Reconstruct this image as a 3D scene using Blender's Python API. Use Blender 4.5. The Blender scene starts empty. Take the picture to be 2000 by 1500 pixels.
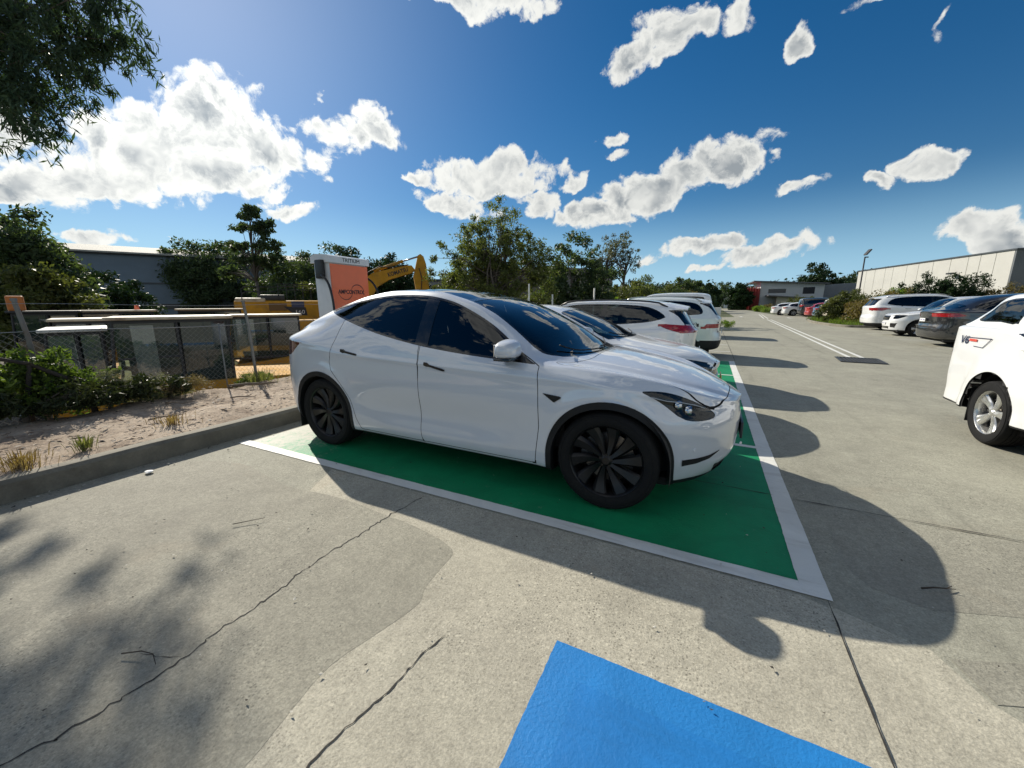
import bpy, bmesh, math, random
import numpy as np
from mathutils import Vector, Matrix, noise as mnoise
R = math.radians
SC = bpy.context.scene
COL = SC.collection

# ------------------------------------------------------------------ helpers
def tag(o, label=None, cat=None, group=None, kind=None):
    if label: o["label"] = label
    if cat: o["category"] = cat
    if group: o["group"] = group
    if kind: o["kind"] = kind
    return o

def empty(name, loc=(0, 0, 0), rz=0.0, label=None, cat=None, group=None, kind=None):
    o = bpy.data.objects.new(name, None); COL.objects.link(o)
    o.empty_display_size = 0.2
    o.location = loc; o.rotation_euler = (0, 0, rz)
    return tag(o, label, cat, group, kind)

def obj(name, bm, mats, parent=None, smooth=False, sharp=None):
    me = bpy.data.meshes.new(name); bm.to_mesh(me); bm.free()
    if not isinstance(mats, (list, tuple)): mats = [mats]
    for m in mats: me.materials.append(m)
    if smooth:
        me.polygons.foreach_set("use_smooth", [True] * len(me.polygons))
        if sharp: me.set_sharp_from_angle(angle=R(sharp))
    o = bpy.data.objects.new(name, me); COL.objects.link(o)
    if parent: o.parent = parent
    return o

def raw(name, verts, faces, mats, parent=None, smooth=False, sharp=None, mi=None):
    me = bpy.data.meshes.new(name); me.from_pydata([tuple(v) for v in verts], [], faces)
    if not isinstance(mats, (list, tuple)): mats = [mats]
    for m in mats: me.materials.append(m)
    if mi is not None: me.polygons.foreach_set("material_index", mi)
    if smooth:
        me.polygons.foreach_set("use_smooth", [True] * len(me.polygons))
        if sharp: me.set_sharp_from_angle(angle=R(sharp))
    me.update()
    o = bpy.data.objects.new(name, me); COL.objects.link(o)
    if parent: o.parent = parent
    return o

def copy_tree(o, parent=None):
    c = o.copy(); COL.objects.link(c)
    if parent is not None:
        c.parent = parent
    for ch in [x for x in COL.objects if x.parent == o]:
        copy_tree(ch, c)
    return c

class MB:
    """collects boxes, tubes and quads into one mesh"""
    def __init__(s): s.v = []; s.f = []; s.m = []
    def add(s, vs, fs, mi=0, M=None):
        n = len(s.v)
        s.v += [tuple(M @ Vector(v)) if M else tuple(v) for v in vs]
        s.f += [tuple(n + i for i in f) for f in fs]; s.m += [mi] * len(fs)
    def box(s, a, b, mi=0, M=None, bev=0.0):
        (x0, y0, z0), (x1, y1, z1) = a, b
        if bev <= 0:
            vs = [(x0,y0,z0),(x1,y0,z0),(x1,y1,z0),(x0,y1,z0),(x0,y0,z1),(x1,y0,z1),(x1,y1,z1),(x0,y1,z1)]
            fs = [(3,2,1,0),(4,5,6,7),(0,1,5,4),(1,2,6,5),(2,3,7,6),(3,0,4,7)]
            s.add(vs, fs, mi, M); return
        bm = bmesh.new(); bmesh.ops.create_cube(bm, size=1)
        for v in bm.verts:
            v.co = Vector(((x0+x1)/2 + v.co.x*(x1-x0), (y0+y1)/2 + v.co.y*(y1-y0), (z0+z1)/2 + v.co.z*(z1-z0)))
        bmesh.ops.bevel(bm, geom=bm.edges[:], offset=bev, segments=2, affect='EDGES', profile=.6)
        bm.verts.index_update()
        s.add([v.co[:] for v in bm.verts], [[v.index for v in f.verts] for f in bm.faces], mi, M); bm.free()
    def prism(s, pts, d0, d1, axis='y', mi=0, M=None):
        """pts polygon in the plane normal to axis, extruded d0..d1"""
        n = len(pts)
        def P(p, d):
            return {'y': (p[0], d, p[1]), 'x': (d, p[0], p[1]), 'z': (p[0], p[1], d)}[axis]
        vs = [P(p, d0) for p in pts] + [P(p, d1) for p in pts]
        fs = [tuple(range(n)), tuple(range(2*n-1, n-1, -1))] + [(i, (i+1) % n + 0, (i+1) % n + n, i+n)[::-1] for i in range(n)]
        s.add(vs, fs, mi, M)
    def tube(s, pts, rad, seg=8, mi=0, cap=True, M=None):
        pts = [Vector(p) for p in pts]; n = len(pts)
        rr = rad if isinstance(rad, (list, tuple)) else [rad]*n
        up = Vector((0, 0, 1)); vs = []; fs = []
        last = None
        for i, p in enumerate(pts):
            t = (pts[min(i+1, n-1)] - pts[max(i-1, 0)])
            if t.length < 1e-9: t = Vector((0, 0, 1))
            t.normalize()
            if last is None:
                a = t.cross(up)
                if a.length < .05: a = t.cross(Vector((1, 0, 0)))
            else:
                a = last - t*last.dot(t)
                if a.length < 1e-6: a = t.cross(up)
            a.normalize(); last = a; b = t.cross(a)
            for k in range(seg):
                an = 2*math.pi*k/seg
                vs.append(p + (a*math.cos(an) + b*math.sin(an))*rr[i])
        for i in range(n-1):
            for k in range(seg):
                k2 = (k+1) % seg
                fs.append((i*seg+k, i*seg+k2, (i+1)*seg+k2, (i+1)*seg+k))
        if cap:
            fs.append(tuple(range(seg))[::-1]); fs.append(tuple((n-1)*seg+k for k in range(seg)))
        s.add(vs, fs, mi, M)
    def lathe(s, prof, seg=32, axis='y', mi=0, M=None, closed=False):
        """prof: (radius, offset along axis)"""
        vs = []; n = len(prof)
        for k in range(seg):
            a = 2*math.pi*k/seg; c, sn = math.cos(a), math.sin(a)
            for r, d in prof:
                vs.append({'y': (r*c, d, r*sn), 'z': (r*c, r*sn, d), 'x': (d, r*c, r*sn)}[axis])
        fs = []
        for k in range(seg):
            k2 = (k+1) % seg
            for i in range(n if closed else n-1):
                i2 = (i+1) % n
                fs.append((k*n+i, k*n+i2, k2*n+i2, k2*n+i))
        s.add(vs, fs, mi, M)
    def build(s, name, mats, parent=None, smooth=False, sharp=None):
        return raw(name, s.v, s.f, mats, parent, smooth, sharp, s.m)

# ------------------------------------------------------------------ materials
MATS = {}
def nt(name):
    m = bpy.data.materials.new(name); m.use_nodes = True
    t = m.node_tree; b = t.nodes["Principled BSDF"]
    return m, t, b
def N(t, typ, **kw):
    n = t.nodes.new(typ)
    for k, v in kw.items():
        if k in n.bl_rna.properties: setattr(n, k, v)
    return n
def setin(n, **kw):
    for k, v in kw.items():
        n.inputs[k.replace('_', ' ')].default_value = v
def L(t, a, b): t.links.new(a, b)
def c4(c): return (c[0], c[1], c[2], 1.0)

def mat(name, base, rough=.6, metal=0.0, coat=0.0, spec=.5, var=0.0, scale=8.0, bump=0.0, bscale=60.0, dirt=None, dscale=1.5, ior=1.5, detail=4, coordtype='Object'):
    """principled paint with procedural variation, optional dirt colour and fine bump"""
    if name in MATS: return MATS[name]
    m, t, b = nt(name)
    b.inputs['Base Color'].default_value = c4(base)
    b.inputs['Roughness'].default_value = rough; b.inputs['Metallic'].default_value = metal
    b.inputs['Coat Weight'].default_value = coat; b.inputs['Coat Roughness'].default_value = .02
    b.inputs['Specular IOR Level'].default_value = spec; b.inputs['IOR'].default_value = ior
    tc = N(t, 'ShaderNodeTexCoord')
    col = None
    if var > 0:
        n1 = N(t, 'ShaderNodeTexNoise'); setin(n1, Scale=scale, Detail=detail, Roughness=.65)
        L(t, tc.outputs[coordtype], n1.inputs['Vector'])
        mr = N(t, 'ShaderNodeMapRange'); setin(mr, From_Min=.25, From_Max=.75, To_Min=1-var, To_Max=1+var)
        L(t, n1.outputs['Fac'], mr.inputs['Value'])
        mx = N(t, 'ShaderNodeMix', data_type='RGBA', blend_type='MULTIPLY'); mx.inputs[0].default_value = 1
        mx.inputs[6].default_value = c4(base); L(t, mr.outputs[0], mx.inputs[7])
        col = mx.outputs[2]
        mr2 = N(t, 'ShaderNodeMapRange'); setin(mr2, From_Min=.3, From_Max=.7, To_Min=max(rough-.08, .02), To_Max=min(rough+.08, 1))
        L(t, n1.outputs['Fac'], mr2.inputs['Value']); L(t, mr2.outputs[0], b.inputs['Roughness'])
    if dirt:
        n2 = N(t, 'ShaderNodeTexNoise'); setin(n2, Scale=dscale, Detail=6, Roughness=.7)
        L(t, tc.outputs[coordtype], n2.inputs['Vector'])
        mr = N(t, 'ShaderNodeMapRange'); setin(mr, From_Min=.5, From_Max=.68, To_Min=0, To_Max=.8)
        L(t, n2.outputs['Fac'], mr.inputs['Value'])
        mx = N(t, 'ShaderNodeMix', data_type='RGBA'); L(t, mr.outputs[0], mx.inputs[0])
        if col: L(t, col, mx.inputs[6])
        else: mx.inputs[6].default_value = c4(base)
        mx.inputs[7].default_value = c4(dirt); col = mx.outputs[2]
    if col: L(t, col, b.inputs['Base Color'])
    if bump > 0:
        n3 = N(t, 'ShaderNodeTexNoise'); setin(n3, Scale=bscale, Detail=3)
        L(t, tc.outputs[coordtype], n3.inputs['Vector'])
        bp = N(t, 'ShaderNodeBump'); setin(bp, Strength=bump, Distance=.01)
        L(t, n3.outputs['Fac'], bp.inputs['Height']); L(t, bp.outputs[0], b.inputs['Normal'])
    MATS[name] = m
    return m

def carpaint(name, base, flake=0.0, dust=0.05):
    if name in MATS: return MATS[name]
    m, t, b = nt(name)
    tc = N(t, 'ShaderNodeTexCoord')
    n1 = N(t, 'ShaderNodeTexNoise'); setin(n1, Scale=2.2, Detail=7, Roughness=.7)
    L(t, tc.outputs['Object'], n1.inputs['Vector'])
    mr = N(t, 'ShaderNodeMapRange'); setin(mr, From_Min=.42, From_Max=.75, To_Min=0, To_Max=dust*3)
    L(t, n1.outputs['Fac'], mr.inputs['Value'])
    # road dust settles on the low panels
    sx = N(t, 'ShaderNodeSeparateXYZ'); L(t, tc.outputs['Object'], sx.inputs[0])
    mz = N(t, 'ShaderNodeMapRange'); setin(mz, From_Min=.55, From_Max=.15, To_Min=.15, To_Max=1.6)
    L(t, sx.outputs[2], mz.inputs['Value'])
    mu = N(t, 'ShaderNodeMath', operation='MULTIPLY'); L(t, mr.outputs[0], mu.inputs[0]); L(t, mz.outputs[0], mu.inputs[1])
    mx = N(t, 'ShaderNodeMix', data_type='RGBA'); L(t, mu.outputs[0], mx.inputs[0])
    mx.inputs[6].default_value = c4(base); mx.inputs[7].default_value = (.30, .26, .21, 1)
    L(t, mx.outputs[2], b.inputs['Base Color'])
    b.inputs['Roughness'].default_value = .42; b.inputs['Metallic'].default_value = flake
    b.inputs['Coat Weight'].default_value = 1.0; b.inputs['Coat IOR'].default_value = 1.85
    ra = N(t, 'ShaderNodeMapRange'); setin(ra, From_Min=.3, From_Max=.8, To_Min=.008, To_Max=.05)
    L(t, n1.outputs['Fac'], ra.inputs['Value']); L(t, ra.outputs[0], b.inputs['Coat Roughness'])
    MATS[name] = m
    return m

def glass(name, tint=(.25, .3, .3), refl=1.55, dark=(.004, .006, .008), opaque=0.0):
    """thin window glass: tinted transmission under a sharp fresnel reflection"""
    if name in MATS: return MATS[name]
    m = bpy.data.materials.new(name); m.use_nodes = True; t = m.node_tree
    for n in list(t.nodes): t.nodes.remove(n)
    out = N(t, 'ShaderNodeOutputMaterial')
    tr = N(t, 'ShaderNodeBsdfTransparent'); tr.inputs[0].default_value = c4(tint)
    gl = N(t, 'ShaderNodeBsdfGlossy'); gl.inputs['Roughness'].default_value = .0; gl.inputs[0].default_value = (.95, .97, 1, 1)
    df = N(t, 'ShaderNodeBsdfDiffuse'); df.inputs[0].default_value = c4(dark)
    m1 = N(t, 'ShaderNodeMixShader'); m1.inputs[0].default_value = opaque
    L(t, tr.outputs[0], m1.inputs[1]); L(t, df.outputs[0], m1.inputs[2])
    fr = N(t, 'ShaderNodeFresnel'); fr.inputs['IOR'].default_value = refl
    geo = N(t, 'ShaderNodeNewGeometry')
    # two-sided: undo the inverse ior blender uses on back faces
    dv = N(t, 'ShaderNodeMath', operation='DIVIDE'); dv.inputs[0].default_value = 1.0; dv.inputs[1].default_value = refl
    mm = N(t, 'ShaderNodeMix', data_type='FLOAT'); L(t, geo.outputs['Backfacing'], mm.inputs[0]); mm.inputs[2].default_value = refl
    mm.inputs[3].default_value = refl
    L(t, mm.outputs[0], fr.inputs['IOR'])
    m2 = N(t, 'ShaderNodeMixShader'); L(t, fr.outputs[0], m2.inputs[0]); L(t, m1.outputs[0], m2.inputs[1]); L(t, gl.outputs[0], m2.inputs[2])
    L(t, m2.outputs[0], out.inputs[0])
    MATS[name] = m
    return m

# ------------------------------------------------------------------ curves
def pchip(keys, x):
    """monotone cubic through keys [(x, v)...] (any order), vectorised"""
    k = sorted(keys); X = np.array([a[0] for a in k], float); Y = np.array([a[1] for a in k], float)
    x = np.clip(np.asarray(x, float), X[0], X[-1])
    h = np.diff(X); d = np.diff(Y)/h; m = np.zeros_like(Y)
    for i in range(1, len(X)-1):
        if d[i-1]*d[i] > 0:
            w1, w2 = 2*h[i]+h[i-1], h[i]+2*h[i-1]
            m[i] = (w1+w2)/(w1/d[i-1]+w2/d[i])
    m[0], m[-1] = d[0], d[-1]
    i = np.clip(np.searchsorted(X, x)-1, 0, len(X)-2)
    t = (x-X[i])/h[i]
    return (2*t**3-3*t**2+1)*Y[i]+(t**3-2*t**2+t)*h[i]*m[i]+(-2*t**3+3*t**2)*Y[i+1]+(t**3-t**2)*h[i]*m[i+1]

def crspline(P, n, closed=False):
    """centripetal-ish catmull rom through points, n samples per span"""
    P = [np.array(p, float) for p in P]; m = len(P); out = []
    spans = m if closed else m-1
    for i in range(spans):
        p0 = P[(i-1) % m] if closed or i > 0 else 2*P[0]-P[1]
        p1 = P[i]; p2 = P[(i+1) % m]
        p3 = P[(i+2) % m] if closed or i+2 < m else 2*P[-1]-P[-2]
        t0 = 0; t1 = t0+max(np.linalg.norm(p1-p0), 1e-4)**.5; t2 = t1+max(np.linalg.norm(p2-p1), 1e-4)**.5; t3 = t2+max(np.linalg.norm(p3-p2), 1e-4)**.5
        for k in range(n):
            t = t1+(t2-t1)*k/n
            A1 = (t1-t)/(t1-t0)*p0+(t-t0)/(t1-t0)*p1; A2 = (t2-t)/(t2-t1)*p1+(t-t1)/(t2-t1)*p2; A3 = (t3-t)/(t3-t2)*p2+(t-t2)/(t3-t2)*p3
            B1 = (t2-t)/(t2-t0)*A1+(t-t0)/(t2-t0)*A2; B2 = (t3-t)/(t3-t1)*A2+(t-t1)/(t3-t1)*A3
            out.append((t2-t)/(t2-t1)*B1+(t-t1)/(t2-t1)*B2)
    if not closed: out.append(P[-1])
    return out

def sdf(poly, X, Y):
    """signed distance to a closed polygon, negative inside (vectorised)"""
    P = np.array(poly, float); n = len(P)
    d = np.full(X.shape, 1e9); ins = np.zeros(X.shape, bool)
    for i in range(n):
        a = P[i]; b = P[(i+1) % n]; e = b-a; L2 = (e*e).sum()+1e-12
        t = np.clip(((X-a[0])*e[0]+(Y-a[1])*e[1])/L2, 0, 1)
        d = np.minimum(d, (X-a[0]-t*e[0])**2+(Y-a[1]-t*e[1])**2)
        c = ((a[1] > Y) != (b[1] > Y))
        if abs(e[1]) > 1e-12:
            ins ^= c & (X < e[0]*(Y-a[1])/e[1]+a[0])
    d = np.sqrt(d)
    return np.where(ins, -d, d)
def sdline(poly, X, Y):
    P = np.array(poly, float); d = np.full(X.shape, 1e9)
    for i in range(len(P)-1):
        a = P[i]; b = P[i+1]; e = b-a; L2 = (e*e).sum()+1e-12
        t = np.clip(((X-a[0])*e[0]+(Y-a[1])*e[1])/L2, 0, 1)
        d = np.minimum(d, (X-a[0]-t*e[0])**2+(Y-a[1]-t*e[1])**2)
    return np.sqrt(d)
# ------------------------------------------------------------------ cars
class Shell:
    """body skin as numpy-backed polygon soup that can be cut along signed-distance curves"""
    def __init__(s, V, F):
        s.V = np.array(V, float); s.F = [tuple(f) for f in F]; s.nrm = None
    def normals(s):
        N_ = np.zeros_like(s.V); by = {}
        for f in s.F: by.setdefault(len(f), []).append(f)
        for n_, fs in by.items():
            A = np.array(fs); n = np.cross(s.V[A[:, 1]]-s.V[A[:, 0]], s.V[A[:, 2]]-s.V[A[:, 0]])
            if n_ == 4: n = n+np.cross(s.V[A[:, 2]]-s.V[A[:, 0]], s.V[A[:, 3]]-s.V[A[:, 0]])
            for k in range(n_): np.add.at(N_, A[:, k], n)
        l = np.linalg.norm(N_, axis=1); l[l == 0] = 1
        return N_/l[:, None]
    def _eval(s, fn, P, flt):
        ok = np.ones(len(P), bool) if flt is None else flt(P)
        d = np.full(len(P), 1.0)
        if ok.any(): d[ok] = fn(P[ok])
        return d, ok
    def cut(s, fn, flt=None):
        """insert vertices where fn = 0 so that a smooth outline can be lifted out"""
        used = np.zeros(len(s.V), bool)
        used[np.fromiter((i for f in s.F for i in f), int)] = True
        u = np.nonzero(used)[0]; dd, oo = s._eval(fn, s.V[u], flt)
        d = np.full(len(s.V), 1.0); d[u] = dd; st = np.zeros(len(s.V), int)
        d = np.where(np.abs(d) < 1e-5, 1e-5, d); st[u] = np.where(oo, np.where(d[u] > 0, 1, 2), 0)
        st = st.tolist(); d = d.tolist()
        newv = {}; V = [s.V]; nv = len(s.V); add = []; addn = []; out = []; push = out.append
        for f in s.F:
            s0 = st[f[0]]; mixed = False; bad = s0 == 0
            for i in f:
                q = st[i]
                if q == 0: bad = True; break
                if q != s0: mixed = True
            if bad or not mixed: push(f); continue
            pos = []; neg = []; n = len(f)
            for k in range(n):
                i, j = f[k], f[(k+1) % n]
                (pos if d[i] > 0 else neg).append(i)
                if (d[i] > 0) != (d[j] > 0):
                    key = (i, j) if i < j else (j, i)
                    m = newv.get(key)
                    if m is None:
                        a, b = key; t = d[a]/(d[a]-d[b]); m = nv+len(add); newv[key] = m
                        add.append(s.V[a]*(1-t)+s.V[b]*t)
                        q = s.nrm[a]*(1-t)+s.nrm[b]*t; addn.append(q/max(math.sqrt(q@q), 1e-9))
                    pos.append(m); neg.append(m)
            if len(pos) >= 3: push(tuple(pos))
            if len(neg) >= 3: push(tuple(neg))
        s.F = out
        if add:
            s.V = np.vstack([s.V, np.array(add)]); s.nrm = np.vstack([s.nrm, np.array(addn)])
    def cents(s):
        C = np.zeros((len(s.F), 3)); by = {}
        for k, f in enumerate(s.F): by.setdefault(len(f), []).append(k)
        for n, ks in by.items():
            C[ks] = s.V[np.array([s.F[k] for k in ks])].mean(1)
        return C
    def take(s, fn, flt=None):
        """remove faces with centroid inside fn<0 and return them as a new Shell"""
        if not s.F:
            a = Shell(s.V, []); a.nrm = s.nrm; return a
        d, ok = s._eval(fn, s.cents(), flt); m = ((d < 0) & ok).tolist()
        a = Shell(s.V, []); a.nrm = s.nrm
        a.F = [f for f, k in zip(s.F, m) if k]; s.F = [f for f, k in zip(s.F, m) if not k]
        return a
    def compact(s):
        used = sorted({i for f in s.F for i in f}); mp = {o: n for n, o in enumerate(used)}
        V = s.V[used]; F = [tuple(mp[i] for i in f) for f in s.F]
        return V, F, (s.nrm[used] if s.nrm is not None else None)
    def offset(s, d):
        s.V = s.V+s.nrm*d; return s
    def obj(s, name, m, parent, off=0.0, sides=None, smooth=True, lip=0.0, lipdir=None):
        V, F, NR = s.compact()
        if not len(F): return None
        if off: V = V+NR*off
        if lip:
            ec = {}
            for f in F:
                for k in range(len(f)):
                    i, j = f[k], f[(k+1) % len(f)]
                    key = (min(i, j), max(i, j)); ec.setdefault(key, []).append((i, j))
            mp = {}; V = list(V); F = list(F); NL = list(NR)
            for key, e in ec.items():
                if len(e) == 1:
                    i, j = e[0]
                    for q in (i, j):
                        if q not in mp:
                            mp[q] = len(V)
                            dr = -NR[q] if lipdir is None else np.array(lipdir(V[q]))
                            V.append(V[q]+dr*lip); NL.append(NR[q])
                    F.append((j, i, mp[i], mp[j]))
            V = np.array(V)
            return raw(name, V, F, m, parent, True, 40)
        o = raw(name, V, F, m, parent, smooth)
        try:
            if smooth and NR is not None: o.data.normals_split_custom_set_from_vertices([tuple(n) for n in NR])
        except Exception: pass
        return o

def side(sg, ymin=.3):
    return lambda V: V[:, 1]*sg > ymin
def xz(poly, sm=0):
    P = poly if not sm else crspline(poly, sm, True)
    return lambda V: sdf(P, V[:, 0], V[:, 2])
def yz(poly, sm=0):
    P = poly if not sm else crspline(poly, sm, True)
    return lambda V: sdf(P, V[:, 1], V[:, 2])
def xy(poly, sm=0):
    P = poly if not sm else crspline(poly, sm, True)
    return lambda V: sdf(P, V[:, 0], V[:, 1])

def both(sh_, name, m, parent, **k):
    """one object per side of the car"""
    out = []
    C = sh_.cents() if sh_.F else []
    for sg in (-1, 1):
        b = Shell(sh_.V, [f for f, c in zip(sh_.F, C) if c[1]*sg > 0]); b.nrm = sh_.nrm
        o = b.obj(name, m, parent, **k)
        if o: out.append(o)
    return out

def decal(sh_, name, upper, lower, sg, m, parent, off=.003, n=24, k=4):
    """strip pressed onto the body side between two xz curves"""
    from mathutils.bvhtree import BVHTree
    V, F, _ = sh_.compact(); bv = BVHTree.FromPolygons([tuple(v) for v in V], F)
    def res(P):
        P = [np.array(p, float) for p in P]; L_ = [0]
        for a, b in zip(P[:-1], P[1:]): L_.append(L_[-1]+np.linalg.norm(b-a))
        return [(float(np.interp(t*L_[-1], L_, [p[0] for p in P])), float(np.interp(t*L_[-1], L_, [p[1] for p in P]))) for t in np.linspace(0, 1, n)]
    U, D = res(upper), res(lower); vs = []; 
    for (a, b) in zip(U, D):
        for q in range(k):
            t = q/(k-1); x, z = a[0]*(1-t)+b[0]*t, a[1]*(1-t)+b[1]*t
            h = bv.ray_cast(Vector((x, sg*2.0, z)), Vector((0, -sg, 0)))
            p = h[0]+h[1]*(off if h[1].y*sg > 0 else -off) if h[0] else Vector((x, sg*.5, z))
            vs.append(tuple(p))
    fs = [(i*k+q, (i+1)*k+q, (i+1)*k+q+1, i*k+q+1) for i in range(n-1) for q in range(k-1)]
    return raw(name, vs, fs, m, parent, True)

def make_shell(S, res=.035, tn=7, passes=2):
    """S: dict of profile keys. returns Shell (both sides, one skin)"""
    K = S['keys']  # rows: x, zb, zs, Ws, zbe, Wbe, zr, Wr, zt
    names = ['zb', 'zs', 'Ws', 'zbe', 'Wbe', 'zr', 'Wr', 'zt']
    fn = {n: (lambda x, i=i: pchip([(k[0], k[i+1]) for k in K], x)) for i, n in enumerate(names)}
    for n in S.get('over', {}): fn[n] = (lambda x, q=S['over'][n]: pchip(q, x))
    xf, xr = S['xf'], S['xr']; af, ar, nf, nr = S['af'], S['ar'], S['nf'], S['nr']
    st = []
    nph = max(14, int(af/res*1.1))
    for i in range(nph):
        ph = (i/nph)*math.pi/2
        c = math.cos(ph)**(2/nf) if ph > 0 else 1
        st.append((xf-af+af*c, math.sin(ph)**(2/nf), math.cos(ph)**1.0, 1))
    m = int((xf-af-xr-ar)/res)
    for i in range(m+1):
        st.append((xf-af-(xf-af-xr-ar)*i/m, 1.0, 0.0, 0))
    nph2 = max(12, int(ar/res*1.25))
    for i in range(nph2-1, -1, -1):
        ph = (i/nph2)*math.pi/2
        c = math.cos(ph)**(2/nr) if ph > 0 else 1
        st.append((xr+ar-ar*c, math.sin(ph)**(2/nr), math.cos(ph), -1))
    FX, RX = S['FX'], S['RX']
    zfr = K[0][2] if K[0][0] > K[-1][0] else K[-1][2]
    low = S.get('low', [(.80, 0.0, 1), (.955, .02, 1), (.985, .34, 0), (.985, .52, 0), (1.0, .75, 0)])
    rows = []
    for (x, wf, end, which) in st:
        g = {n: float(fn[n](x)) for n in names}
        p = []
        for (wr, zz, rel) in low:
            z = g['zb']+zz if rel else min(zz, g['zb']+(g['zs']-g['zb'])*(.25+.6*zz))
            p.append([g['Ws']*wr*S.get('lowW', 1), z])
        p.append([g['Ws']*.99, g['zs']-.05])
        p.append([g['Ws']*.985, g['zs']])
        p.append([(g['Ws']*.985+g['Wbe'])/2+.004, g['zs']*.5+g['zbe']*.5+.008*(g['Ws']-g['Wbe'])*5])
        p.append([g['Wbe'], g['zbe']])
        p.append([(g['Wbe']+g['Wr'])/2+S.get('bulge', .02), (g['zbe']+g['zr'])/2])
        p.append([g['Wr'], g['zr']])
        dz = g['zt']-g['zr']
        p.append([g['Wr']*.86, g['zr']+dz*.38]); p.append([g['Wr']*.58, g['zr']+dz*.74]); p.append([g['Wr']*.28, g['zr']+dz*.95]); p.append([0, g['zt']])
        q = np.array(crspline(p, tn))
        y = q[:, 0]*wf; z = q[:, 1]; X = np.full(len(y), x)
        if which:
            xe = xf if which > 0 else xr
            fxx = pchip(FX if which > 0 else RX, z)
            lim = g['zs']
            lowm = np.clip((g['zbe']+.02-z)/.12, 0, 1)
            X = X+(fxx-xe)*end*lowm
        rows.append(np.stack([X, y, z], 1))
    G = np.array(rows)                      # stations x T x 3
    # inner sill point already first; mirror
    T = G.shape[1]; Gm = G[:, ::-1, :].copy(); Gm[:, :, 1] *= -1
    full = np.concatenate([G, Gm[:, 1:, :]], 1)      # t runs left bottom -> top -> right bottom
    dy = S.get('dy')
    if dy is not None:
        sh = full.shape
        d = dy(full[..., 0], np.abs(full[..., 1]), full[..., 2])
        full[..., 1] += np.sign(full[..., 1])*d
    for _ in range(passes):
        f2 = full.copy()
        f2[1:-1, 1:-1] = .5*full[1:-1, 1:-1]+.125*(full[:-2, 1:-1]+full[2:, 1:-1]+full[1:-1, :-2]+full[1:-1, 2:])
        full = f2
    n, T2 = full.shape[:2]
    F = []
    for i in range(n-1):
        for j in range(T2-1):
            a, b, c, d = i*T2+j, i*T2+j+1, (i+1)*T2+j+1, (i+1)*T2+j
            F.append((a, b, c, d))
    V = full.reshape(-1, 3)
    # weld the degenerate end columns
    key = {}; mp = np.zeros(len(V), int); NV = []
    for i, v in enumerate(np.round(V, 5)):
        k = tuple(v)
        if k not in key: key[k] = len(NV); NV.append(V[i])
        mp[i] = key[k]
    F2 = []
    for f in F:
        g = []
        for i in f:
            if mp[i] not in g: g.append(int(mp[i]))
        if len(g) >= 3: F2.append(tuple(g))
    s = Shell(NV, F2); s.nrm = s.normals()
    # orient outward
    c = s.V.mean(0); 
    if ((s.V-c)*s.nrm).sum() < 0:
        s.F = [f[::-1] for f in s.F]; s.nrm = -s.nrm
    return s

RUBBER = lambda: mat('tyre_rubber', (.0065, .0068, .0075), .85, spec=.3, var=.25, scale=14, bump=.3, bscale=90, dirt=(.014, .0135, .012), dscale=6)
BLACKP = lambda: mat('black_plastic', (.006, .007, .0085), .55, spec=.35, var=.2, scale=20, bump=.15, bscale=300)
GLOSSB = lambda: mat('gloss_black_trim', (.008, .008, .009), .18, var=.1, scale=10, coat=.6)
DARKIN = lambda: mat('dark_interior', (.012, .012, .013), .8, var=.3, scale=10)

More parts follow.
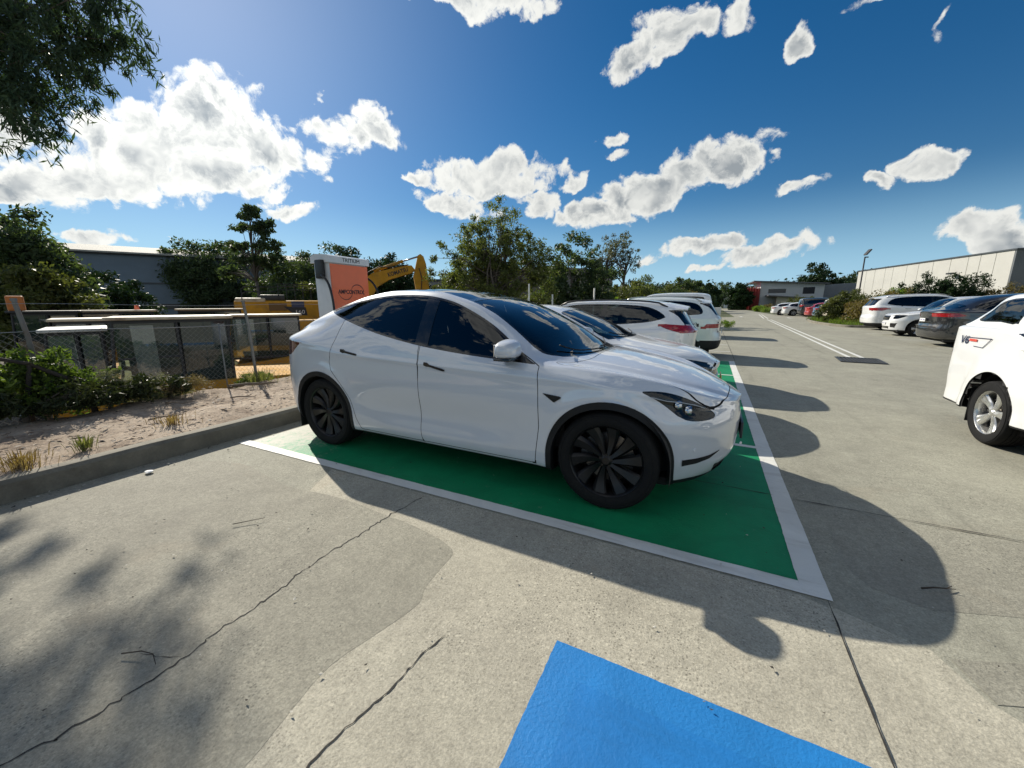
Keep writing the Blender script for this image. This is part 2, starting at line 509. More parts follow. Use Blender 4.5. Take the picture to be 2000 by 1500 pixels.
def wheel(name, rad, width, style, parent, loc, sg, rimmat, rimr=None, caliper=None):
    """part wheel (spoked rim) > tyre, brake_disc; wheel axis is y, outer face towards sg*y"""
    rimr = rimr or rad*.72
    w = MB(); seg = 64; h = width/2
    f = lambda y: sg*y
    # rim barrel and outer lip
    w.lathe([(rimr*.93, f(-h*.9)), (rimr*.90, f(-h*.2)), (rimr*.935, f(h*.62)), (rimr*.965, f(h*.86)), (rimr*1.0, f(h*.93)), (rimr*1.015, f(h*.86))], seg)
    ns = style['n']; tw = style.get('tw', 0); face = style.get('face', .62)*h
    pair = style.get('pair', 0); ws = style.get('w', .05); wo = style.get('wo', ws)
    for k in range(ns):
        for pr in ([-1, 1] if pair else [0]):
            a = 2*math.pi*k/ns+pr*pair*.5/1.0
            a0 = 2*math.pi*k/ns+pr*pair*.28
            n = 6; vs = []; fs = []
            for i in range(n):
                t = i/(n-1); r = rimr*(.16+.79*t)
                an = a0*(1-t)+a*t+tw*t
                wd = (ws*(1-t)+wo*t)*rimr*(1+style.get('flare', 0)*t*t)
                yy = face*(1-.18*math.sin(t*math.pi))+(.10*h*t if style.get('out', 1) else 0)
                c, s_ = math.cos(an), math.sin(an)
                for (dw, dy) in ((-1, -.012), (-.75, 0.0), (style.get('ridge', 0), .008), (.75, 0.0), (1, -.012), (.9, -.032), (-.9, -.032)):
                    vs.append((c*r-s_*wd*dw, f(yy+dy), s_*r+c*wd*dw))
            for i in range(n-1):
                for q in range(7):
                    q2 = (q+1) % 7
                    fs.append((i*7+q, i*7+q2, (i+1)*7+q2, (i+1)*7+q))
            fs.append(tuple(range(7))); fs.append(tuple((n-1)*7+q for q in range(7)))
            w.add(vs, fs)
    w.lathe([(0, f(face+.012)), (rimr*.10, f(face+.012)), (rimr*.13, f(face+.006)), (rimr*.2, f(face-.004)), (rimr*.24, f(face-.03)), (rimr*.2, f(face-.06))], 32)
    for k in range(5):
        a = 2*math.pi*k/5+.3
        M = Matrix.Translation((math.cos(a)*rimr*.165, f(face+.001), math.sin(a)*rimr*.165))
        w.lathe([(0, f(.004)), (.010, f(.004)), (.012, f(-.004))], 8, M=M)
    wo_ = w.build(name, rimmat, parent, True, 35); wo_.location = loc
    t = MB()
    pr = [(rimr*.985, -h*.82), (rimr*1.02, -h*.96), (rad*.86, -h*1.06), (rad*.95, -h*1.0), (rad*.985, -h*.86), (rad*.998, -h*.6)]
    grooves = []
    for g in (-.45, -.15, .15, .45):
        grooves += [(rad, h*(g-.06)), (rad-.009, h*(g-.045)), (rad-.009, h*(g+.045)), (rad, h*(g+.06))]
    pr = pr+grooves+[(a, -b) for a, b in pr[::-1]]
    t.lathe(pr, 72)
    t.lathe([(rad*.90, f(h*1.052)), (rad*.905, f(h*1.068)), (rad*.925, f(h*1.062)), (rad*.93, f(h*1.03))], 72)
    t.build('tyre', RUBBER(), wo_, True, 50)
    d = MB()
    d.lathe([(rimr*.2, f(.0)), (rimr*.70, f(.0)), (rimr*.70, f(-.024)), (rimr*.2, f(-.024))], 40)
    d.build('brake_disc', mat('brake_disc_steel', (.22, .20, .18), .38, .9, var=.2, scale=30), wo_, True, 30)
    c = MB()
    for k in range(8):
        a = R(150)+R(60)*k/7-R(30)
        c.box((rimr*.44, -.035, -.022), (rimr*.76, .03, .022), M=Matrix.Translation((0, f(-.008), 0)) @ Matrix.Rotation(-a, 4, 'Y'))
    c.build('brake_caliper', caliper or mat('caliper_grey', (.12, .12, .12), .5, .5), wo_)
    b = MB(); b.lathe([(0, f(-h*.55)), (rimr*.92, f(-h*.5))], 32); b.build('wheel_back', DARKIN(), wo_)
    return wo_

def interior(parent, x0, x1, w, z, seats, dash, wheelside=-1, seatmat=None, zs=1.0):
    """dark cabin tub, dashboard, seats with head rests and steering wheel"""
    m = MB(); m.box((x1, -w, .35), (x0, w, z-.35)); m.build('cabin_floor', DARKIN(), parent)
    m = MB(); m.box((dash-.28, -w, z-.30), (dash+.30, w, z-.03), bev=.05)
    m.box((dash-.30, -.16, z-.05), (dash-.27, .16, z+.11), bev=.01)
    m.build('dashboard', DARKIN(), parent, True, 30)
    sm = seatmat or mat('seat_leather_black', (.02, .02, .022), .5, var=.3, scale=12, bump=.2)
    for (sx, sy) in seats:
        s = MB()
        s.box((sx-.25, sy-.24, z-.52), (sx+.28, sy+.24, z-.36), bev=.05)
        s.box((-.07, sy-.235, 0), (.07, sy+.235, .60), bev=.06, M=Matrix.Translation((sx-.28, 0, z-.42)) @ Matrix.Rotation(R(-16), 4, 'Y'))
        s.box((-.05, sy-.13, .64), (.05, sy+.13, .80), bev=.04, M=Matrix.Translation((sx-.28, 0, z-.42)) @ Matrix.Rotation(R(-14), 4, 'Y'))
        s.box((-.01, sy-.06, .55), (.01, sy+.06, .68), M=Matrix.Translation((sx-.28, 0, z-.42)) @ Matrix.Rotation(R(-14), 4, 'Y'))
        s.build('seat', sm, parent, True, 40)
    s = MB(); M = Matrix.Translation((dash-.42, wheelside*.37, z-.04)) @ Matrix.Rotation(R(68), 4, 'Y')
    s.tube([(.18*math.cos(a), .18*math.sin(a), 0) for a in [2*math.pi*i/24 for i in range(25)]], .014, 8, M=M, cap=False)
    s.box((-.04, -.17, -.01), (.04, .17, .01), M=M); s.box((-.17, -.03, -.01), (0, .03, .01), M=M)
    s.build('steering_wheel', DARKIN(), parent, True, 40)

def plate(parent, x, z, txt, facing, w=.37, h=.107, y=0.0, back=(.86, .86, .84), ink=(.05, .05, .3)):
    """number plate with raised characters; facing +1 front, -1 rear"""
    b = MB(); b.box((-.006, -w/2, -h/2), (.006, w/2, h/2), bev=.004)
    o = b.build('number_plate', mat('plate_ground_%.1f' % back[2], back, .35), parent, True, 30)
    o.location = (x, y, z); o.rotation_euler = (0, 0, 0 if facing > 0 else math.pi)
    text_on('plate_characters', txt, h*.72, o, (.0075, 0, 0), (R(90), 0, R(90)), mat('plate_ink', ink, .5), w*.9)
    return o

def text_on(name, body, size, parent, loc, rot, m, fitw=None, extr=.0012, shear=0.0, bold=0.0):
    cu = bpy.data.curves.new(name, 'FONT'); cu.body = body; cu.size = size; cu.align_x = 'CENTER'; cu.align_y = 'CENTER'
    cu.extrude = extr; cu.shear = shear; cu.offset = bold; cu.resolution_u = 3
    cu.materials.append(m)
    o = bpy.data.objects.new(name, cu); COL.objects.link(o)
    dg = bpy.context.evaluated_depsgraph_get()
    me = bpy.data.meshes.new_from_object(o.evaluated_get(dg))
    bpy.data.objects.remove(o)
    me.materials.clear(); me.materials.append(m)
    w = max([v.co.x for v in me.vertices] or [1])-min([v.co.x for v in me.vertices] or [0])
    o = bpy.data.objects.new(name, me); COL.objects.link(o)
    o.parent = parent; o.location = loc; o.rotation_euler = rot
    if fitw and w > 1e-4:
        k = fitw/w; o.scale = (k, 1, 1) if k < 1 else (min(k, 1.15), 1, 1)
    return o

def arch(xa, r, za):
    """signed distance to a wheel opening: circle plus everything below it"""
    def f(V):
        d = np.hypot(V[:, 0]-xa, V[:, 2]-za)-r
        b = np.where(V[:, 2] < za, np.abs(V[:, 0]-xa)-r, d)
        return b
    return f

def well(parent, xa, ra, za, yo, yi):
    seg = 20
    for sg in (-1, 1):
        m = MB(); pts = [(xa+ra*math.cos(math.pi*k/seg), za+ra*math.sin(math.pi*k/seg)) for k in range(seg+1)]
        pts = [(xa+ra, .24)]+pts+[(xa-ra, .24)]
        n = len(pts)
        vs = [(x, sg*yo, z) for x, z in pts]+[(x, sg*yi, z) for x, z in pts]
        m.add(vs, [(i, i+1, i+1+n, i+n) for i in range(n-1)]+[tuple(range(n, 2*n))])
        m.build('wheel_arch_liner', DARKIN(), parent, True, 40)

def mirror_part(parent, x, y, z, sg, m, size=1.0):
    b = bmesh.new(); bmesh.ops.create_icosphere(b, subdivisions=4, radius=1)
    for v in b.verts:
        c = v.co.copy()
        q = lambda a, e: math.copysign(abs(a)**e, a)
        X, Y, Z = q(c.x, .7), q(c.y, .7), q(c.z, .62)
        out = Y*sg
        X = X*.115 if X > 0 else X*.06
        Z = Z*(.088-.014*out) if Z > 0 else Z*.058
        v.co = Vector((X, Y*.128, Z))*size
    o = obj('side_mirror', b, m, parent, True); o.location = (x, y, z)
    k = MB(); k.box((-.052*size, -.118*size, -.070*size), (.095*size, .118*size, -.046*size), bev=.011)
    k.box((-.045, -.30*size if sg > 0 else .02, -.085*size), (.035, -.02 if sg > 0 else .30*size, -.055*size), bev=.008)
    k.build('mirror_foot', GLOSSB(), o, True, 30)
    g = MB(); g.box((-.063*size, -.085*size, -.04*size), (-.0585*size, .085*size, .055*size), bev=.001)
    g.build('mirror_glass', mat('mirror_silver', (.8, .85, .9), .02, 1.0), o)
    return o
# ------------------------------------------------------------------ the white electric crossover
def build_ev(loc, rz):
    root = empty('electric_car', loc, rz, 'glossy white electric crossover with black wheels parked nearest on the green bay', 'car', 'white cars nosed or backed into the kerb side row')
    W = carpaint('white_pearl_paint', (.57, .605, .665))
    S = dict(
        keys=[  # x     zb    zs    Ws    zbe   Wbe   zr    Wr    zt
            (.86,  .175, .665, .93, .70,  .80, .715, .55, .722),
            (.74,  .175, .705, .937, .755, .805, .768, .57, .788),
            (.55,  .18, .765, .947, .835, .825, .835, .60, .872),
            (.25,  .19, .855, .954, .935, .845, .915, .62, .962),
            (-.05, .20, .90, .958, .983, .850, .968, .65, 1.02),
            (-.35, .21, .935, .960, 1.0, .878, 1.01, .71, 1.063),
            (-.50, .21, .95, .960, 1.0, .905, 1.04, .80, 1.165),
            (-.62, .21, .96, .960, 1.005, .915, 1.10, .80, 1.255),
            (-.80, .21, .965, .960, 1.01, .92, 1.225, .755, 1.345),
            (-1.0, .21, .965, .960, 1.02, .925, 1.345, .715, 1.43),
            (-1.3, .21, .97, .960, 1.045, .927, 1.465, .67, 1.515),
            (-1.7, .21, .975, .960, 1.085, .922, 1.545, .635, 1.592),
            (-2.1, .21, .985, .960, 1.145, .90, 1.56, .62, 1.605),
            (-2.5, .21, 1.01, .960, 1.22, .855, 1.515, .62, 1.575),
            (-2.85, .215, 1.055, .958, 1.27, .80, 1.43, .62, 1.495),
            (-3.15, .225, 1.085, .956, 1.24, .765, 1.345, .62, 1.40),
            (-3.45, .24, 1.10, .948, 1.17, .77, 1.235, .63, 1.27),
            (-3.65, .26, 1.10, .93, 1.13, .82, 1.165, .66, 1.195),
            (-3.74, .27, 1.09, .925, 1.11, .84, 1.13, .68, 1.15),
            (-3.86, .28, 1.08, .92, 1.09, .85, 1.10, .70, 1.11)],
        xf=.832, xr=-3.79, af=1.0, ar=.75, nf=2.2, nr=2.7,
        FX=[(.15, .66), (.2, .72), (.28, .79), (.4, .828), (.55, .838), (.62, .835), (.68, .818), (.72, .775), (.8, .71)],
        RX=[(.2, -3.66), (.3, -3.78), (.45, -3.86), (.58, -3.875), (.70, -3.86), (.82, -3.84), (.95, -3.815), (1.05, -3.79), (1.12, -3.775)],
        bulge=.022)
    xr_ = -2.89
    def dy(x, y, z):
        d = np.zeros_like(x)
        side_ = np.clip((y-.55)/.2, 0, 1)
        for xa in (0, xr_):
            r = np.hypot(x-xa, z-.36)
            d += .012*np.exp(-((r-.46)/.045)**2)*(z < .98)*(z > .2)
        # door hollow and sill flare
        d -= .016*np.exp(-((z-.50)/.13)**2)*np.exp(-((x+1.45)/.72)**4)
        d += .010*np.exp(-((z-.33)/.05)**2)*np.exp(-((x+1.45)/.80)**4)
        # shoulder line over the doors
        d += .008*np.exp(-((z-(.93+.035*(-x-1)))/.022)**2)*np.exp(-((x+1.6)/1.5)**4)
        d -= .020*np.exp(-((z-.335)/.075)**4)*np.exp(-((x-.60)/.115)**4)
        return d*side_
    S['dy'] = dy
    sh = make_shell(S, .034, 7, 2)
    # inner dark skin behind panel gaps (below the belt only)
    inn = Shell(sh.V-sh.nrm*.012, list(sh.F)); inn.nrm = sh.nrm
    inn.F = [f for f in inn.F if inn.V[list(f)][:, 2].mean() < .93]
    ra = .432
    for xa in (0, xr_):
        inn.take(arch(xa, ra-.02, .36), lambda V: np.abs(V[:, 1]) > .55)
    V_, F_, _ = inn.compact(); raw('inner_shell', V_, F_, DARKIN(), root, True)

    sills = Shell(sh.V, []); 
    # black lower sill strip
    for xa in (0, xr_):
        sh.cut(arch(xa, ra, .36), lambda V: np.abs(V[:, 1]) > .5)
        sh.take(arch(xa, ra, .36), lambda V: np.abs(V[:, 1]) > .5) if False else None
    claddings = []
    for xa in (0, xr_):
        ring = sh.take(arch(xa, ra, .36), lambda V: np.abs(V[:, 1]) > .5)
        ring.cut(arch(xa, .393, .35)); ring.take(arch(xa, .393, .35))
        claddings.append(ring)
    zc = lambda V: V[:, 2]-(.243)
    sh.cut(zc); sill = sh.take(zc)
    sill.obj('sill_trim', BLACKP(), root)
    for i, rg in enumerate(claddings):
        rg.cut(lambda V: V[:, 2]-.205); rg.take(lambda V: V[:, 2]-.205)
        for sg in (-1, 1):
            Vc = Shell(rg.V, [f for f in rg.F if rg.V[list(f)][:, 1].mean()*sg > 0]); Vc.nrm = rg.nrm
            Vc.obj('wheel_arch_trim', BLACKP(), root, off=.006, lip=.06, lipdir=lambda p: (0, -np.sign(p[1]), 0))
    # ---- side glass
    dlo = [(-.53, 1.005), (-.78, 1.022), (-1.1, 1.045), (-1.56, 1.092), (-2.08, 1.175), (-2.4, 1.245), (-2.65, 1.305), (-2.85, 1.352), (-3.02, 1.392), (-2.90, 1.422),
           (-2.51, 1.485), (-2.13, 1.525), (-1.72, 1.520), (-1.5, 1.488), (-1.32, 1.438), (-.99, 1.293), (-.73, 1.128), (-.60, 1.04)]
    dlo = [p for p in dlo]
    fd = xz(crspline(dlo[:9], 5)+crspline(dlo[8:]+[(-.53, 1.005)], 5)[1:])
    fl = lambda V: np.abs(V[:, 1]) > .5
    sh.cut(fd, fl); gl = sh.take(fd, fl)
    fi = lambda V: fd(V)+.016
    gl.cut(fi); inner = gl.take(fi)
    both(gl, 'window_surround', GLOSSB(), root, off=-.001)
    bp0 = [(-1.60, .9), (-1.56, .9), (-1.535, 1.6), (-1.575, 1.6)]
    bpil = [(-1.655, .9), (-1.52, .9), (-1.545, 1.6), (-1.68, 1.6)]
    qp = [(-2.50, 1.1), (-2.455, 1.1), (-2.50, 1.6), (-2.545, 1.6)]
    fr = [(-.5, .9), (-.72, .9), (-.79, 1.3), (-.5, 1.3)]
    for nm, pol in (('b_pillar_trim', bpil), ('mirror_sail_panel', fr)):
        f = xz(pol); inner.cut(f); a = inner.take(f)
        for sg in (-1, 1):
            b = Shell(a.V, [q for q in a.F if a.V[list(q)][:, 1].mean()*sg > 0]); b.nrm = a.nrm
            b.obj(nm, GLOSSB(), root, off=-.002)
    G = glass('side_window_glass', (.045, .055, .06), 1.62)
    for sg in (-1, 1):
        for nm, a0, a1 in (('front_side_window', -1.6, 0), ('rear_side_window', -9, -1.6)):
            b = Shell(inner.V, [q for q in inner.F if inner.V[list(q)][:, 1].mean()*sg > 0 and a0 <= inner.V[list(q)][:, 0].mean() < a1]); b.nrm = inner.nrm
            b.obj(nm, G, root, off=-.005)
    # ---- windscreen, roof glass and rear glass (plan view outline)
    def topy(pol):
        f = xy(pol); return f
    half = [(-.225, 0), (-.235, .25), (-.30, .48), (-.40, .66), (-.475, .735), (-.53, .765), (-.62, .765), (-.80, .72), (-1.0, .675), (-1.3, .625), (-1.7, .585), (-2.1, .565), (-2.5, .555),
            (-2.9, .56), (-3.2, .58), (-3.42, .60), (-3.56, .585), (-3.60, .45), (-3.62, .2), (-3.625, 0)]
    pol = half+[(x, -y) for x, y in half[::-1][1:-1]]
    ft = topy(pol); fz = lambda V: V[:, 2] > .95
    sh.cut(ft, fz); tg = sh.take(ft, fz)
    f2 = lambda V: ft(V)+.022
    tg.cut(f2); tin = tg.take(f2)
    tg.obj('glass_border', GLOSSB(), root, off=-.001)
    band1 = lambda V: np.abs(V[:, 0]+1.27)-.03
    band2 = lambda V: np.abs(V[:, 0]+2.62)-.05
    tin.cut(band1); b_ = tin.take(band1); tin.cut(band2); b2 = tin.take(band2)
    b_.obj('roof_header_band', GLOSSB(), root, off=-.001); b2.obj('roof_header_band', GLOSSB(), root, off=-.001)
    ws = tin.take(lambda V: -(V[:, 0]+1.27)); rf = tin.take(lambda V: -(V[:, 0]+2.62))
    ws.obj('windscreen', glass('windscreen_glass', (.42, .50, .50), 1.62), root, off=-.003)
    rf.obj('glass_roof', glass('roof_glass', (.05, .06, .07), 1.7), root, off=-.003)
    tin.obj('rear_window', glass('roof_glass', (.1, .1, .1)), root, off=-.003)
    # ---- lights
    hl = [(.205, .868), (.30, .868), (.40, .845), (.50, .800), (.58, .755), (.635, .712), (.655, .685), (.64, .668), (.58, .662), (.50, .672), (.44, .70), (.36, .765), (.28, .825), (.22, .858)]
    fh = xz(hl, 4)
    side_ok = lambda V: (np.abs(V[:, 1]) > .30) & (V[:, 0] > .1)
    sh.cut(fh, side_ok); h_ = sh.take(fh, side_ok)
    for sg in (-1, 1):
        b = Shell(h_.V, [q for q in h_.F if h_.V[list(q)][:, 1].mean()*sg > 0]); b.nrm = h_.nrm
        bk = Shell(b.V-b.nrm*.045, list(b.F)); bk.nrm = b.nrm
        lamp = b.obj('headlight', glass('lamp_lens', (.62, .70, .74), 1.5), root, off=-.002)
        bk.obj('lamp_housing', mat('lamp_housing_black', (.012, .013, .016), .3, var=.3, scale=30), lamp)
        c = MB()
        for (px, py, pz, r_) in ((.50, .70, .735, .034), (.44, .745, .775, .030)):
            c.lathe([(0, .015), (r_*.8, .010), (r_, 0), (r_*1.1, -.012), (r_*.9, -.03)], 20, 'x', M=Matrix.Translation((px, sg*py, pz)))
        c.build('lamp_projector', mat('lamp_chrome', (.55, .58, .62), .08, 1.0), lamp, True, 40)
        c = MB()
        c.tube([(.27, sg*.872, .838), (.36, sg*.835, .815), (.45, sg*.775, .80), (.53, sg*.70, .775), (.58, sg*.63, .745)], .0035, 6)
        c.build('lamp_strip', mat('lamp_strip_white', (.35, .38, .42), .25), lamp, True)
    tl = [(-3.14, 1.072), (-3.3, 1.082), (-3.5, 1.09), (-3.9, 1.095), (-3.9, .935), (-3.40, .925), (-3.32, .955), (-3.22, 1.02)]
    ftl = xz(tl); fl2 = lambda V: (np.abs(V[:, 1]) > .25) & (V[:, 0] < -3.0)
    sh.cut(ftl, fl2); t_ = sh.take(ftl, fl2)
    for sg in (-1, 1):
        b = Shell(t_.V, [q for q in t_.F if t_.V[list(q)][:, 1].mean()*sg > 0]); b.nrm = t_.nrm
        b.obj('tail_light', mat('tail_lamp_red_dark', (.10, .012, .014), .08, coat=1, var=.3, scale=18), root, off=-.001)
    # ---- front slits, lower intake
    fog = [(.475, .400), (.56, .398), (.64, .408), (.70, .428), (.685, .405), (.64, .378), (.56, .355), (.475, .350)]
    ff = xz(fog); fo = lambda V: (np.abs(V[:, 1]) > .42) & (V[:, 0] > .3)
    for sg in (-1, 1): decal(sh, 'bumper_vent', [(.478, .398), (.56, .397), (.64, .408), (.70, .428)], [(.478, .352), (.56, .356), (.64, .380), (.70, .424)], sg, BLACKP(), root)
    gr = [(-.50, .31), (.50, .31), (.45, .235), (-.45, .235)]
    fg = yz(gr, 3); fo = lambda V: V[:, 0] > .5
    sh.cut(fg, fo); sh.take(fg, fo).obj('lower_grille', BLACKP(), root, off=-.015)
    # ---- bonnet, doors, hatch: separated by thin gaps over the dark inner skin
    g_ = .0028
    def panel(nm, f, flt, split=True, m=W, handle=None):
        fo_ = lambda V: f(V)-g_; fi_ = lambda V: f(V)+g_
        sh.cut(fo_, flt); sh.cut(fi_, flt)
        p = sh.take(fi_, flt); sh.take(fo_, flt)
        res = []
        for sg in ((-1, 1) if split else (0,)):
            b = p if not sg else Shell(p.V, [q for q in p.F if p.V[list(q)][:, 1].mean()*sg > 0])
            b.nrm = p.nrm; res.append(b.obj(nm, m, root))
        return res
    hood = [(-.24, .55), (-.33, .70), (-.42, .795), (-.30, .835), (0, .80), (.30, .735), (.50, .66), (.62, .57), (.70, .42), (.735, .2), (.745, 0)]
    hp = [(-.215, 0), (-.225, .25)]+hood[0:]
    hp = hp+[(x, -y) for x, y in hp[::-1][1:-1]]
    panel('bonnet', xy(crspline(hp, 3, True)), lambda V: (V[:, 2] > .60) & (V[:, 0] > -.5), False)
    sd = lambda V: np.abs(V[:, 1]) > .6
    fdoor = [(-.505, .995), (-.495, .80), (-.49, .55), (-.52, .262), (-1.0, .262), (-1.60, .262), (-1.615, .40), (-1.61, .8), (-1.60, 1.13), (-1.2, 1.2), (-.7, 1.1)]
    dF = panel('front_door', xz(fdoor), sd)
    rdoor = [(-1.615, 1.13), (-1.61, .8), (-1.615, .40), (-1.60, .262), (-2.36, .262), (-2.405, .36), (-2.47, .55), (-2.58, .70), (-2.70, .82), (-2.72, .90), (-2.69, 1.02), (-2.66, 1.12), (-2.63, 1.30), (-2.2, 1.3)]
    dR = panel('rear_door', xz(rdoor), sd)
    sh.obj('body', W, root, lip=0)
    # handles: black flush pulls
    for drs, x0, x1, z0, z1 in ((dR, -2.545, -2.32, 1.017, .983), (dF, -1.535, -1.335, .955, .913)):
        for sg, d_ in zip((-1, 1), drs):
            h = MB(); n = 12; vs = []
            ang = math.atan2(z1-z0, x1-x0)
            pts = [(0, .014), (.03, .017), (.055, .008), (.19, .010), (.215, .006), (.215, -.006), (.19, -.009), (.06, -.010), (.03, -.017), (.0, -.012)]
            P = [(x0+a*math.cos(ang)-b*math.sin(ang), z0+a*math.sin(ang)+b*math.cos(ang)) for a, b in pts]
            yy = .955 if x0 > -2 else .952
            h.prism(P, sg*(yy+.008), sg*(yy-.03), 'y')
            h.build('door_handle', GLOSSB(), d_)
    # fender camera triangle
    for sg in (-1, 1):
        h = MB(); h.prism([(-.455, .812), (-.33, .800), (-.315, .793), (-.325, .783), (-.365, .755), (-.375, .757)], sg*.9665, sg*.94, 'y')
        h.build('side_repeater', GLOSSB(), root)
    # badge on the bonnet tip and front plate
    b = MB(); b.prism([(.045, -.035), (.045, .035), (.036, .035), (.032, .006), (-.045, 0), (.032, -.006), (.036, -.035)], 0, .003, 'z')
    bo = b.build('badge', mat('badge_chrome', (.35, .36, .38), .12, 1), root); bo.location = (.672, 0, .822); bo.rotation_euler = (R(0), R(22), 0); bo.scale = (1, 1, .5)
    pl = MB(); pl.box((-.008, -.205, -.062), (.008, .205, .062), bev=.004)
    po = pl.build('number_plate', mat('plate_dark', (.03, .03, .035), .35), root, True, 30); po.location = (.846, 0, .50)
    for sg in (-1, 1):
        mo = mirror_part(root, -.75, sg*.968, 1.10, sg, W, .92)
    for sg in (-1, 1):
        for (px, py, pz) in ((.52, .80, .50), (.80, .42, .47)):
            b = MB(); b.lathe([(0, .004), (.011, .004), (.013, 0)], 12, 'x', M=Matrix.Translation((px+.03, sg*py, pz)) @ Matrix.Rotation(sg*math.atan2(py*.9, .55), 4, 'Z')); b.build('parking_sensor', W, root)
    # underbody, liners, mud flaps
    u = MB(); u.box((-3.5, -.72, .17), (.40, .72, .24), bev=.03); u.build('underbody', DARKIN(), root)
    well(root, 0, .42, .36, .90, .62); well(root, xr_, .42, .36, .90, .62)
    for xa, xx in ((xr_, -3.31), (0, -.425)):
        for sg in (-1, 1):
            k = MB(); k.box((xx-.006, min(sg*.70, sg*.925), .15 if xa else .22), (xx+.006, max(sg*.70, sg*.925), .40), bev=.004)
            k.build('mud_flap', BLACKP(), root, True, 30)
    rim = mat('wheel_satin_black', (.006, .006, .007), .35, .2, var=.2, scale=14, dirt=(.015, .014, .013), dscale=9)
    st = dict(n=10, w=.06, wo=.19, tw=.16, ridge=-.5, face=.66, flare=.1)
    for xa in (0, xr_):
        for sg in (-1, 1):
            w_ = wheel('wheel', .356, .255, st, root, (xa, sg*.80, .356), sg, rim, .258)
    interior(root, -.35, -2.9, .78, 1.0, [(-1.45, -.38), (-1.45, .38), (-2.35, -.38), (-2.35, .38)], -.55, -1)
    # wipers resting at the screen base
    w_ = MB()
    for (y0, y1, dx) in ((.62, .02, .0), (-.02, -.60, .01)):
        n = 10; pts = []
        for i in range(n):
            t = i/(n-1); y = y0+(y1-y0)*t; x = -.27-.16*(abs(y)/.6)**2-.035*t
            z = float(pchip([(k[0], k[8]) for k in S['keys']], x))-.04*(abs(y)/.7)**2.2+.012
            pts.append((x, y, z))
        w_.tube(pts, [.006]*n, 6)
    w_.build('wiper', BLACKP(), root, True)
    return root
# ------------------------------------------------------------------ the other parked cars
BASES = dict(
 suv=[(1.0, .12,.44,.97,.46,.82,.50,.60,.505), (.75,.12,.50,.98,.53,.86,.565,.64,.575), (.3,.12,.55,1,.575,.90,.60,.70,.61), (0,.125,.575,1,.60,.90,.62,.72,.635),
      (-.12,.125,.59,1,.61,.92,.635,.76,.66), (-.2,.125,.60,1,.615,.94,.70,.80,.74), (-.3,.125,.605,1,.62,.95,.83,.75,.86), (-.42,.125,.61,1,.625,.95,.925,.70,.955),
      (-.55,.125,.615,1,.635,.95,.955,.67,.99), (-.75,.125,.62,1,.65,.94,.96,.66,1.0), (-1.0,.125,.63,.99,.665,.92,.945,.65,.985), (-1.4,.13,.64,.985,.68,.90,.91,.63,.955),
      (-1.66,.14,.64,.97,.69,.89,.865,.62,.915), (-1.80,.15,.635,.96,.675,.885,.765,.64,.80), (-1.93,.16,.625,.95,.655,.88,.675,.68,.685), (-2.0,.17,.61,.94,.63,.88,.635,.72,.64)],
 hatch=[(1.0,.13,.43,.97,.455,.80,.485,.56,.49), (.72,.13,.50,.985,.525,.84,.565,.61,.58), (.25,.135,.565,1,.60,.88,.62,.67,.64), (-.04,.14,.60,1,.63,.89,.655,.70,.68),
      (-.13,.14,.615,1,.64,.92,.675,.76,.715), (-.22,.14,.62,1,.65,.955,.74,.78,.80), (-.34,.14,.625,1,.655,.965,.84,.735,.89), (-.45,.14,.635,1,.665,.965,.91,.69,.955),
      (-.57,.14,.64,1,.675,.965,.948,.655,.99), (-.75,.14,.645,1,.69,.955,.955,.64,1.0), (-.95,.14,.655,1,.71,.93,.92,.62,.97), (-1.3,.14,.67,.99,.72,.89,.81,.60,.87),
      (-1.6,.15,.675,.98,.715,.87,.74,.62,.765), (-1.85,.16,.67,.96,.69,.86,.70,.66,.71), (-2.0,.17,.65,.94,.665,.85,.68,.68,.69)],
 wagon=[(1.0,.15,.46,.97,.49,.86,.53,.66,.54), (.7,.15,.52,.98,.55,.88,.575,.70,.585), (.2,.15,.56,1,.58,.92,.60,.74,.61), (-.12,.15,.58,1,.60,.93,.62,.78,.64),
      (-.2,.15,.585,1,.605,.94,.67,.82,.71), (-.3,.15,.59,1,.61,.95,.82,.80,.86), (-.38,.15,.595,1,.61,.95,.92,.77,.95), (-.5,.15,.6,1,.61,.95,.955,.75,.985),
      (-.75,.15,.6,1,.61,.95,.965,.745,1.0), (-1.2,.15,.6,1,.615,.95,.96,.74,.995), (-1.6,.15,.6,.99,.62,.94,.945,.73,.98), (-1.82,.16,.6,.98,.62,.93,.925,.73,.955),
      (-1.93,.17,.595,.97,.615,.92,.80,.76,.82), (-2.0,.18,.585,.96,.60,.92,.64,.80,.65)],
 coupe=[(1.0,.12,.44,.97,.46,.82,.50,.60,.505), (.75,.12,.50,.98,.53,.86,.565,.64,.575), (.3,.12,.56,1,.585,.90,.61,.70,.62), (-.05,.125,.585,1,.61,.90,.63,.72,.65),
      (-.2,.125,.60,1,.62,.94,.70,.80,.74), (-.3,.125,.605,1,.625,.95,.83,.75,.86), (-.42,.125,.61,1,.63,.95,.925,.70,.955), (-.6,.125,.615,1,.645,.95,.96,.67,1.0),
      (-.85,.125,.63,1,.67,.93,.93,.64,.975), (-1.1,.13,.645,1,.69,.90,.86,.62,.905), (-1.4,.13,.655,.99,.695,.87,.77,.62,.80), (-1.65,.14,.66,.98,.69,.86,.72,.64,.735),
      (-1.85,.15,.655,.96,.68,.86,.695,.68,.70), (-2.0,.17,.63,.94,.65,.86,.665,.70,.67)])

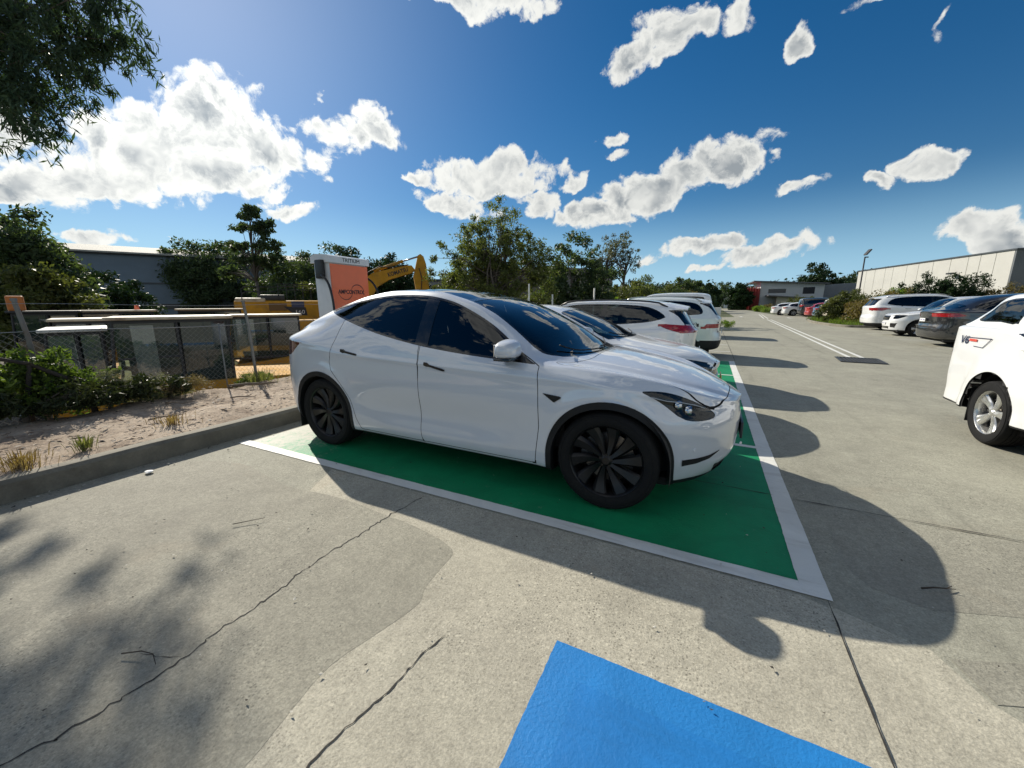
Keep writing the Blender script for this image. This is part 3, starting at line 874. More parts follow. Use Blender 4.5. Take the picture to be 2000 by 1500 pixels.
def build_car(name, loc, rz, label, paint, P, group=None, scale=1.0, res=.055):
    root = empty(name, loc, rz, label, 'car', group)
    root.scale = (scale,)*3
    fo, wb, ro, H, hw = P['fo'], P['wb'], P['ro'], P['H'], P['W']/2
    mx = lambda a: a*fo if a > 0 else (a*wb if a > -1 else -wb+(a+1)*ro)
    base = P.get('base', 'suv')
    K = [(mx(r[0]), r[1]*H, r[2]*H, r[3]*hw, r[4]*H, r[5]*hw, r[6]*H, r[7]*hw, r[8]*H) for r in BASES[base]]
    S = dict(keys=K, xf=fo, xr=-wb-ro, af=P.get('af', .85), ar=P.get('ar', .55), nf=P.get('nf', 2.5), nr=P.get('nr', 3.2),
             FX=P.get('FX') or [(.10*H, fo-.10), (.18*H, fo-.02), (.30*H, fo), (.40*H, fo-.01), (.46*H, fo-.05), (.52*H, fo-.14)],
             RX=P.get('RX') or [(.12*H, -wb-ro+.10), (.2*H, -wb-ro+.0), (.30*H, -wb-ro-.03), (.36*H, -wb-ro-.02), (.44*H, -wb-ro+.03), (.55*H, -wb-ro+.02), (.62*H, -wb-ro+.01)])
    rw = P.get('rw', .35)
    def dy(x, y, z):
        d = np.zeros_like(x); s_ = np.clip((y-.5)/.2, 0, 1)
        for xa in (0, -wb):
            r = np.hypot(x-xa, z-rw); d += P.get('flare', .014)*np.exp(-((r-rw-.11)/.05)**2)*(z < rw+.75)
        xm = -wb/2
        d -= .015*np.exp(-((z-.31*H)/.12)**2)*np.exp(-((x-xm)/(wb*.26))**4)
        d += .007*np.exp(-((z-(P.get('crease', .56)*H))/.025)**2)
        if 'dy' in P: d += P['dy'](x, y, z)
        return d*s_
    S['dy'] = dy
    sh = make_shell(S, res, 5, 1)
    inn = Shell(sh.V-sh.nrm*.015, [f for f in sh.F if sh.V[list(f)][:, 2].mean() < (.56 if base != 'ute' else .5)*H]); inn.nrm = sh.nrm
    ar_ = rw+P.get('gap', .075)
    for xa in (0, -wb): inn.take(arch(xa, ar_-.03, rw), lambda V: np.abs(V[:, 1]) > .45)
    V_, F_, _ = inn.compact(); raw('inner_shell', V_, F_, DARKIN(), root, True)
    wide = lambda V: np.abs(V[:, 1]) > .45
    for xa in (0, -wb):
        f = arch(xa, ar_, rw); sh.cut(f, wide); sh.take(f, wide)
    if P.get('clad'):
        for xa in (0, -wb):
            f = arch(xa, ar_+P['clad'], rw); sh.cut(f, wide); rg = sh.take(f, wide)
            both(rg, 'wheel_arch_trim', BLACKP(), root, off=.005)
    zl = P.get('sillz', .155*H); zc = lambda V: V[:, 2]-zl; sh.cut(zc); sh.take(zc).obj('sill_trim', BLACKP(), root)
    if P.get('rearblack'):
        f = lambda V: V[:, 2]-P['rearblack']; fl = lambda V: V[:, 0] < -wb-.42
        sh.cut(f, fl); sh.take(f, fl).obj('lower_bumper', BLACKP(), root, off=.004)
    # side glass
    G = glass(P.get('glassname', 'privacy_glass'), P.get('tint', (.07, .085, .09)), 1.65)
    GF = glass('clear_side_glass', (.40, .48, .46), 1.6)
    D = P.get('dlo') or [(-.20,.632), (-.5,.645), (-.9,.67), (-1.25,.70), (-1.42,.735), (-1.33,.82), (-1.15,.88), (-.9,.918), (-.7,.927), (-.52,.92), (-.40,.875), (-.28,.76)]
    pol = [(mx(a), b*H) for a, b in D]
    fd = xz(pol, 3); wd = lambda V: (np.abs(V[:, 1]) > .42)
    sh.cut(fd, wd); gl = sh.take(fd, wd); fi = lambda V: fd(V)+.018; gl.cut(fi); inner = gl.take(fi)
    both(gl, 'window_surround', P.get('trim') or GLOSSB(), root)
    for px in P.get('pillars', [-.60]):
        x = mx(px); f = lambda V, x=x: np.abs(V[:, 0]-x-(V[:, 2]-.7*H)*-.12)-.045
        inner.cut(f); both(inner.take(f), 'door_pillar', GLOSSB(), root)
    xb = mx(P.get('pillars', [-.60])[0])
    fr = inner.take(lambda V: xb-V[:, 0])
    both(fr, 'front_side_window', GF, root, off=-.004); both(inner, 'rear_side_window', G, root, off=-.004)
    if P.get('dlo2'):
        fd2 = xz([(mx(a), b*H) for a, b in P['dlo2']], 3); sh.cut(fd2, wd); g3 = sh.take(fd2, wd); fi2 = lambda V: fd2(V)+.02; g3.cut(fi2); in2 = g3.take(fi2)
        both(g3, 'window_surround', GLOSSB(), root); both(in2, 'canopy_window', glass('canopy_glass', (.03, .04, .05), 1.6), root, off=-.004)
    # windscreen
    cw, hd = P.get('cowl', -.10), P.get('header', -.43)
    hp = [(mx(cw), 0), (mx(cw)-.02, .3*hw), (mx(cw)-.09, .60*hw), (mx(cw-.05)-.08, .80*hw), (mx(cw-.10)-.06, .80*hw), (mx(hd+.10), .725*hw), (mx(hd+.02), .66*hw), (mx(hd)+.0, .60*hw), (mx(hd)+.01, 0)]
    po = hp+[(x, -y) for x, y in hp[::-1][1:-1]]
    f = xy(po); top = lambda V: V[:, 2] > .6*H
    sh.cut(f, top); g = sh.take(f, top); f2 = lambda V: f(V)+.03; g.cut(f2); g2 = g.take(f2)
    g.obj('screen_border', GLOSSB(), root); g2.obj('windscreen', glass('windscreen_green', (.38, .52, .52), 1.62), root, off=-.003)
    # rear glass
    if P.get('rearglass', True):
        rz0, rz1, rwid = P.get('rg', (.68, .875, .70))
        rp = [(-rwid*hw, rz0*H+.03), (-rwid*hw*.6, rz0*H), (rwid*hw*.6, rz0*H), (rwid*hw, rz0*H+.03), (rwid*hw*.93, rz1*H), (-rwid*hw*.93, rz1*H)]
        f = yz(rp); bk = lambda V: V[:, 0] < mx(-1.42)
        sh.cut(f, bk); sh.take(f, bk).obj('rear_window', glass('rear_glass', (.06, .075, .085), 1.65), root, off=-.004)
    # lamps
    hl = P.get('hl') or [(.60,.50), (.75,.49), (.95,.45), (1.1,.42), (1.1,.375), (.85,.39), (.6,.44), (.40,.515), (.42,.53)]
    f = xz([(mx(a), b*H) for a, b in hl], 2); fl = lambda V: (np.abs(V[:, 1]) > P.get('hly', .42)*hw/.9) & (V[:, 0] > .1)
    sh.cut(f, fl); h_ = sh.take(f, fl)
    for sg in (-1, 1):
        b = Shell(h_.V, [q for q in h_.F if h_.V[list(q)][:, 1].mean()*sg > 0]); b.nrm = h_.nrm
        lamp = b.obj('headlight', glass('lamp_lens', (.62, .70, .74), 1.5), root)
        if lamp:
            bk_ = Shell(b.V-b.nrm*.04, list(b.F)); bk_.nrm = b.nrm
            bk_.obj('lamp_housing', mat('lamp_housing_silver', (.25, .26, .28), .25, .7, var=.5, scale=40, bump=.8, bscale=50), lamp)
            c = MB()
            V2, F2, _ = b.compact(); cx = V2.mean(0)
            for dx, dyy in ((.03, -.03), (-.07, .05)):
                c.lathe([(0, .0), (.035, -.004), (.045, -.02), (.04, -.04)], 16, 'x', M=Matrix.Translation((cx[0]+dx-.02, cx[1]+sg*dyy, cx[2])))
            c.build('lamp_reflector', mat('lamp_chrome', (.55, .58, .62), .08, 1.0), lamp, True)
    tl = P.get('tl') or [(-1.55,.615), (-1.7,.63), (-2.2,.63), (-2.2,.54), (-1.85,.535)]
    f = xz([(mx(a), b*H) for a, b in tl]); fl = lambda V: (np.abs(V[:, 1]) > P.get('tly', .5)*hw/.9) & (V[:, 0] < -wb-.2)
    sh.cut(f, fl); t_ = sh.take(f, fl)
    for sg in (-1, 1):
        b = Shell(t_.V, [q for q in t_.F if t_.V[list(q)][:, 1].mean()*sg > 0]); b.nrm = t_.nrm
        to = b.obj('tail_light', mat('tail_lamp_red', (.32, .012, .016), .12, coat=1, var=.45, scale=26, bump=.2, bscale=80), root, off=.004)
    # grille and lower openings
    for gname, gp, off in P.get('grilles', [('grille', [(-.48,.42), (.48,.42), (.42,.30), (.30,.27), (-.30,.27), (-.42,.30)], -.015), ('lower_grille', [(-.55,.20), (.55,.20), (.5,.15), (-.5,.15)], -.01)]):
        f = yz([(a*hw, b*H) for a, b in gp]); fr_ = lambda V: V[:, 0] > .3
        sh.cut(f, fr_); a = sh.take(f, fr_)
        gm = a.obj(gname, GLOSSB(), root, off=off)
        ys = [p[0]*hw for p in gp]; zs = [p[1]*H for p in gp]
        if gname == 'grille' and gm:
            sl = MB()
            for k in range(5):
                z = min(zs)+(max(zs)-min(zs))*(k+.5)/5; ww = (max(ys)-.03)*(.75+.25*(z-min(zs))/(max(zs)-min(zs)))
                xs_ = [float(pchip(S['FX'], z))-S['af']+S['af']*max(0, 1-(abs(y)/(hw*.95))**S['nf'])**(1/S['nf']) for y in np.linspace(-ww, ww, 9)]
                sl.tube([(x-.008, y, z) for x, y in zip(xs_, np.linspace(-ww, ww, 9))], .008, 5)
            sl.build('grille_bars', mat('grille_chrome', (.45, .46, .48), .2, .9), gm, True)
    if P.get('fog'):
        f = xz([(mx(a), b*H) for a, b in P['fog']]); fl = lambda V: (np.abs(V[:, 1]) > .45) & (V[:, 0] > .2)
        sh.cut(f, fl); both(sh.take(f, fl), 'fog_lamp_bezel', GLOSSB(), root, off=.003)
    # gaps: bonnet, doors, tailgate
    def gap(f, flt):
        fo_ = lambda V: f(V)-.0035; sh.cut(fo_, flt); sh.take(fo_, flt)
    wall = lambda V: (np.abs(V[:, 1]) > .5)
    zt_ = .66*H
    for xs in P.get('doors', [-.22, -.60, -.98]):
        x = mx(xs)
        ln = [(x, zt_), (x-.01, .45*H), (x, .17*H)] if xs > -.9 else [(mx(-.97), zt_+.05), (mx(-.98), .5*H), (mx(-.985)+rw*.75, rw+.36), (mx(-.985)+rw+.12, .17*H)]
        gap(lambda V, ln=ln: sdline(crspline(ln, 4), V[:, 0], V[:, 2]), wall)
    if P.get('frontdetail', True):
        hd_ = [(mx(cw)-.05, .80*hw), (.1*fo, .84*hw), (.5*fo, .76*hw), (.80*fo, .58*hw), (.93*fo, .3*hw), (.95*fo, 0)]
        ln = hd_+[(x, -y) for x, y in hd_[::-1][1:]]
        gap(lambda V: sdline(crspline(ln, 3), V[:, 0], V[:, 1]), lambda V: (V[:, 2] > .44*H) & (V[:, 0] > -.6))
    if P.get('reardetail', True):
        ln = [(-.72*hw, .75*H), (-.76*hw, .6*H), (-.70*hw, .5*H), (-.66*hw, .37*H), (.66*hw, .37*H), (.70*hw, .5*H), (.76*hw, .6*H), (.72*hw, .75*H)]
        gap(lambda V: sdline(ln, V[:, 1], V[:, 2]), lambda V: V[:, 0] < -wb-.45*ro)
    sh.obj('body', paint, root)
    # door handles
    hz = P.get('handlez', .60)*H
    for xs in P.get('handles', [-.55, -.90]):
        for sg in (-1, 1):
            h = MB(); x = mx(xs); y = sg*(hw*.985+.02)
            h.tube([(x-.10, y-sg*.025, hz), (x-.085, y, hz), (x+.085, y, hz-.006), (x+.10, y-sg*.025, hz-.006)], .011, 6)
            h.build('door_handle', paint if not P.get('chromeh') else mat('grille_chrome', (.45, .46, .48), .2, .9), root, True)
    for sg in (-1, 1): mirror_part(root, mx(P.get('mirx', -.235)), sg*(hw+.085), .655*H+P.get('mirz', 0), sg, paint, .95)
    u = MB(); u.box((-wb-ro*.75, -hw*.8, .17), (fo*.7, hw*.8, .30), bev=.03); u.build('underbody', DARKIN(), root)
    well(root, 0, ar_-.012, rw, hw*.93, hw*.62); well(root, -wb, ar_-.012, rw, hw*.93, hw*.62)
    for xa in (0, -wb):
        for sg in (-1, 1):
            wheel('wheel', rw, P.get('tw', .225), P.get('wst', dict(n=5, w=.09, wo=.16, pair=.22)), root, (xa, sg*(hw-.125), rw), sg, P.get('rim') or mat('alloy_silver', (.42, .43, .44), .3, .85, var=.12), rw*.68)
    interior(root, mx(-.12), mx(-1.3), hw*.82, .64*H, [(mx(-.52), -.36), (mx(-.52), .36), (mx(-.88), -.36), (mx(-.88), .36)], mx(-.22), P.get('ws', 1), P.get('seatm'))
    if P.get('rails'):
        for sg in (-1, 1):
            r_ = MB(); n = 14; pts = []
            for i in range(n):
                x = mx(-.42)+(mx(-1.45)-mx(-.42))*i/(n-1)
                z = float(pchip([(k[0], k[6]) for k in K], x))+P.get('railh', .055)-(.045 if i in (0, n-1) else 0)
                y = float(pchip([(k[0], k[7]) for k in K], x))-.01
                pts.append((x, sg*y, z))
            r_.tube(pts, .017, 6); r_.build('roof_rail', P['rails'], root, True)
    if P.get('spoiler'):
        s_ = MB(); x0 = mx(-1.42); x1 = mx(P.get('spx', -1.80)); n = 13
        zt_ = float(pchip([(k[0], k[8]) for k in K], x0)); zr_ = float(pchip([(k[0], k[6]) for k in K], x0)); wr_ = float(pchip([(k[0], k[7]) for k in K], x0))
        zt2 = float(pchip([(k[0], k[8]) for k in K], mx(-1.36))); sl_ = (zt2-zt_)/(mx(-1.36)-x0); xm_ = (x0+x1)/2
        vs = []
        for i in range(n):
            f_ = -1+2*i/(n-1); y = f_*wr_*.97; z = zt_-(zt_-zr_)*abs(f_)**2.6+.004; e_ = 1 if abs(f_) < .9 else .55
            xe = x0+(x1-x0)*e_; ze = z+(xe-x0)*sl_*1.15-.004
            vs += [(x0, y, z), (xe, y*.98, ze), (xe, y*.98, ze-.022), (x0, y, z-.05)]
        s_.add(vs, [(4*i+k, 4*i+(k+1) % 4, 4*i+4+(k+1) % 4, 4*i+4+k) for i in range(n-1) for k in range(4)]+[(0, 1, 2, 3), (4*n-4, 4*n-3, 4*n-2, 4*n-1)])
        s_.build('roof_spoiler', paint, root, True, 40)
    if P.get('wiper'):
        w_ = MB(); xx = mx(-1.9); w_.tube([(xx-.06, 0, .69*H), (xx-.03, -.30, .71*H)], .009, 6); w_.lathe([(0, 0), (.03, 0), (.03, .03), (0, .03)], 10, 'x', M=Matrix.Translation((xx-.09, 0, .69*H)))
        w_.build('wiper', BLACKP(), root)
    if P.get('fwiper'):
        w_ = MB()
        for (y0, y1) in ((.60, .02), (-.02, -.58)):
            pts = []
            for i in range(9):
                y = y0+(y1-y0)*i/8; x = mx(cw)-.05-.17*(abs(y)/.6)**2-.03*i/8
                z = float(pchip([(k[0], k[8]) for k in K], x))-.035*(abs(y)/.7)**2+.012
                pts.append((x, y, z))
            w_.tube(pts, .007, 6)
        w_.build('wiper', BLACKP(), root)
    for q in P.get('plates', []):
        plate(root, q[0], q[1], q[2], q[3], back=q[4] if len(q) > 4 else (.86, .86, .84))
    return root

def neighbours():
    wh = carpaint('solid_white_paint', (.76, .77, .77), dust=.04)
    G = 'white cars nosed or backed into the kerb side row'
    blackrail = mat('rail_black', (.02, .02, .02), .4)
    silver = mat('rail_silver', (.5, .5, .5), .3, .8)
    build_car('hatchback_car', (-.67, 5.58, 0), 0, 'white hatchback parked nose out just beyond the electric crossover', wh,
        dict(base='hatch', fo=.84, wb=2.65, ro=.83, H=1.455, W=1.80, rw=.325, cowl=-.085, header=-.43, nf=2.3, af=.95, fwiper=1, ws=-1,
             seatm=mat('seat_cloth_dark', (.03, .03, .035), .8),
             dlo=[(-.19,.655), (-.5,.675), (-.9,.715), (-1.15,.745), (-1.28,.775), (-1.1,.86), (-.9,.905), (-.7,.925), (-.55,.92), (-.42,.865), (-.29,.765)],
             tint=(.3, .38, .37), glassname='green_side_glass', reardetail=False, mirx=-.25,
             hl=[(.30,.575), (.55,.55), (.80,.515), (.98,.475), (1.05,.43), (.85,.425), (.62,.46), (.42,.53)], hly=.40,
             grilles=[('grille', [(-.56,.435), (-.3,.45), (.3,.45), (.56,.435), (.44,.30), (.30,.235), (-.30,.235), (-.44,.30)], -.012), ('lower_grille', [(-.6,.20), (.6,.20), (.55,.145), (-.55,.145)], -.01)],
             fog=[(.72,.30), (1.0,.30), (1.0,.24), (.76,.22)], clad=0, plates=[(.862, .50, 'DKV 38R', 1, (.75, .6, .12))]), group=G)
    build_car('suv_car', (-3.66, 7.78, 0), math.pi, 'white crossover with black roof rails and sloping tinted windows parked tail out behind the hatchback', wh,
        dict(base='suv', fo=.86, wb=2.60, ro=.90, H=1.54, W=1.83, rw=.345, rails=blackrail, spoiler=1, spx=-1.80, spz=.915, wiper=1, railh=.04,
             dlo=[(-.22,.655), (-.5,.685), (-.9,.715), (-1.2,.745), (-1.42,.78), (-1.46,.79), (-1.3,.86), (-1.1,.905), (-.9,.93), (-.7,.94), (-.52,.93), (-.40,.885), (-.29,.78)],
             pillars=[-.74], rg=(.70,.87,.74), tl=[(-1.28,.715), (-1.45,.72), (-2.2,.69), (-2.2,.63), (-1.75,.625), (-1.5,.665)], tly=.36, ar=.62,
             fog=None, frontdetail=False, plates=[(-3.54, .62, 'CXR 71P', -1)]), group=G)
    build_car('suv_car', (-3.33, 12.2, 0), math.pi, 'white boxier crossover with red block tail lamps and black lower bumper parked tail out', carpaint('cool_white_paint', (.72, .76, .76), dust=.05),
        dict(base='suv', fo=.87, wb=2.68, ro=.95, H=1.66, W=1.84, rw=.35, rails=silver, spoiler=1, spx=-1.70, spz=.935, spoilerx=1, rearblack=.50, ar=.5, nr=3.6,
             dlo=[(-.22,.655), (-.5,.665), (-.9,.68), (-1.3,.70), (-1.50,.72), (-1.50,.77), (-1.38,.86), (-1.15,.90), (-.9,.92), (-.7,.927), (-.52,.92), (-.40,.875), (-.29,.76)],
             rg=(.68,.88,.74), tl=[(-1.55,.51), (-1.62,.56), (-2.2,.565), (-2.2,.50), (-1.55,.495)], tly=.42, frontdetail=False, plates=[(-3.66, .70, 'BTQ 40L', -1)]), group=G)
    build_car('four_wheel_drive_car', (-3.75, 20.0, 0), math.pi, 'tall boxy white four wheel drive with side window row parked beyond the crossovers', wh,
        dict(base='wagon', fo=.90, wb=2.80, ro=1.05, H=1.97, W=1.94, rw=.39, ar=.35, nr=5,
             dlo=[(-.22,.62), (-.6,.622), (-1.1,.63), (-1.6,.64), (-1.66,.66), (-1.64,.88), (-1.5,.90), (-1.1,.91), (-.7,.915), (-.50,.905), (-.40,.86), (-.30,.75)],
             pillars=[-.56, -1.0], rg=(.64,.86,.74), tl=[(-1.78,.56), (-2.2,.56), (-2.2,.40), (-1.8,.40)], tly=.55, frontdetail=False), group=G)

def right_row():
    G = 'cars parked along the right hand side'
    wh = carpaint('solid_white_paint', (.76, .77, .77), dust=.04)
    blk = carpaint('black_paint', (.006, .007, .010), dust=.01)
    silv = mat('alloy_silver', (.42, .43, .44), .3, .85, var=.12)
    build_car('suv_car', (8.95+2.93*1.1, 28.8, 0), 0, 'large white sport wagon with silver wheels parked beside the right hand shrub bed', wh,
        dict(base='suv', fo=.87, wb=2.93, ro=1.05, H=1.76, W=1.94, rw=.37, rails=silver_(), spoiler=1, clad=.03,
             tl=[(-1.32,.60), (-1.5,.63), (-2.2,.625), (-2.2,.56), (-1.6,.545)], tly=.42, rearblack=.36,
             wst=dict(n=5, w=.07, wo=.11, pair=.30), frontdetail=False, chromeh=1, rim=silv), group=G, scale=1.1)
    build_car('station_wagon_car', (8.15, 23.9, 0), math.pi, 'white wagon with black grille facing the lane between a white and a black car', wh,
        dict(base='suv', fo=.90, wb=2.64, ro=.95, H=1.72, W=1.80, rw=.345, reardetail=False,
             hl=[(.45,.535), (.7,.54), (1.1,.52), (1.1,.45), (.75,.44)], hly=.50,
             grilles=[('grille', [(-.42,.52), (.42,.52), (.36,.40), (-.36,.40)], -.012), ('lower_grille', [(-.45,.25), (.45,.25), (.4,.19), (-.4,.19)], -.01)],
             fog=[(.75,.33), (1.1,.33), (1.1,.23), (.8,.22)], plates=[(.915, .56, 'EHJ 29F', 1)]), group=G)
    build_car('coupe_suv_car', (6.75+4.03, 18.6, 0), 0, 'black sloping roof sport crossover with long red tail lamp behind the white ute', blk,
        dict(base='coupe', fo=.87, wb=2.93, ro=1.10, H=1.70, W=1.98, rw=.38, ar=.7, nr=2.8,
             dlo=[(-.20,.635), (-.5,.65), (-.9,.69), (-1.1,.72), (-1.25,.75), (-1.1,.81), (-.9,.88), (-.7,.925), (-.52,.92), (-.40,.875), (-.28,.76)],
             tl=[(-1.40,.60), (-1.6,.64), (-2.2,.635), (-2.2,.575), (-1.6,.57)], tly=.35, rg=(.715,.80,.70), frontdetail=False, plates=[(-4.06, .86, 'CPV 52N', -1)]), group=G, scale=1.02)
def silver_(): return mat('rail_silver', (.5, .5, .5), .3, .8)
# ------------------------------------------------------------------ vegetation
def leafmat(name, c0, c1, trans=.35, scale=1.6, rough=.5):
    if name in MATS: return MATS[name]
    m = bpy.data.materials.new(name); m.use_nodes = True; t = m.node_tree
    for n in list(t.nodes): t.nodes.remove(n)
    out = N(t, 'ShaderNodeOutputMaterial'); tc = N(t, 'ShaderNodeTexCoord')
    n1 = N(t, 'ShaderNodeTexNoise'); setin(n1, Scale=scale, Detail=5, Roughness=.75); L(t, tc.outputs['Object'], n1.inputs['Vector'])
    mr = N(t, 'ShaderNodeMapRange'); setin(mr, From_Min=.34, From_Max=.66); L(t, n1.outputs['Fac'], mr.inputs['Value'])
    mx = N(t, 'ShaderNodeMix', data_type='RGBA'); L(t, mr.outputs[0], mx.inputs[0]); mx.inputs[6].default_value = c4(c0); mx.inputs[7].default_value = c4(c1)
    n2 = N(t, 'ShaderNodeTexNoise'); setin(n2, Scale=scale*14, Detail=2); L(t, tc.outputs['Object'], n2.inputs['Vector'])
    m2 = N(t, 'ShaderNodeMapRange'); setin(m2, From_Min=.3, From_Max=.7, To_Min=.55, To_Max=1.5); L(t, n2.outputs['Fac'], m2.inputs['Value'])
    mm = N(t, 'ShaderNodeMix', data_type='RGBA', blend_type='MULTIPLY'); mm.inputs[0].default_value = 1; L(t, mx.outputs[2], mm.inputs[6]); L(t, m2.outputs[0], mm.inputs[7])
    b = N(t, 'ShaderNodeBsdfPrincipled'); b.inputs['Roughness'].default_value = rough; b.inputs['Specular IOR Level'].default_value = .18; L(t, mm.outputs[2], b.inputs['Base Color'])
    tr = N(t, 'ShaderNodeBsdfTranslucent')
    yl = N(t, 'ShaderNodeMix', data_type='RGBA', blend_type='MULTIPLY'); yl.inputs[0].default_value = 1; L(t, mm.outputs[2], yl.inputs[6]); yl.inputs[7].default_value = (1.5, 1.6, .6, 1)
    L(t, yl.outputs[2], tr.inputs[0])
    s = N(t, 'ShaderNodeMixShader'); s.inputs[0].default_value = trans; L(t, b.outputs[0], s.inputs[1]); L(t, tr.outputs[0], s.inputs[2]); L(t, s.outputs[0], out.inputs[0])
    MATS[name] = m; return m

def bark(name='bark_grey', c=(.10, .085, .07)):
    return mat(name, c, .9, var=.4, scale=9, bump=.6, bscale=25)

def leaf_cloud(name, C, Rc, per, size, m, parent, rng, asp=.35, droop=0.0, flat=0.0, bias=.6):
    """C: clump centres (n,3), Rc: clump radii (n,). many small leaf quads"""
    C = np.repeat(np.asarray(C, float), per, 0); Rr = np.repeat(np.asarray(Rc, float), per)
    n = len(C)
    d = rng.normal(size=(n, 3)); d /= np.linalg.norm(d, axis=1)[:, None]
    rad = rng.random(n)**bias
    P = C+d*(Rr*rad)[:, None]*np.array([1, 1, 1-flat])
    t = rng.normal(size=(n, 3)); t[:, 2] -= droop; t += d*.5; t /= np.linalg.norm(t, axis=1)[:, None]
    w = np.cross(t, rng.normal(size=(n, 3))); w /= np.linalg.norm(w, axis=1)[:, None]+1e-9
    s = size*(.6+.8*rng.random(n))
    V = np.empty((n, 4, 3)); V[:, 0] = P-t*s[:, None]; V[:, 1] = P+w*(s*asp)[:, None]; V[:, 2] = P+t*s[:, None]; V[:, 3] = P-w*(s*asp)[:, None]
    me = bpy.data.meshes.new(name)
    me.vertices.add(n*4); me.vertices.foreach_set('co', V.reshape(-1))
    me.loops.add(n*4); me.loops.foreach_set('vertex_index', np.arange(n*4, dtype=np.int32))
    me.polygons.add(n); me.polygons.foreach_set('loop_start', np.arange(0, n*4, 4, dtype=np.int32)); me.polygons.foreach_set('loop_total', np.full(n, 4, np.int32))
    me.materials.append(m); me.update(calc_edges=True)
    o = bpy.data.objects.new(name, me); COL.objects.link(o); o.parent = parent
    return o

def tree(name, loc, label, cat, crown, n, per, size, lm, seed, group=None, trunk_r=.15, fork=.3, nb=26, rc=(.35, .7), asp=.35, droop=0., bm=None, shell=.5, multi=1, bias=.6, flat=.25, lean=(0, 0), leafname='crown'):
    """crown: ellipsoids (cx,cy,cz,rx,ry,rz) relative to loc; clumps fill their outer volume, limbs reach the clumps"""
    rng = np.random.default_rng(seed)
    root = empty(name, loc, 0, label, cat, group)
    vol = np.array([c[3]*c[4]*c[5] for c in crown])**.7; vol /= vol.sum()
    C = []; Rc = []
    for i in range(n):
        c = crown[rng.choice(len(crown), p=vol)]
        d = rng.normal(size=3); d /= np.linalg.norm(d)
        r = shell+(1-shell)*rng.random() if rng.random() < .8 else rng.random()
        r *= 1+.10*float(np.clip(rng.normal(), -1.5, 1.5))
        C.append((c[0]+d[0]*c[3]*r, c[1]+d[1]*c[4]*r, max(c[2]+d[2]*c[5]*r, .15))); Rc.append(rng.uniform(*rc)*(1.15-.4*r))
    C = np.array(C); Rc = np.array(Rc)
    leaf_cloud(leafname, C, Rc, per, size, lm, root, rng, asp, droop, flat, bias)
    if trunk_r > 0:
        b = MB(); top = max(c[2]+c[5] for c in crown); zf = top*fork
        for k in range(multi):
            a = 2*math.pi*k/max(multi, 1)+seed
            off = np.array([math.cos(a), math.sin(a), 0])*trunk_r*(1.3 if multi > 1 else 0)
            base = np.array([0, 0, 0])+off; fk = np.array([lean[0], lean[1], zf])+off*3+np.array([math.cos(a), math.sin(a), 0])*(.12*zf if multi > 1 else 0)
            b.tube([base-np.array([0, 0, .1]), base*.6+fk*.4+rng.normal(size=3)*.03*zf*np.array([1, 1, 0]), fk], [trunk_r*1.25, trunk_r*.95, trunk_r*.75], 9)
            idx = rng.permutation(len(C))[:nb//multi]
            # main leader
            w_ = C[:, 2]-1.2*np.hypot(C[:, 0]-fk[0], C[:, 1]-fk[1]); q_ = np.argsort(-(w_+rng.random(len(C))*.25*top)); tp = C[q_[min(6, len(C)-1)]]*.92+fk*.08
            b.tube([fk, fk*.5+tp*.5+rng.normal(size=3)*.06*top*.5, tp], [trunk_r*.7, trunk_r*.38, trunk_r*.08], 7)
            for i in idx:
                e = C[i]; t0 = rng.random()*.55; s = fk*(1-t0)+(tp)*t0; 
                if s[2] > e[2]+.2: s = fk
                mid = s*.45+e*.55+np.array([0, 0, .10*np.linalg.norm(e-s)])*(1 if e[2] > s[2] else -.3)+rng.normal(size=3)*.05*np.linalg.norm(e-s)
                r0 = trunk_r*rng.uniform(.18, .42)
                b.tube([s, (s+mid)/2+rng.normal(size=3)*.02, mid, e], [r0, r0*.8, r0*.5, r0*.12], 5)
        b.build('trunk', bm or bark(), root, True)
    return root

def grass(name, area, n, h, m, seed, zfun=lambda x, y: 0, label=None, w=.012, spread=.35, cat='grass'):
    """area: list of (x0,y0,x1,y1) boxes; blades as bent quads"""
    rng = np.random.default_rng(seed); vs = []; fs = []
    ar = np.array([(a[2]-a[0])*(a[3]-a[1]) for a in area]); ar = ar/ar.sum()
    for i in range(n):
        a = area[rng.choice(len(area), p=ar)]; x = rng.uniform(a[0], a[2]); y = rng.uniform(a[1], a[3]); z = zfun(x, y)
        an = rng.random()*6.28; hh = h*rng.uniform(.4, 1.2); dx, dy = math.cos(an), math.sin(an); lx, ly = rng.normal(0, spread*hh), rng.normal(0, spread*hh)
        k = len(vs); vs += [(x-dx*w, y-dy*w, z), (x+dx*w, y+dy*w, z), (x+lx*.4+dx*w*.7, y+ly*.4+dy*w*.7, z+hh*.6), (x+lx*.4-dx*w*.7, y+ly*.4-dy*w*.7, z+hh*.6), (x+lx, y+ly, z+hh)]
        fs += [(k, k+1, k+2, k+3), (k+3, k+2, k+4)]
    o = raw(name, vs, fs, m)
    return tag(o, label, cat, kind='stuff')

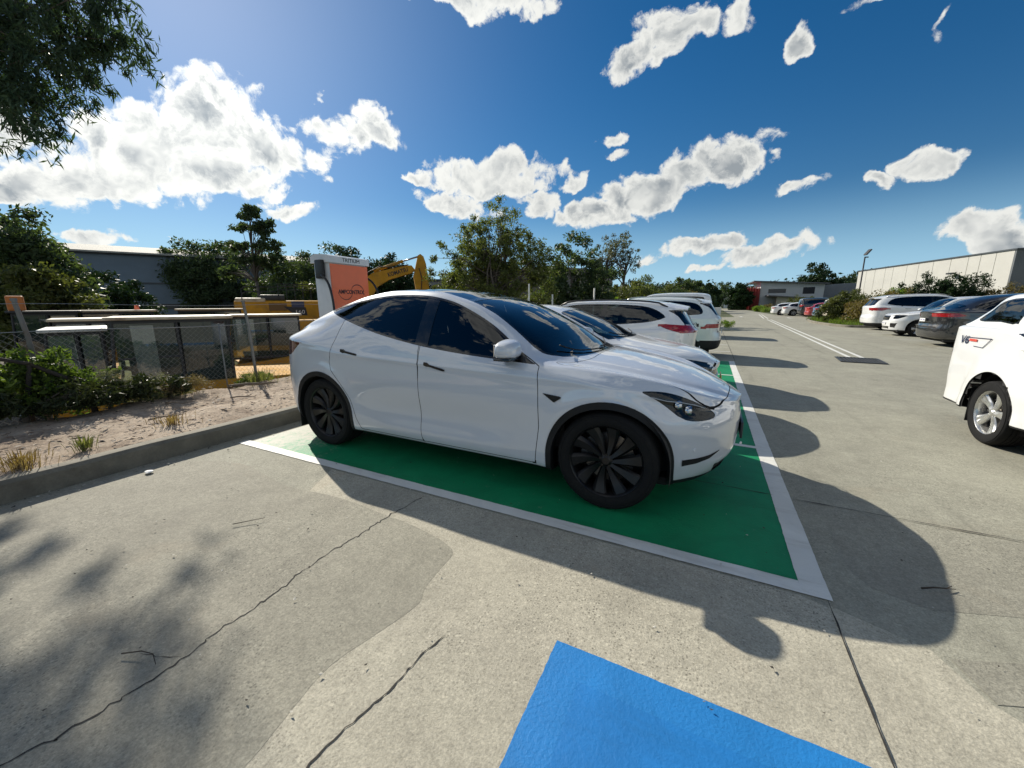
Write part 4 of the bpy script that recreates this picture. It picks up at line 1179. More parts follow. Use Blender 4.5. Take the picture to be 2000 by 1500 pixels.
# ------------------------------------------------------------------ ground
def concrete(name, base=(.325, .318, .256), patch=0.0, seed=0.0, agg=1.0):
    m, t, b = nt(name); tc = N(t, 'ShaderNodeTexCoord'); mp = N(t, 'ShaderNodeMapping'); mp.inputs['Location'].default_value = (seed, seed*.7, 0)
    L(t, tc.outputs['Object'], mp.inputs[0]); P = mp.outputs[0]
    def noise(sc, det, ro=.6, dist=0):
        n = N(t, 'ShaderNodeTexNoise'); setin(n, Scale=sc, Detail=det, Roughness=ro, Distortion=dist); L(t, P, n.inputs['Vector']); return n.outputs['Fac']
    def mr(v, a, b_, c, d):
        n = N(t, 'ShaderNodeMapRange'); setin(n, From_Min=a, From_Max=b_, To_Min=c, To_Max=d); L(t, v, n.inputs['Value']); return n.outputs[0]
    def mul(col, fac_out):
        n = N(t, 'ShaderNodeMix', data_type='RGBA', blend_type='MULTIPLY'); n.inputs[0].default_value = 1
        if isinstance(col, tuple): n.inputs[6].default_value = c4(col)
        else: L(t, col, n.inputs[6])
        L(t, fac_out, n.inputs[7]); return n.outputs[2]
    def mixc(fac, a, b_):
        n = N(t, 'ShaderNodeMix', data_type='RGBA'); L(t, fac, n.inputs[0])
        if isinstance(a, tuple): n.inputs[6].default_value = c4(a)
        else: L(t, a, n.inputs[6])
        if isinstance(b_, tuple): n.inputs[7].default_value = c4(b_)
        else: L(t, b_, n.inputs[7])
        return n.outputs[2]
    big = noise(.35, 5, .65, .6); mid = noise(1.7, 6, .7, .4); fine = noise(28, 5, .75)
    c = mixc(mr(big, .35, .65, 0, 1), base, tuple(x*y for x, y in zip(base, (.86, .85, .86))))
    c = mul(c, mr(mid, .25, .75, .84, 1.14)); c = mul(c, mr(fine, .3, .7, .82, 1.18)); c = mul(c, mr(noise(90, 3, .8), .3, .7, .76, 1.24)); c = mul(c, mr(noise(6, 5, .7), .35, .65, .93, 1.07))
    # rust brown and pale water marks
    c = mixc(mr(noise(.9, 4, .6, 1.2), .62, .78, 0, .30), c, (base[0]*1.05, base[1]*.88, base[2]*.76))
    c = mixc(mr(noise(1.3, 7, .8, 2.0), .60, .72, 0, .22), c, (base[0]*1.32, base[1]*1.34, base[2]*1.38))
    # exposed stone speckle: individual stones of several sizes
    for sc, lo, amt, dark in ((75, .55, .55, .38), (140, .62, .5, .45), (55, .70, .45, 1.45), (190, .70, .6, 1.5)):
        v = N(t, 'ShaderNodeTexVoronoi', feature='F1'); setin(v, Scale=sc, Randomness=1); L(t, P, v.inputs['Vector'])
        sep = N(t, 'ShaderNodeSeparateColor'); L(t, v.outputs['Color'], sep.inputs[0])
        core = mr(v.outputs['Distance'], .28, .42, 1, 0); pick = mr(sep.outputs[0], lo+.12, lo+.16, 0, 1)
        mu = N(t, 'ShaderNodeMath', operation='MULTIPLY'); L(t, core, mu.inputs[0]); L(t, pick, mu.inputs[1])
        dens = mr(noise(.8, 4, .7), .38, .62, .0, 1.35)
        mu2 = N(t, 'ShaderNodeMath', operation='MULTIPLY'); L(t, mu.outputs[0], mu2.inputs[0]); L(t, dens, mu2.inputs[1])
        mu3 = N(t, 'ShaderNodeMath', operation='MULTIPLY'); L(t, mu2.outputs[0], mu3.inputs[0]); mu3.inputs[1].default_value = amt*agg
        c = mixc(mu3.outputs[0], c, tuple(min(x*dark, .8) for x in base))
    # small dark oil and gum spots
    v = N(t, 'ShaderNodeTexVoronoi'); setin(v, Scale=1.6, Randomness=1); L(t, P, v.inputs['Vector'])
    c = mixc(mr(v.outputs['Distance'], .012, .02, .6, 0), c, (.05, .05, .05))
    # tyre scuffs drawn along the lane
    mp2 = N(t, 'ShaderNodeMapping'); mp2.inputs['Scale'].default_value = (2.2, .16, 1); mp2.inputs['Rotation'].default_value = (0, 0, R(24)); L(t, tc.outputs['Object'], mp2.inputs[0])
    n = N(t, 'ShaderNodeTexNoise'); setin(n, Scale=1.5, Detail=4, Roughness=.7, Distortion=.3); L(t, mp2.outputs[0], n.inputs['Vector'])
    c = mul(c, mr(n.outputs['Fac'], .56, .72, 1.0, .84))
    # curved turning marks left by tyres
    mp3 = N(t, 'ShaderNodeMapping'); mp3.inputs['Location'].default_value = (7.5+seed, -3.5, 0); L(t, tc.outputs['Object'], mp3.inputs[0])
    wv = N(t, 'ShaderNodeTexWave', wave_type='RINGS', rings_direction='SPHERICAL'); setin(wv, Scale=.16, Distortion=3.0, Detail=3, Detail_Scale=.5); L(t, mp3.outputs[0], wv.inputs['Vector'])
    ring = mr(wv.outputs['Fac'], .93, 1.0, 0, 1); brk = mr(noise(.7, 4, .7), .5, .62, 0, .22)
    mu4 = N(t, 'ShaderNodeMath', operation='MULTIPLY'); L(t, ring, mu4.inputs[0]); L(t, brk, mu4.inputs[1])
    c = mixc(mu4.outputs[0], c, (.09, .088, .08))
    # darker drips where engines stand
    dr = mixc  # keeps the helper close
    c = mixc(mr(noise(2.6, 6, .75), .66, .74, 0, .35), c, tuple(x*.55 for x in base))
    L(t, c, b.inputs['Base Color']); b.inputs['Roughness'].default_value = .82; b.inputs['Specular IOR Level'].default_value = .3
    bp = N(t, 'ShaderNodeBump'); setin(bp, Strength=.55, Distance=.006); nb = noise(85, 4, .7); L(t, nb, bp.inputs['Height'])
    bp2 = N(t, 'ShaderNodeBump'); setin(bp2, Strength=.25, Distance=.03); L(t, mid, bp2.inputs['Height']); L(t, bp.outputs[0], bp2.inputs['Normal'])
    L(t, bp2.outputs[0], b.inputs['Normal'])
    return m

def paintmat(name, base, under=(.36, .345, .30), wear=.5, lo=.62, rough=.6, kerbwear=False, bump=.4, glossy=.3, cloud=.1, stain=0.0):
    m, t, b = nt(name); tc = N(t, 'ShaderNodeTexCoord'); P = tc.outputs['Object']
    n1 = N(t, 'ShaderNodeTexNoise'); setin(n1, Scale=9, Detail=9, Roughness=.8); L(t, P, n1.inputs['Vector'])
    n2 = N(t, 'ShaderNodeTexNoise'); setin(n2, Scale=1.1, Detail=5, Roughness=.7); L(t, P, n2.inputs['Vector'])
    ad = N(t, 'ShaderNodeMath', operation='ADD'); L(t, n1.outputs['Fac'], ad.inputs[0])
    ms = N(t, 'ShaderNodeMath', operation='MULTIPLY'); L(t, n2.outputs['Fac'], ms.inputs[0]); ms.inputs[1].default_value = .45; L(t, ms.outputs[0], ad.inputs[1])
    src = ad.outputs[0]
    if kerbwear:
        sx = N(t, 'ShaderNodeSeparateXYZ'); L(t, P, sx.inputs[0])
        k = N(t, 'ShaderNodeMapRange'); setin(k, From_Min=-2.9, From_Max=-4.3, To_Min=0, To_Max=.34); L(t, sx.outputs[0], k.inputs['Value'])
        a2 = N(t, 'ShaderNodeMath', operation='ADD'); L(t, src, a2.inputs[0]); L(t, k.outputs[0], a2.inputs[1]); src = a2.outputs[0]
    mr = N(t, 'ShaderNodeMapRange'); setin(mr, From_Min=lo+.16, From_Max=lo+.34, To_Min=0, To_Max=wear); L(t, src, mr.inputs['Value'])
    n4 = N(t, 'ShaderNodeTexNoise'); setin(n4, Scale=2.5, Detail=6, Roughness=.7, Distortion=.8); L(t, P, n4.inputs['Vector'])
    mv = N(t, 'ShaderNodeMapRange'); setin(mv, From_Min=.3, From_Max=.7, To_Min=1-cloud, To_Max=1+cloud); L(t, n4.outputs['Fac'], mv.inputs['Value'])
    bc = N(t, 'ShaderNodeMix', data_type='RGBA', blend_type='MULTIPLY'); bc.inputs[0].default_value = 1; bc.inputs[6].default_value = c4(base); L(t, mv.outputs[0], bc.inputs[7])
    mx = N(t, 'ShaderNodeMix', data_type='RGBA'); L(t, mr.outputs[0], mx.inputs[0]); L(t, bc.outputs[2], mx.inputs[6]); mx.inputs[7].default_value = c4(under)
    col = mx.outputs[2]
    if stain:
        mp = N(t, 'ShaderNodeMapping'); mp.inputs['Scale'].default_value = (.8, 5, 1); mp.inputs['Rotation'].default_value = (0, 0, R(4)); L(t, P, mp.inputs[0])
        n5 = N(t, 'ShaderNodeTexNoise'); setin(n5, Scale=1.2, Detail=7, Roughness=.7, Distortion=.4); L(t, mp.outputs[0], n5.inputs['Vector'])
        k5 = N(t, 'ShaderNodeMapRange'); setin(k5, From_Min=.54, From_Max=.74, To_Min=0, To_Max=stain); L(t, n5.outputs['Fac'], k5.inputs['Value'])
        n6 = N(t, 'ShaderNodeTexNoise'); setin(n6, Scale=6, Detail=6, Roughness=.8); L(t, P, n6.inputs['Vector'])
        k6 = N(t, 'ShaderNodeMapRange'); setin(k6, From_Min=.60, From_Max=.72, To_Min=0, To_Max=stain*.6); L(t, n6.outputs['Fac'], k6.inputs['Value'])
        ad6 = N(t, 'ShaderNodeMath', operation='MAXIMUM'); L(t, k5.outputs[0], ad6.inputs[0]); L(t, k6.outputs[0], ad6.inputs[1])
        m5 = N(t, 'ShaderNodeMix', data_type='RGBA', blend_type='MULTIPLY'); L(t, ad6.outputs[0], m5.inputs[0]); L(t, col, m5.inputs[6]); m5.inputs[7].default_value = (.62, .58, .52, 1); col = m5.outputs[2]
    L(t, col, b.inputs['Base Color']); b.inputs['Roughness'].default_value = rough; b.inputs['Specular IOR Level'].default_value = glossy
    n3 = N(t, 'ShaderNodeTexNoise'); setin(n3, Scale=70, Detail=4, Roughness=.7); L(t, P, n3.inputs['Vector'])
    bp = N(t, 'ShaderNodeBump'); setin(bp, Strength=bump, Distance=.006); L(t, n3.outputs['Fac'], bp.inputs['Height']); L(t, bp.outputs[0], b.inputs['Normal'])
    return m

def sheet(name, polys, z, m, kind='structure', label=None):
    vs = []; fs = []
    for p in polys:
        k = len(vs); vs += [(x, y, z) for x, y in p]; fs.append(tuple(range(k, k+len(p))))
    o = raw(name, vs, fs, m)
    # face up
    me = o.data
    for q in me.polygons:
        if q.normal.z < 0: q.flip()
    return tag(o, label, kind=kind)

def rect(x0, y0, x1, y1): return [(x0, y0), (x1, y0), (x1, y1), (x0, y1)]
def strip(a, b, w):
    a, b = np.array(a, float), np.array(b, float); d = b-a; d /= np.linalg.norm(d); n = np.array([-d[1], d[0]])*w/2
    return [tuple(a-n), tuple(b-n), tuple(b+n), tuple(a+n)]
def rough_edge(poly, rng, amp=.0009, step=.025):
    out = []
    for i, a in enumerate(poly):
        b = poly[(i+1) % len(poly)]; a_ = np.array(a, float); d = np.array(b, float)-a_; L_ = np.linalg.norm(d)
        n = int(min(300, max(1, L_/step))); nn = np.array([-d[1], d[0]])/max(L_, 1e-9)
        off = 0
        for k in range(n):
            off = off*.6+rng.normal(0, amp)
            out.append(tuple(a_+d*k/n+nn*(off if k else 0)))
    return out
def ragged(pts, w, rng, amp=.008, step=.03):
    """polyline strip with a jittered course and uneven width, as quads"""
    P = [np.array(p, float) for p in pts]; Q = []
    for a, b in zip(P[:-1], P[1:]):
        n = max(2, int(np.linalg.norm(b-a)/step))
        for k in range(n): Q.append(a+(b-a)*k/n+rng.normal(0, amp, 2))
    Q.append(P[-1]); out = []; ws = [w*rng.uniform(.35, 1.5) for _ in Q]; ws[0] = ws[-1] = w*.2
    for i in range(len(Q)-1):
        d = Q[i+1]-Q[i]; d /= np.linalg.norm(d)+1e-9; n = np.array([-d[1], d[0]])
        out.append([tuple(Q[i]-n*ws[i]/2), tuple(Q[i+1]-n*ws[i+1]/2), tuple(Q[i+1]+n*ws[i+1]/2), tuple(Q[i]+n*ws[i]/2)])
    return out

def vz(x, y):
    """height of the verge between the kerb and the sunken yard"""
    e = -6.42-.13*max(0, min(y, 12))
    if x > e: return .168+min(1, max(0, (-4.75-x)*2))*(.02*math.sin(x*3.1+y*1.7)+.03*math.sin(y*.9))
    return max(-1.75, .165-(e-x)*.85)

def build_ground():
    rng = np.random.default_rng(3)
    dirtfar = mat('far_ground', (.09, .10, .05), .95, var=.4, scale=.05, dirt=(.16, .13, .08), dscale=.02)
    s = 2500
    # ground sheet with the sunken yard left out of it
    tag(raw('ground', [(-s, -s, -1.9), (s, -s, -1.9), (s, s, -1.9), (-s, s, -1.9)], [(0, 1, 2, 3)], dirtfar), kind='structure')
    side_ = [(-4.6, -60), (400, -60), (400, 700), (-4.6, 700)]
    m = MB(); m.box((-4.55, -60, -1.8), (400, 700, -.03)); tag(m.build('terrain', mat('grass_ground', (.075, .095, .035), .95, var=.5, scale=.8, dirt=(.14, .11, .06), dscale=.3)), kind='structure')
    cm = concrete('car_park_concrete')
    sheet('pavement', [rect(-4.55, -30, 8.0, 48), rect(8.0, -30, 40, 30.6), rect(8.0, 44, 40, 66)], 0, cm)
    sheet('road', [[(-1, 48), (8.0, 48), (8.2, 160), (3.0, 160), (2.6, 52)]], .004, concrete('road_concrete', (.33, .322, .262), seed=9, agg=.3))
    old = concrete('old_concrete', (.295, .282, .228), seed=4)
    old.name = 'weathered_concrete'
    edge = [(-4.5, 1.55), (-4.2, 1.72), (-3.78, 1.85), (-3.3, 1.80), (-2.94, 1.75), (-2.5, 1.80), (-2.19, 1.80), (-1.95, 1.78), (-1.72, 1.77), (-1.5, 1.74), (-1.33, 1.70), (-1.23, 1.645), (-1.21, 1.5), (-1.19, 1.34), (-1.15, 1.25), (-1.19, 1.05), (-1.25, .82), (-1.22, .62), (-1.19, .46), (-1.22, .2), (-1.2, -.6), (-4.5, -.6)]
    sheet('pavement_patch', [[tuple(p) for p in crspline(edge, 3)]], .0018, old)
    old2 = concrete('stained_concrete', (.30, .29, .235), seed=5)
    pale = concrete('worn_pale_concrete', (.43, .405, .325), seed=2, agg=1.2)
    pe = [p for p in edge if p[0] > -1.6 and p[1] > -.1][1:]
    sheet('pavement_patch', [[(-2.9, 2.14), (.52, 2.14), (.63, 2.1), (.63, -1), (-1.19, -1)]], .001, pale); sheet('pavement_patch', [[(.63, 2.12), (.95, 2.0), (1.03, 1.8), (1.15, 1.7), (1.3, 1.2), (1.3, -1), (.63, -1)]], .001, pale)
    sheet('pavement_patch', [[(.88, 3.25), (.80, 2.8), (.80, 2.5), (.86, 2.36), (1.06, 2.30), (1.4, 2.42), (2.2, 2.6), (3.4, 3.25)]], .001, old2)
    sheet('pavement_patch', [[(1.0, 1.98), (1.05, 1.8), (1.2, 1.86), (1.9, 1.9), (1.8, 2.12), (1.3, 2.1)]], .002, old2)
    # painted bays
    gm = paintmat('green_bay_paint', (.006, .225, .09), wear=.92, lo=.70, kerbwear=True, cloud=.18, stain=.6)
    sheet('green_bay_marking', [rough_edge(rect(-4.30, 2.24, .545, 11.22), rng)], .0035, gm)
    wp = paintmat('white_line_paint', (.70, .70, .66), wear=.75, lo=.74, stain=.7)
    lines = [strip((-4.38, 2.205), (.5325, 2.205), .10), strip((.595, 2.155), (.595, 11.25), .125)]
    for y in (4.41, 6.68, 8.95): lines.append(strip((-4.3, y+.28), (.5325, y), .07))
    lines.append(strip((-4.3, 11.25), (.5325, 11.235), .03))
    for y in (13.5, 15.8, 18.1, 20.4, 22.7): lines.append(strip((-4.3, y+.15), (.66, y), .09))
    a, b = np.array((3.62, 13.3)), np.array((5.05, 44.0))
    lines += [strip(a+(-.14, 0), b+(-.14, 0), .10), strip(a+(.14, 0), b+(.14, 0), .10)]
    lines += [strip(b+(-.1, 3), (6.3, 66), .10), strip(b+(.25, 3), (6.6, 66), .10)]
    for y, x0 in ((24.6, 6.9), (20.9, 6.9), (17.4, 6.7), (28.0, 7.6)): lines.append(strip((x0, y), (x0+5.5, y+.1), .09))
    lines = [rough_edge(q, rng, .0008) for q in lines[:6]]+lines[6:]
    sheet('lane_marking', lines, .0055, wp)
    arrow = [(-.07, -1.1), (.07, -1.1), (.07, .3), (.32, .3), (0, 1.1), (-.32, .3), (-.07, .3)]
    sheet('arrow_marking', [[(7.5-x*1.4, 50-y*1.2) for x, y in arrow], [(3.3+x*1.2, 53+y*1.2) for x, y in arrow]], .010, wp)
    blue = paintmat('blue_bay_paint', (.014, .185, .50), wear=.45, lo=.83, bump=.6, cloud=.12, stain=.25)
    sheet('blue_bay_marking', [rough_edge(rect(-.47, -3, .61, 1.345), rng, .0007, .012)], .0035, blue)
    blue2 = paintmat('blue_bay_paint_top_coat', (.012, .168, .47), wear=.3, lo=.86, bump=.4, cloud=.16, stain=.3)
    sheet('blue_bay_marking', [rect(-.33, -3, .60, 1.20)], .0055, blue2)
    # joints and cracks
    jm = mat('dark_joint_filler', (.035, .033, .03), .95, var=.4, scale=30)  # plain dark colour shared by the joint and crack strips
    j = []
    for pts in ([(.63, -3), (.635, 2.15)], [(.68, 11.3), (.70, 48)], [(.67, 3.29), (7.5, 3.2)], [(.55, 3.30), (-.3, 3.32)], [(.7, 14.9), (3.1, 14.62)], [(3.0, 14.62), (12, 14.1)], [(3.1, 14), (3.2, 40)], [(6.6, 3.2), (6.6, 30)], [(.7, 26), (8, 26)]):
        j += ragged(pts, .009, rng, .0012, .08)
    sheet('expansion_joint', j, .0075, jm)
    c = ragged([(-1.90, -.2), (-1.89, .11), (-1.84, .26), (-1.82, .45), (-1.82, .56), (-1.85, .72), (-1.84, .87), (-1.87, 1.1), (-1.89, 1.34), (-1.87, 1.54), (-1.87, 1.74), (-1.83, 2.11)], .0062, rng, .007, .022)
    c += ragged([(-1.01, .50), (-1.01, .62), (-.99, .73), (-.96, .85), (-.95, 1.03), (-.92, 1.15)], .006, rng, .003, .02)
    c += ragged([(-2.02, .50), (-1.92, .53), (-1.84, .57)], .0025, rng, .002, .02)
    sheet('pavement_crack', c, .0035, jm)
    # kerbs: real steps
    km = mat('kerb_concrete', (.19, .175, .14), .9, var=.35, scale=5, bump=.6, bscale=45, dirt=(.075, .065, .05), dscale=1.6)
    def kerb(pts, w=.16, h=.175, closed=False, name='kerb'):
        P = [np.array(p, float) for p in pts]; n = len(P); vs = []; fs = []
        for i, p in enumerate(P):
            a = P[i-1] if i or closed else p; b_ = P[(i+1) % n] if i < n-1 or closed else p
            d = b_-a; d /= np.linalg.norm(d); nn = np.array([-d[1], d[0]])
            for o_, z in ((0, -.02), (.004, h-.03), (.03, h), (w-.015, h), (w, h-.01), (w, -.02)):
                q = p+nn*o_; vs.append((q[0], q[1], z+(.004*math.sin(q[1]*5) if z > 0 else 0)))
        m_ = n if closed else n-1
        for i in range(m_):
            for k in range(5):
                i2 = (i+1) % n; fs.append((i*6+k, i2*6+k, i2*6+k+1, i*6+k+1))
        fs += [tuple(range(6))[::-1], tuple((n-1)*6+k for k in range(6))]
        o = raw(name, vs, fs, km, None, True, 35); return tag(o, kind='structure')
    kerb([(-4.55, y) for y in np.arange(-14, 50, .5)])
    # right island and far kerbs
    isl = [(7.55, 30.9), (7.2, 33), (7.15, 37), (7.5, 41), (8.3, 43.6), (14, 44), (38, 44)]
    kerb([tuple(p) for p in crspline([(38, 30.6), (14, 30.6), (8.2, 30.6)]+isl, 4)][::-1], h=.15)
    # verge, embankment and yard
    xs = np.concatenate([[-4.69, -4.76], np.arange(-4.84, -8.9, -.14), np.arange(-9.0, -12.5, -.5), [-16, -30, -80]]); ys = np.concatenate([np.arange(-14, 16, .16), np.arange(16, 60, 1.0), [80, 130]])
    vs = []; fs = []
    for y in ys:
        for x in xs:
            z = vz(x, y)
            nz = mnoise.fractal(Vector((x*1.3, y*1.3, 0)), 1, 2, 4)*.05+mnoise.noise(Vector((x*7, y*7, 3)))*.018
            if x > -4.9: nz = 0 if x > -4.72 else nz*.3
            if x < -11: nz = 0
            vs.append((x, y, z+nz))
    nx = len(xs)
    for i in range(len(ys)-1):
        for k in range(nx-1): fs.append((i*nx+k, (i+1)*nx+k, (i+1)*nx+k+1, i*nx+k+1))
    dm, t, b = nt('sandy_dirt'); tc = N(t, 'ShaderNodeTexCoord')
    n1 = N(t, 'ShaderNodeTexNoise'); setin(n1, Scale=1.6, Detail=9, Roughness=.75); L(t, tc.outputs['Object'], n1.inputs['Vector'])
    cr = N(t, 'ShaderNodeValToRGB'); e = cr.color_ramp.elements; e[0].position = .30; e[0].color = (.13, .085, .055, 1); e[1].position = .68; e[1].color = (.50, .42, .33, 1)
    q = cr.color_ramp.elements.new(.48); q.color = (.36, .285, .215, 1)
    L(t, n1.outputs['Fac'], cr.inputs[0])
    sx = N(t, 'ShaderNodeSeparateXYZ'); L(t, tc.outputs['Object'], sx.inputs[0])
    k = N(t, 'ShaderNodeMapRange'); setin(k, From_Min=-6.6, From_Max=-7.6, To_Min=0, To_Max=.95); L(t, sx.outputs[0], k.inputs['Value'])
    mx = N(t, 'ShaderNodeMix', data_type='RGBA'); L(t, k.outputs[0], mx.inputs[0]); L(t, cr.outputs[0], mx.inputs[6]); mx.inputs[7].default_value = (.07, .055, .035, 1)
    v = N(t, 'ShaderNodeTexVoronoi'); setin(v, Scale=38, Randomness=1); L(t, tc.outputs['Object'], v.inputs['Vector'])
    mr = N(t, 'ShaderNodeMapRange'); setin(mr, From_Min=.0, From_Max=.6, To_Min=.72, To_Max=1.15); L(t, v.outputs['Distance'], mr.inputs['Value'])
    mm = N(t, 'ShaderNodeMix', data_type='RGBA', blend_type='MULTIPLY'); mm.inputs[0].default_value = 1; L(t, mx.outputs[2], mm.inputs[6]); L(t, mr.outputs[0], mm.inputs[7])
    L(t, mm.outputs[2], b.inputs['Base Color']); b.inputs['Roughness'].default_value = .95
    bp = N(t, 'ShaderNodeBump'); setin(bp, Strength=.9, Distance=.03); n3 = N(t, 'ShaderNodeTexNoise'); setin(n3, Scale=18, Detail=7, Roughness=.75); L(t, tc.outputs['Object'], n3.inputs['Vector'])
    L(t, n3.outputs['Fac'], bp.inputs['Height']); L(t, bp.outputs[0], b.inputs['Normal'])
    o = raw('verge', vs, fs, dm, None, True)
    for p in o.data.polygons[:1]:
        if p.normal.z < 0: o.data.flip_normals()
    tag(o, kind='structure')

def litter():
    rng = np.random.default_rng(8)
    # leaf litter and chips on the verge
    vs = []; fs = []; mi = []
    for i in range(4200):
        y = rng.uniform(-4, 10); x = -4.75-abs(rng.normal(0, 1.0)) if rng.random() < .5 else rng.uniform(-7.5, -4.75)
        z = vz(x, y)+.03; s = rng.uniform(.008, .04); a = rng.random()*6.28; k = len(vs)
        dx, dy = math.cos(a)*s, math.sin(a)*s; w_ = rng.uniform(.15, .5)
        vs += [(x-dx, y-dy, z), (x+dy*w_, y-dx*w_, z+rng.uniform(0, .015)), (x+dx, y+dy, z+rng.uniform(0, .01)), (x-dy*w_, y+dx*w_, z+.004)]
        fs.append((k, k+1, k+2, k+3)); mi.append(int(rng.random()*3))
    o = raw('leaf_litter', vs, fs, [mat('dead_leaf_brown', (.12, .065, .035), .8), mat('dead_leaf_grey', (.25, .22, .18), .8), mat('dead_leaf_dark', (.05, .04, .03), .8)], mi=mi)
    tag(o, 'dead leaves and bark chips scattered on the sandy verge', 'leaf litter', kind='stuff')
    # gutter litter and stones on the concrete
    vs = []; fs = []; mi = []
    for i in range(900):
        if rng.random() < .5: x = -4.53+abs(rng.normal(0, .10)); y = rng.uniform(-3, 12)
        else: x = rng.uniform(-4.3, 3.2); y = rng.uniform(-.5, 4.5)
        s = rng.uniform(.003, .010)*(1.6 if x < -4.2 else 1); a = rng.random()*6.28; k = len(vs); dx, dy = math.cos(a)*s, math.sin(a)*s; w_ = rng.uniform(.3, .9)
        vs += [(x-dx, y-dy, .013), (x+dy*w_, y-dx*w_, .013), (x+dx, y+dy, .013+s*.5), (x-dy*w_, y+dx*w_, .013)]; fs.append((k, k+1, k+2, k+3)); mi.append(0 if rng.random() < .6 else 1)
    o = raw('grit', vs, fs, [mat('dead_leaf_dark', (.05, .04, .03)), mat('pale_grit', (.5, .48, .42), .8)], mi=mi)
    tag(o, 'loose grit and leaf fragments on the concrete by the kerb', 'grit', kind='stuff')
    tw = mat('twig_brown', (.05, .038, .028), .9, var=.3)
    def twig(name, pts, r, label, z=.015, fork=None):
        b = MB(); b.tube([(x, y, z+zz) for x, y, zz in pts], [r*(1-.6*i/(len(pts)-1)) for i in range(len(pts))], 6)
        if fork: b.tube([(x, y, z+zz) for x, y, zz in fork], r*.4, 5)
        tag(b.build(name, tw, None, True), label, 'twig')
    twig('twig', [(1.075, 2.45, 0), (1.13, 2.475, .006), (1.185, 2.50, .002), (1.215, 2.53, .004)], .005, 'short dark twig lying at the edge of the nearest shadow', fork=[(1.185, 2.50, .002), (1.22, 2.505, .006)])
    twig('twig', [(-2.06, .46, .004), (-1.99, .50, .012), (-1.93, .515, .012), (-1.87, .50, .004)], .003, 'curved twig lying beside the long crack in the concrete')
    twig('twig', [(-2.70, 1.22, .004), (-2.58, 1.36, .008)], .003, 'thin straight twig lying alone on the weathered concrete')
    for (x, y, a, l, lb) in ((-5.35, 1.95, 1.1, .30, 'forked stick lying on the sandy verge near the grass tuft'), (-5.6, 2.9, .5, .34, 'bent stick lying flat on the middle of the verge'), (-6.0, 2.35, .2, .5, 'long grey stick lying by the foot of the bushes'), (-6.6, 3.6, .9, .7, 'thick fallen branch at the back edge of the verge')):
        z = vz(x, y)+.03; dx, dy = math.cos(a)*l/2, math.sin(a)*l/2
        b = MB(); r = .010 if l < .6 else .03
        b.tube([(x-dx, y-dy, z), (x-dx*.3+.02, y-dy*.3, z+.02), (x+dx*.4, y+dy*.4, z+.01), (x+dx, y+dy, z+.015)], [r, r*.9, r*.7, r*.3], 6)
        b.tube([(x+dx*.2, y+dy*.2, z+.015), (x+dx*.5-dy*.3, y+dy*.5+dx*.3, z+.03)], r*.5, 5)
        tag(b.build('stick', mat('stick_grey', (.16, .13, .10), .9, var=.3), None, True), lb, 'stick', 'sticks on the verge')
    # the crumpled white scrap in the gutter
    b = bmesh.new(); bmesh.ops.create_icosphere(b, subdivisions=2, radius=.028)
    for v in b.verts:
        v.co *= 1+.35*mnoise.noise(v.co*60); v.co.z *= .35; v.co.x *= 1.5
    o = obj('paper_scrap', b, mat('paper_white', (.8, .8, .78), .8), None); o.location = (-4.265, 1.367, .018)
    tag(o, 'small crumpled white paper scrap in the gutter shadow', 'litter')
    gm = leafmat('tuft_grass', (.10, .12, .05), (.20, .20, .09), .3, 6)
    def tuft(x, y, n, h, lb, m_=gm, sp=.06):
        rg = np.random.default_rng(int(abs(x*100+y*10))); vs = []; fs = []; z0 = vz(x, y)+.02
        for i in range(n):
            a = rg.random()*6.28; r = abs(rg.normal(0, sp)); px, py = x+math.cos(a)*r, y+math.sin(a)*r; hh = h*rg.uniform(.4, 1.1); lean = rg.uniform(.1, .9)*hh; w_ = .0035
            dx, dy = math.cos(a), math.sin(a); k = len(vs)
            vs += [(px-dy*w_, py+dx*w_, z0-.02), (px+dy*w_, py-dx*w_, z0-.02), (px+dx*lean*.4+dy*w_, py+dy*lean*.4-dx*w_, z0+hh*.6), (px+dx*lean*.4-dy*w_, py+dy*lean*.4+dx*w_, z0+hh*.6), (px+dx*lean, py+dy*lean, z0+hh*.9)]
            fs += [(k, k+1, k+2, k+3), (k+3, k+2, k+4)]
        tag(raw('grass_tuft', vs, fs, m_), lb, 'grass tuft', 'grass tufts along the kerb')
    dry = leafmat('tuft_dry', (.16, .10, .06), (.30, .22, .13), .3, 6)
    tuft(-4.93, 1.18, 90, .13, 'green grass tuft growing right behind the kerb', sp=.05); tuft(-4.85, .80, 160, .12, 'dry reddish grass clump behind the kerb at the left edge', dry, .10)
    tuft(-5.1, 1.9, 90, .10, 'thin dry grass clump on the verge by the kerb middle', dry, .10); tuft(-6.9, 3.9, 150, .25, 'spiky grass clump on the back edge of the verge', gm, .2)
    tuft(-6.9, 2.75, 110, .22, 'low straw grass clump at the foot of the chain link fence', dry, .3)
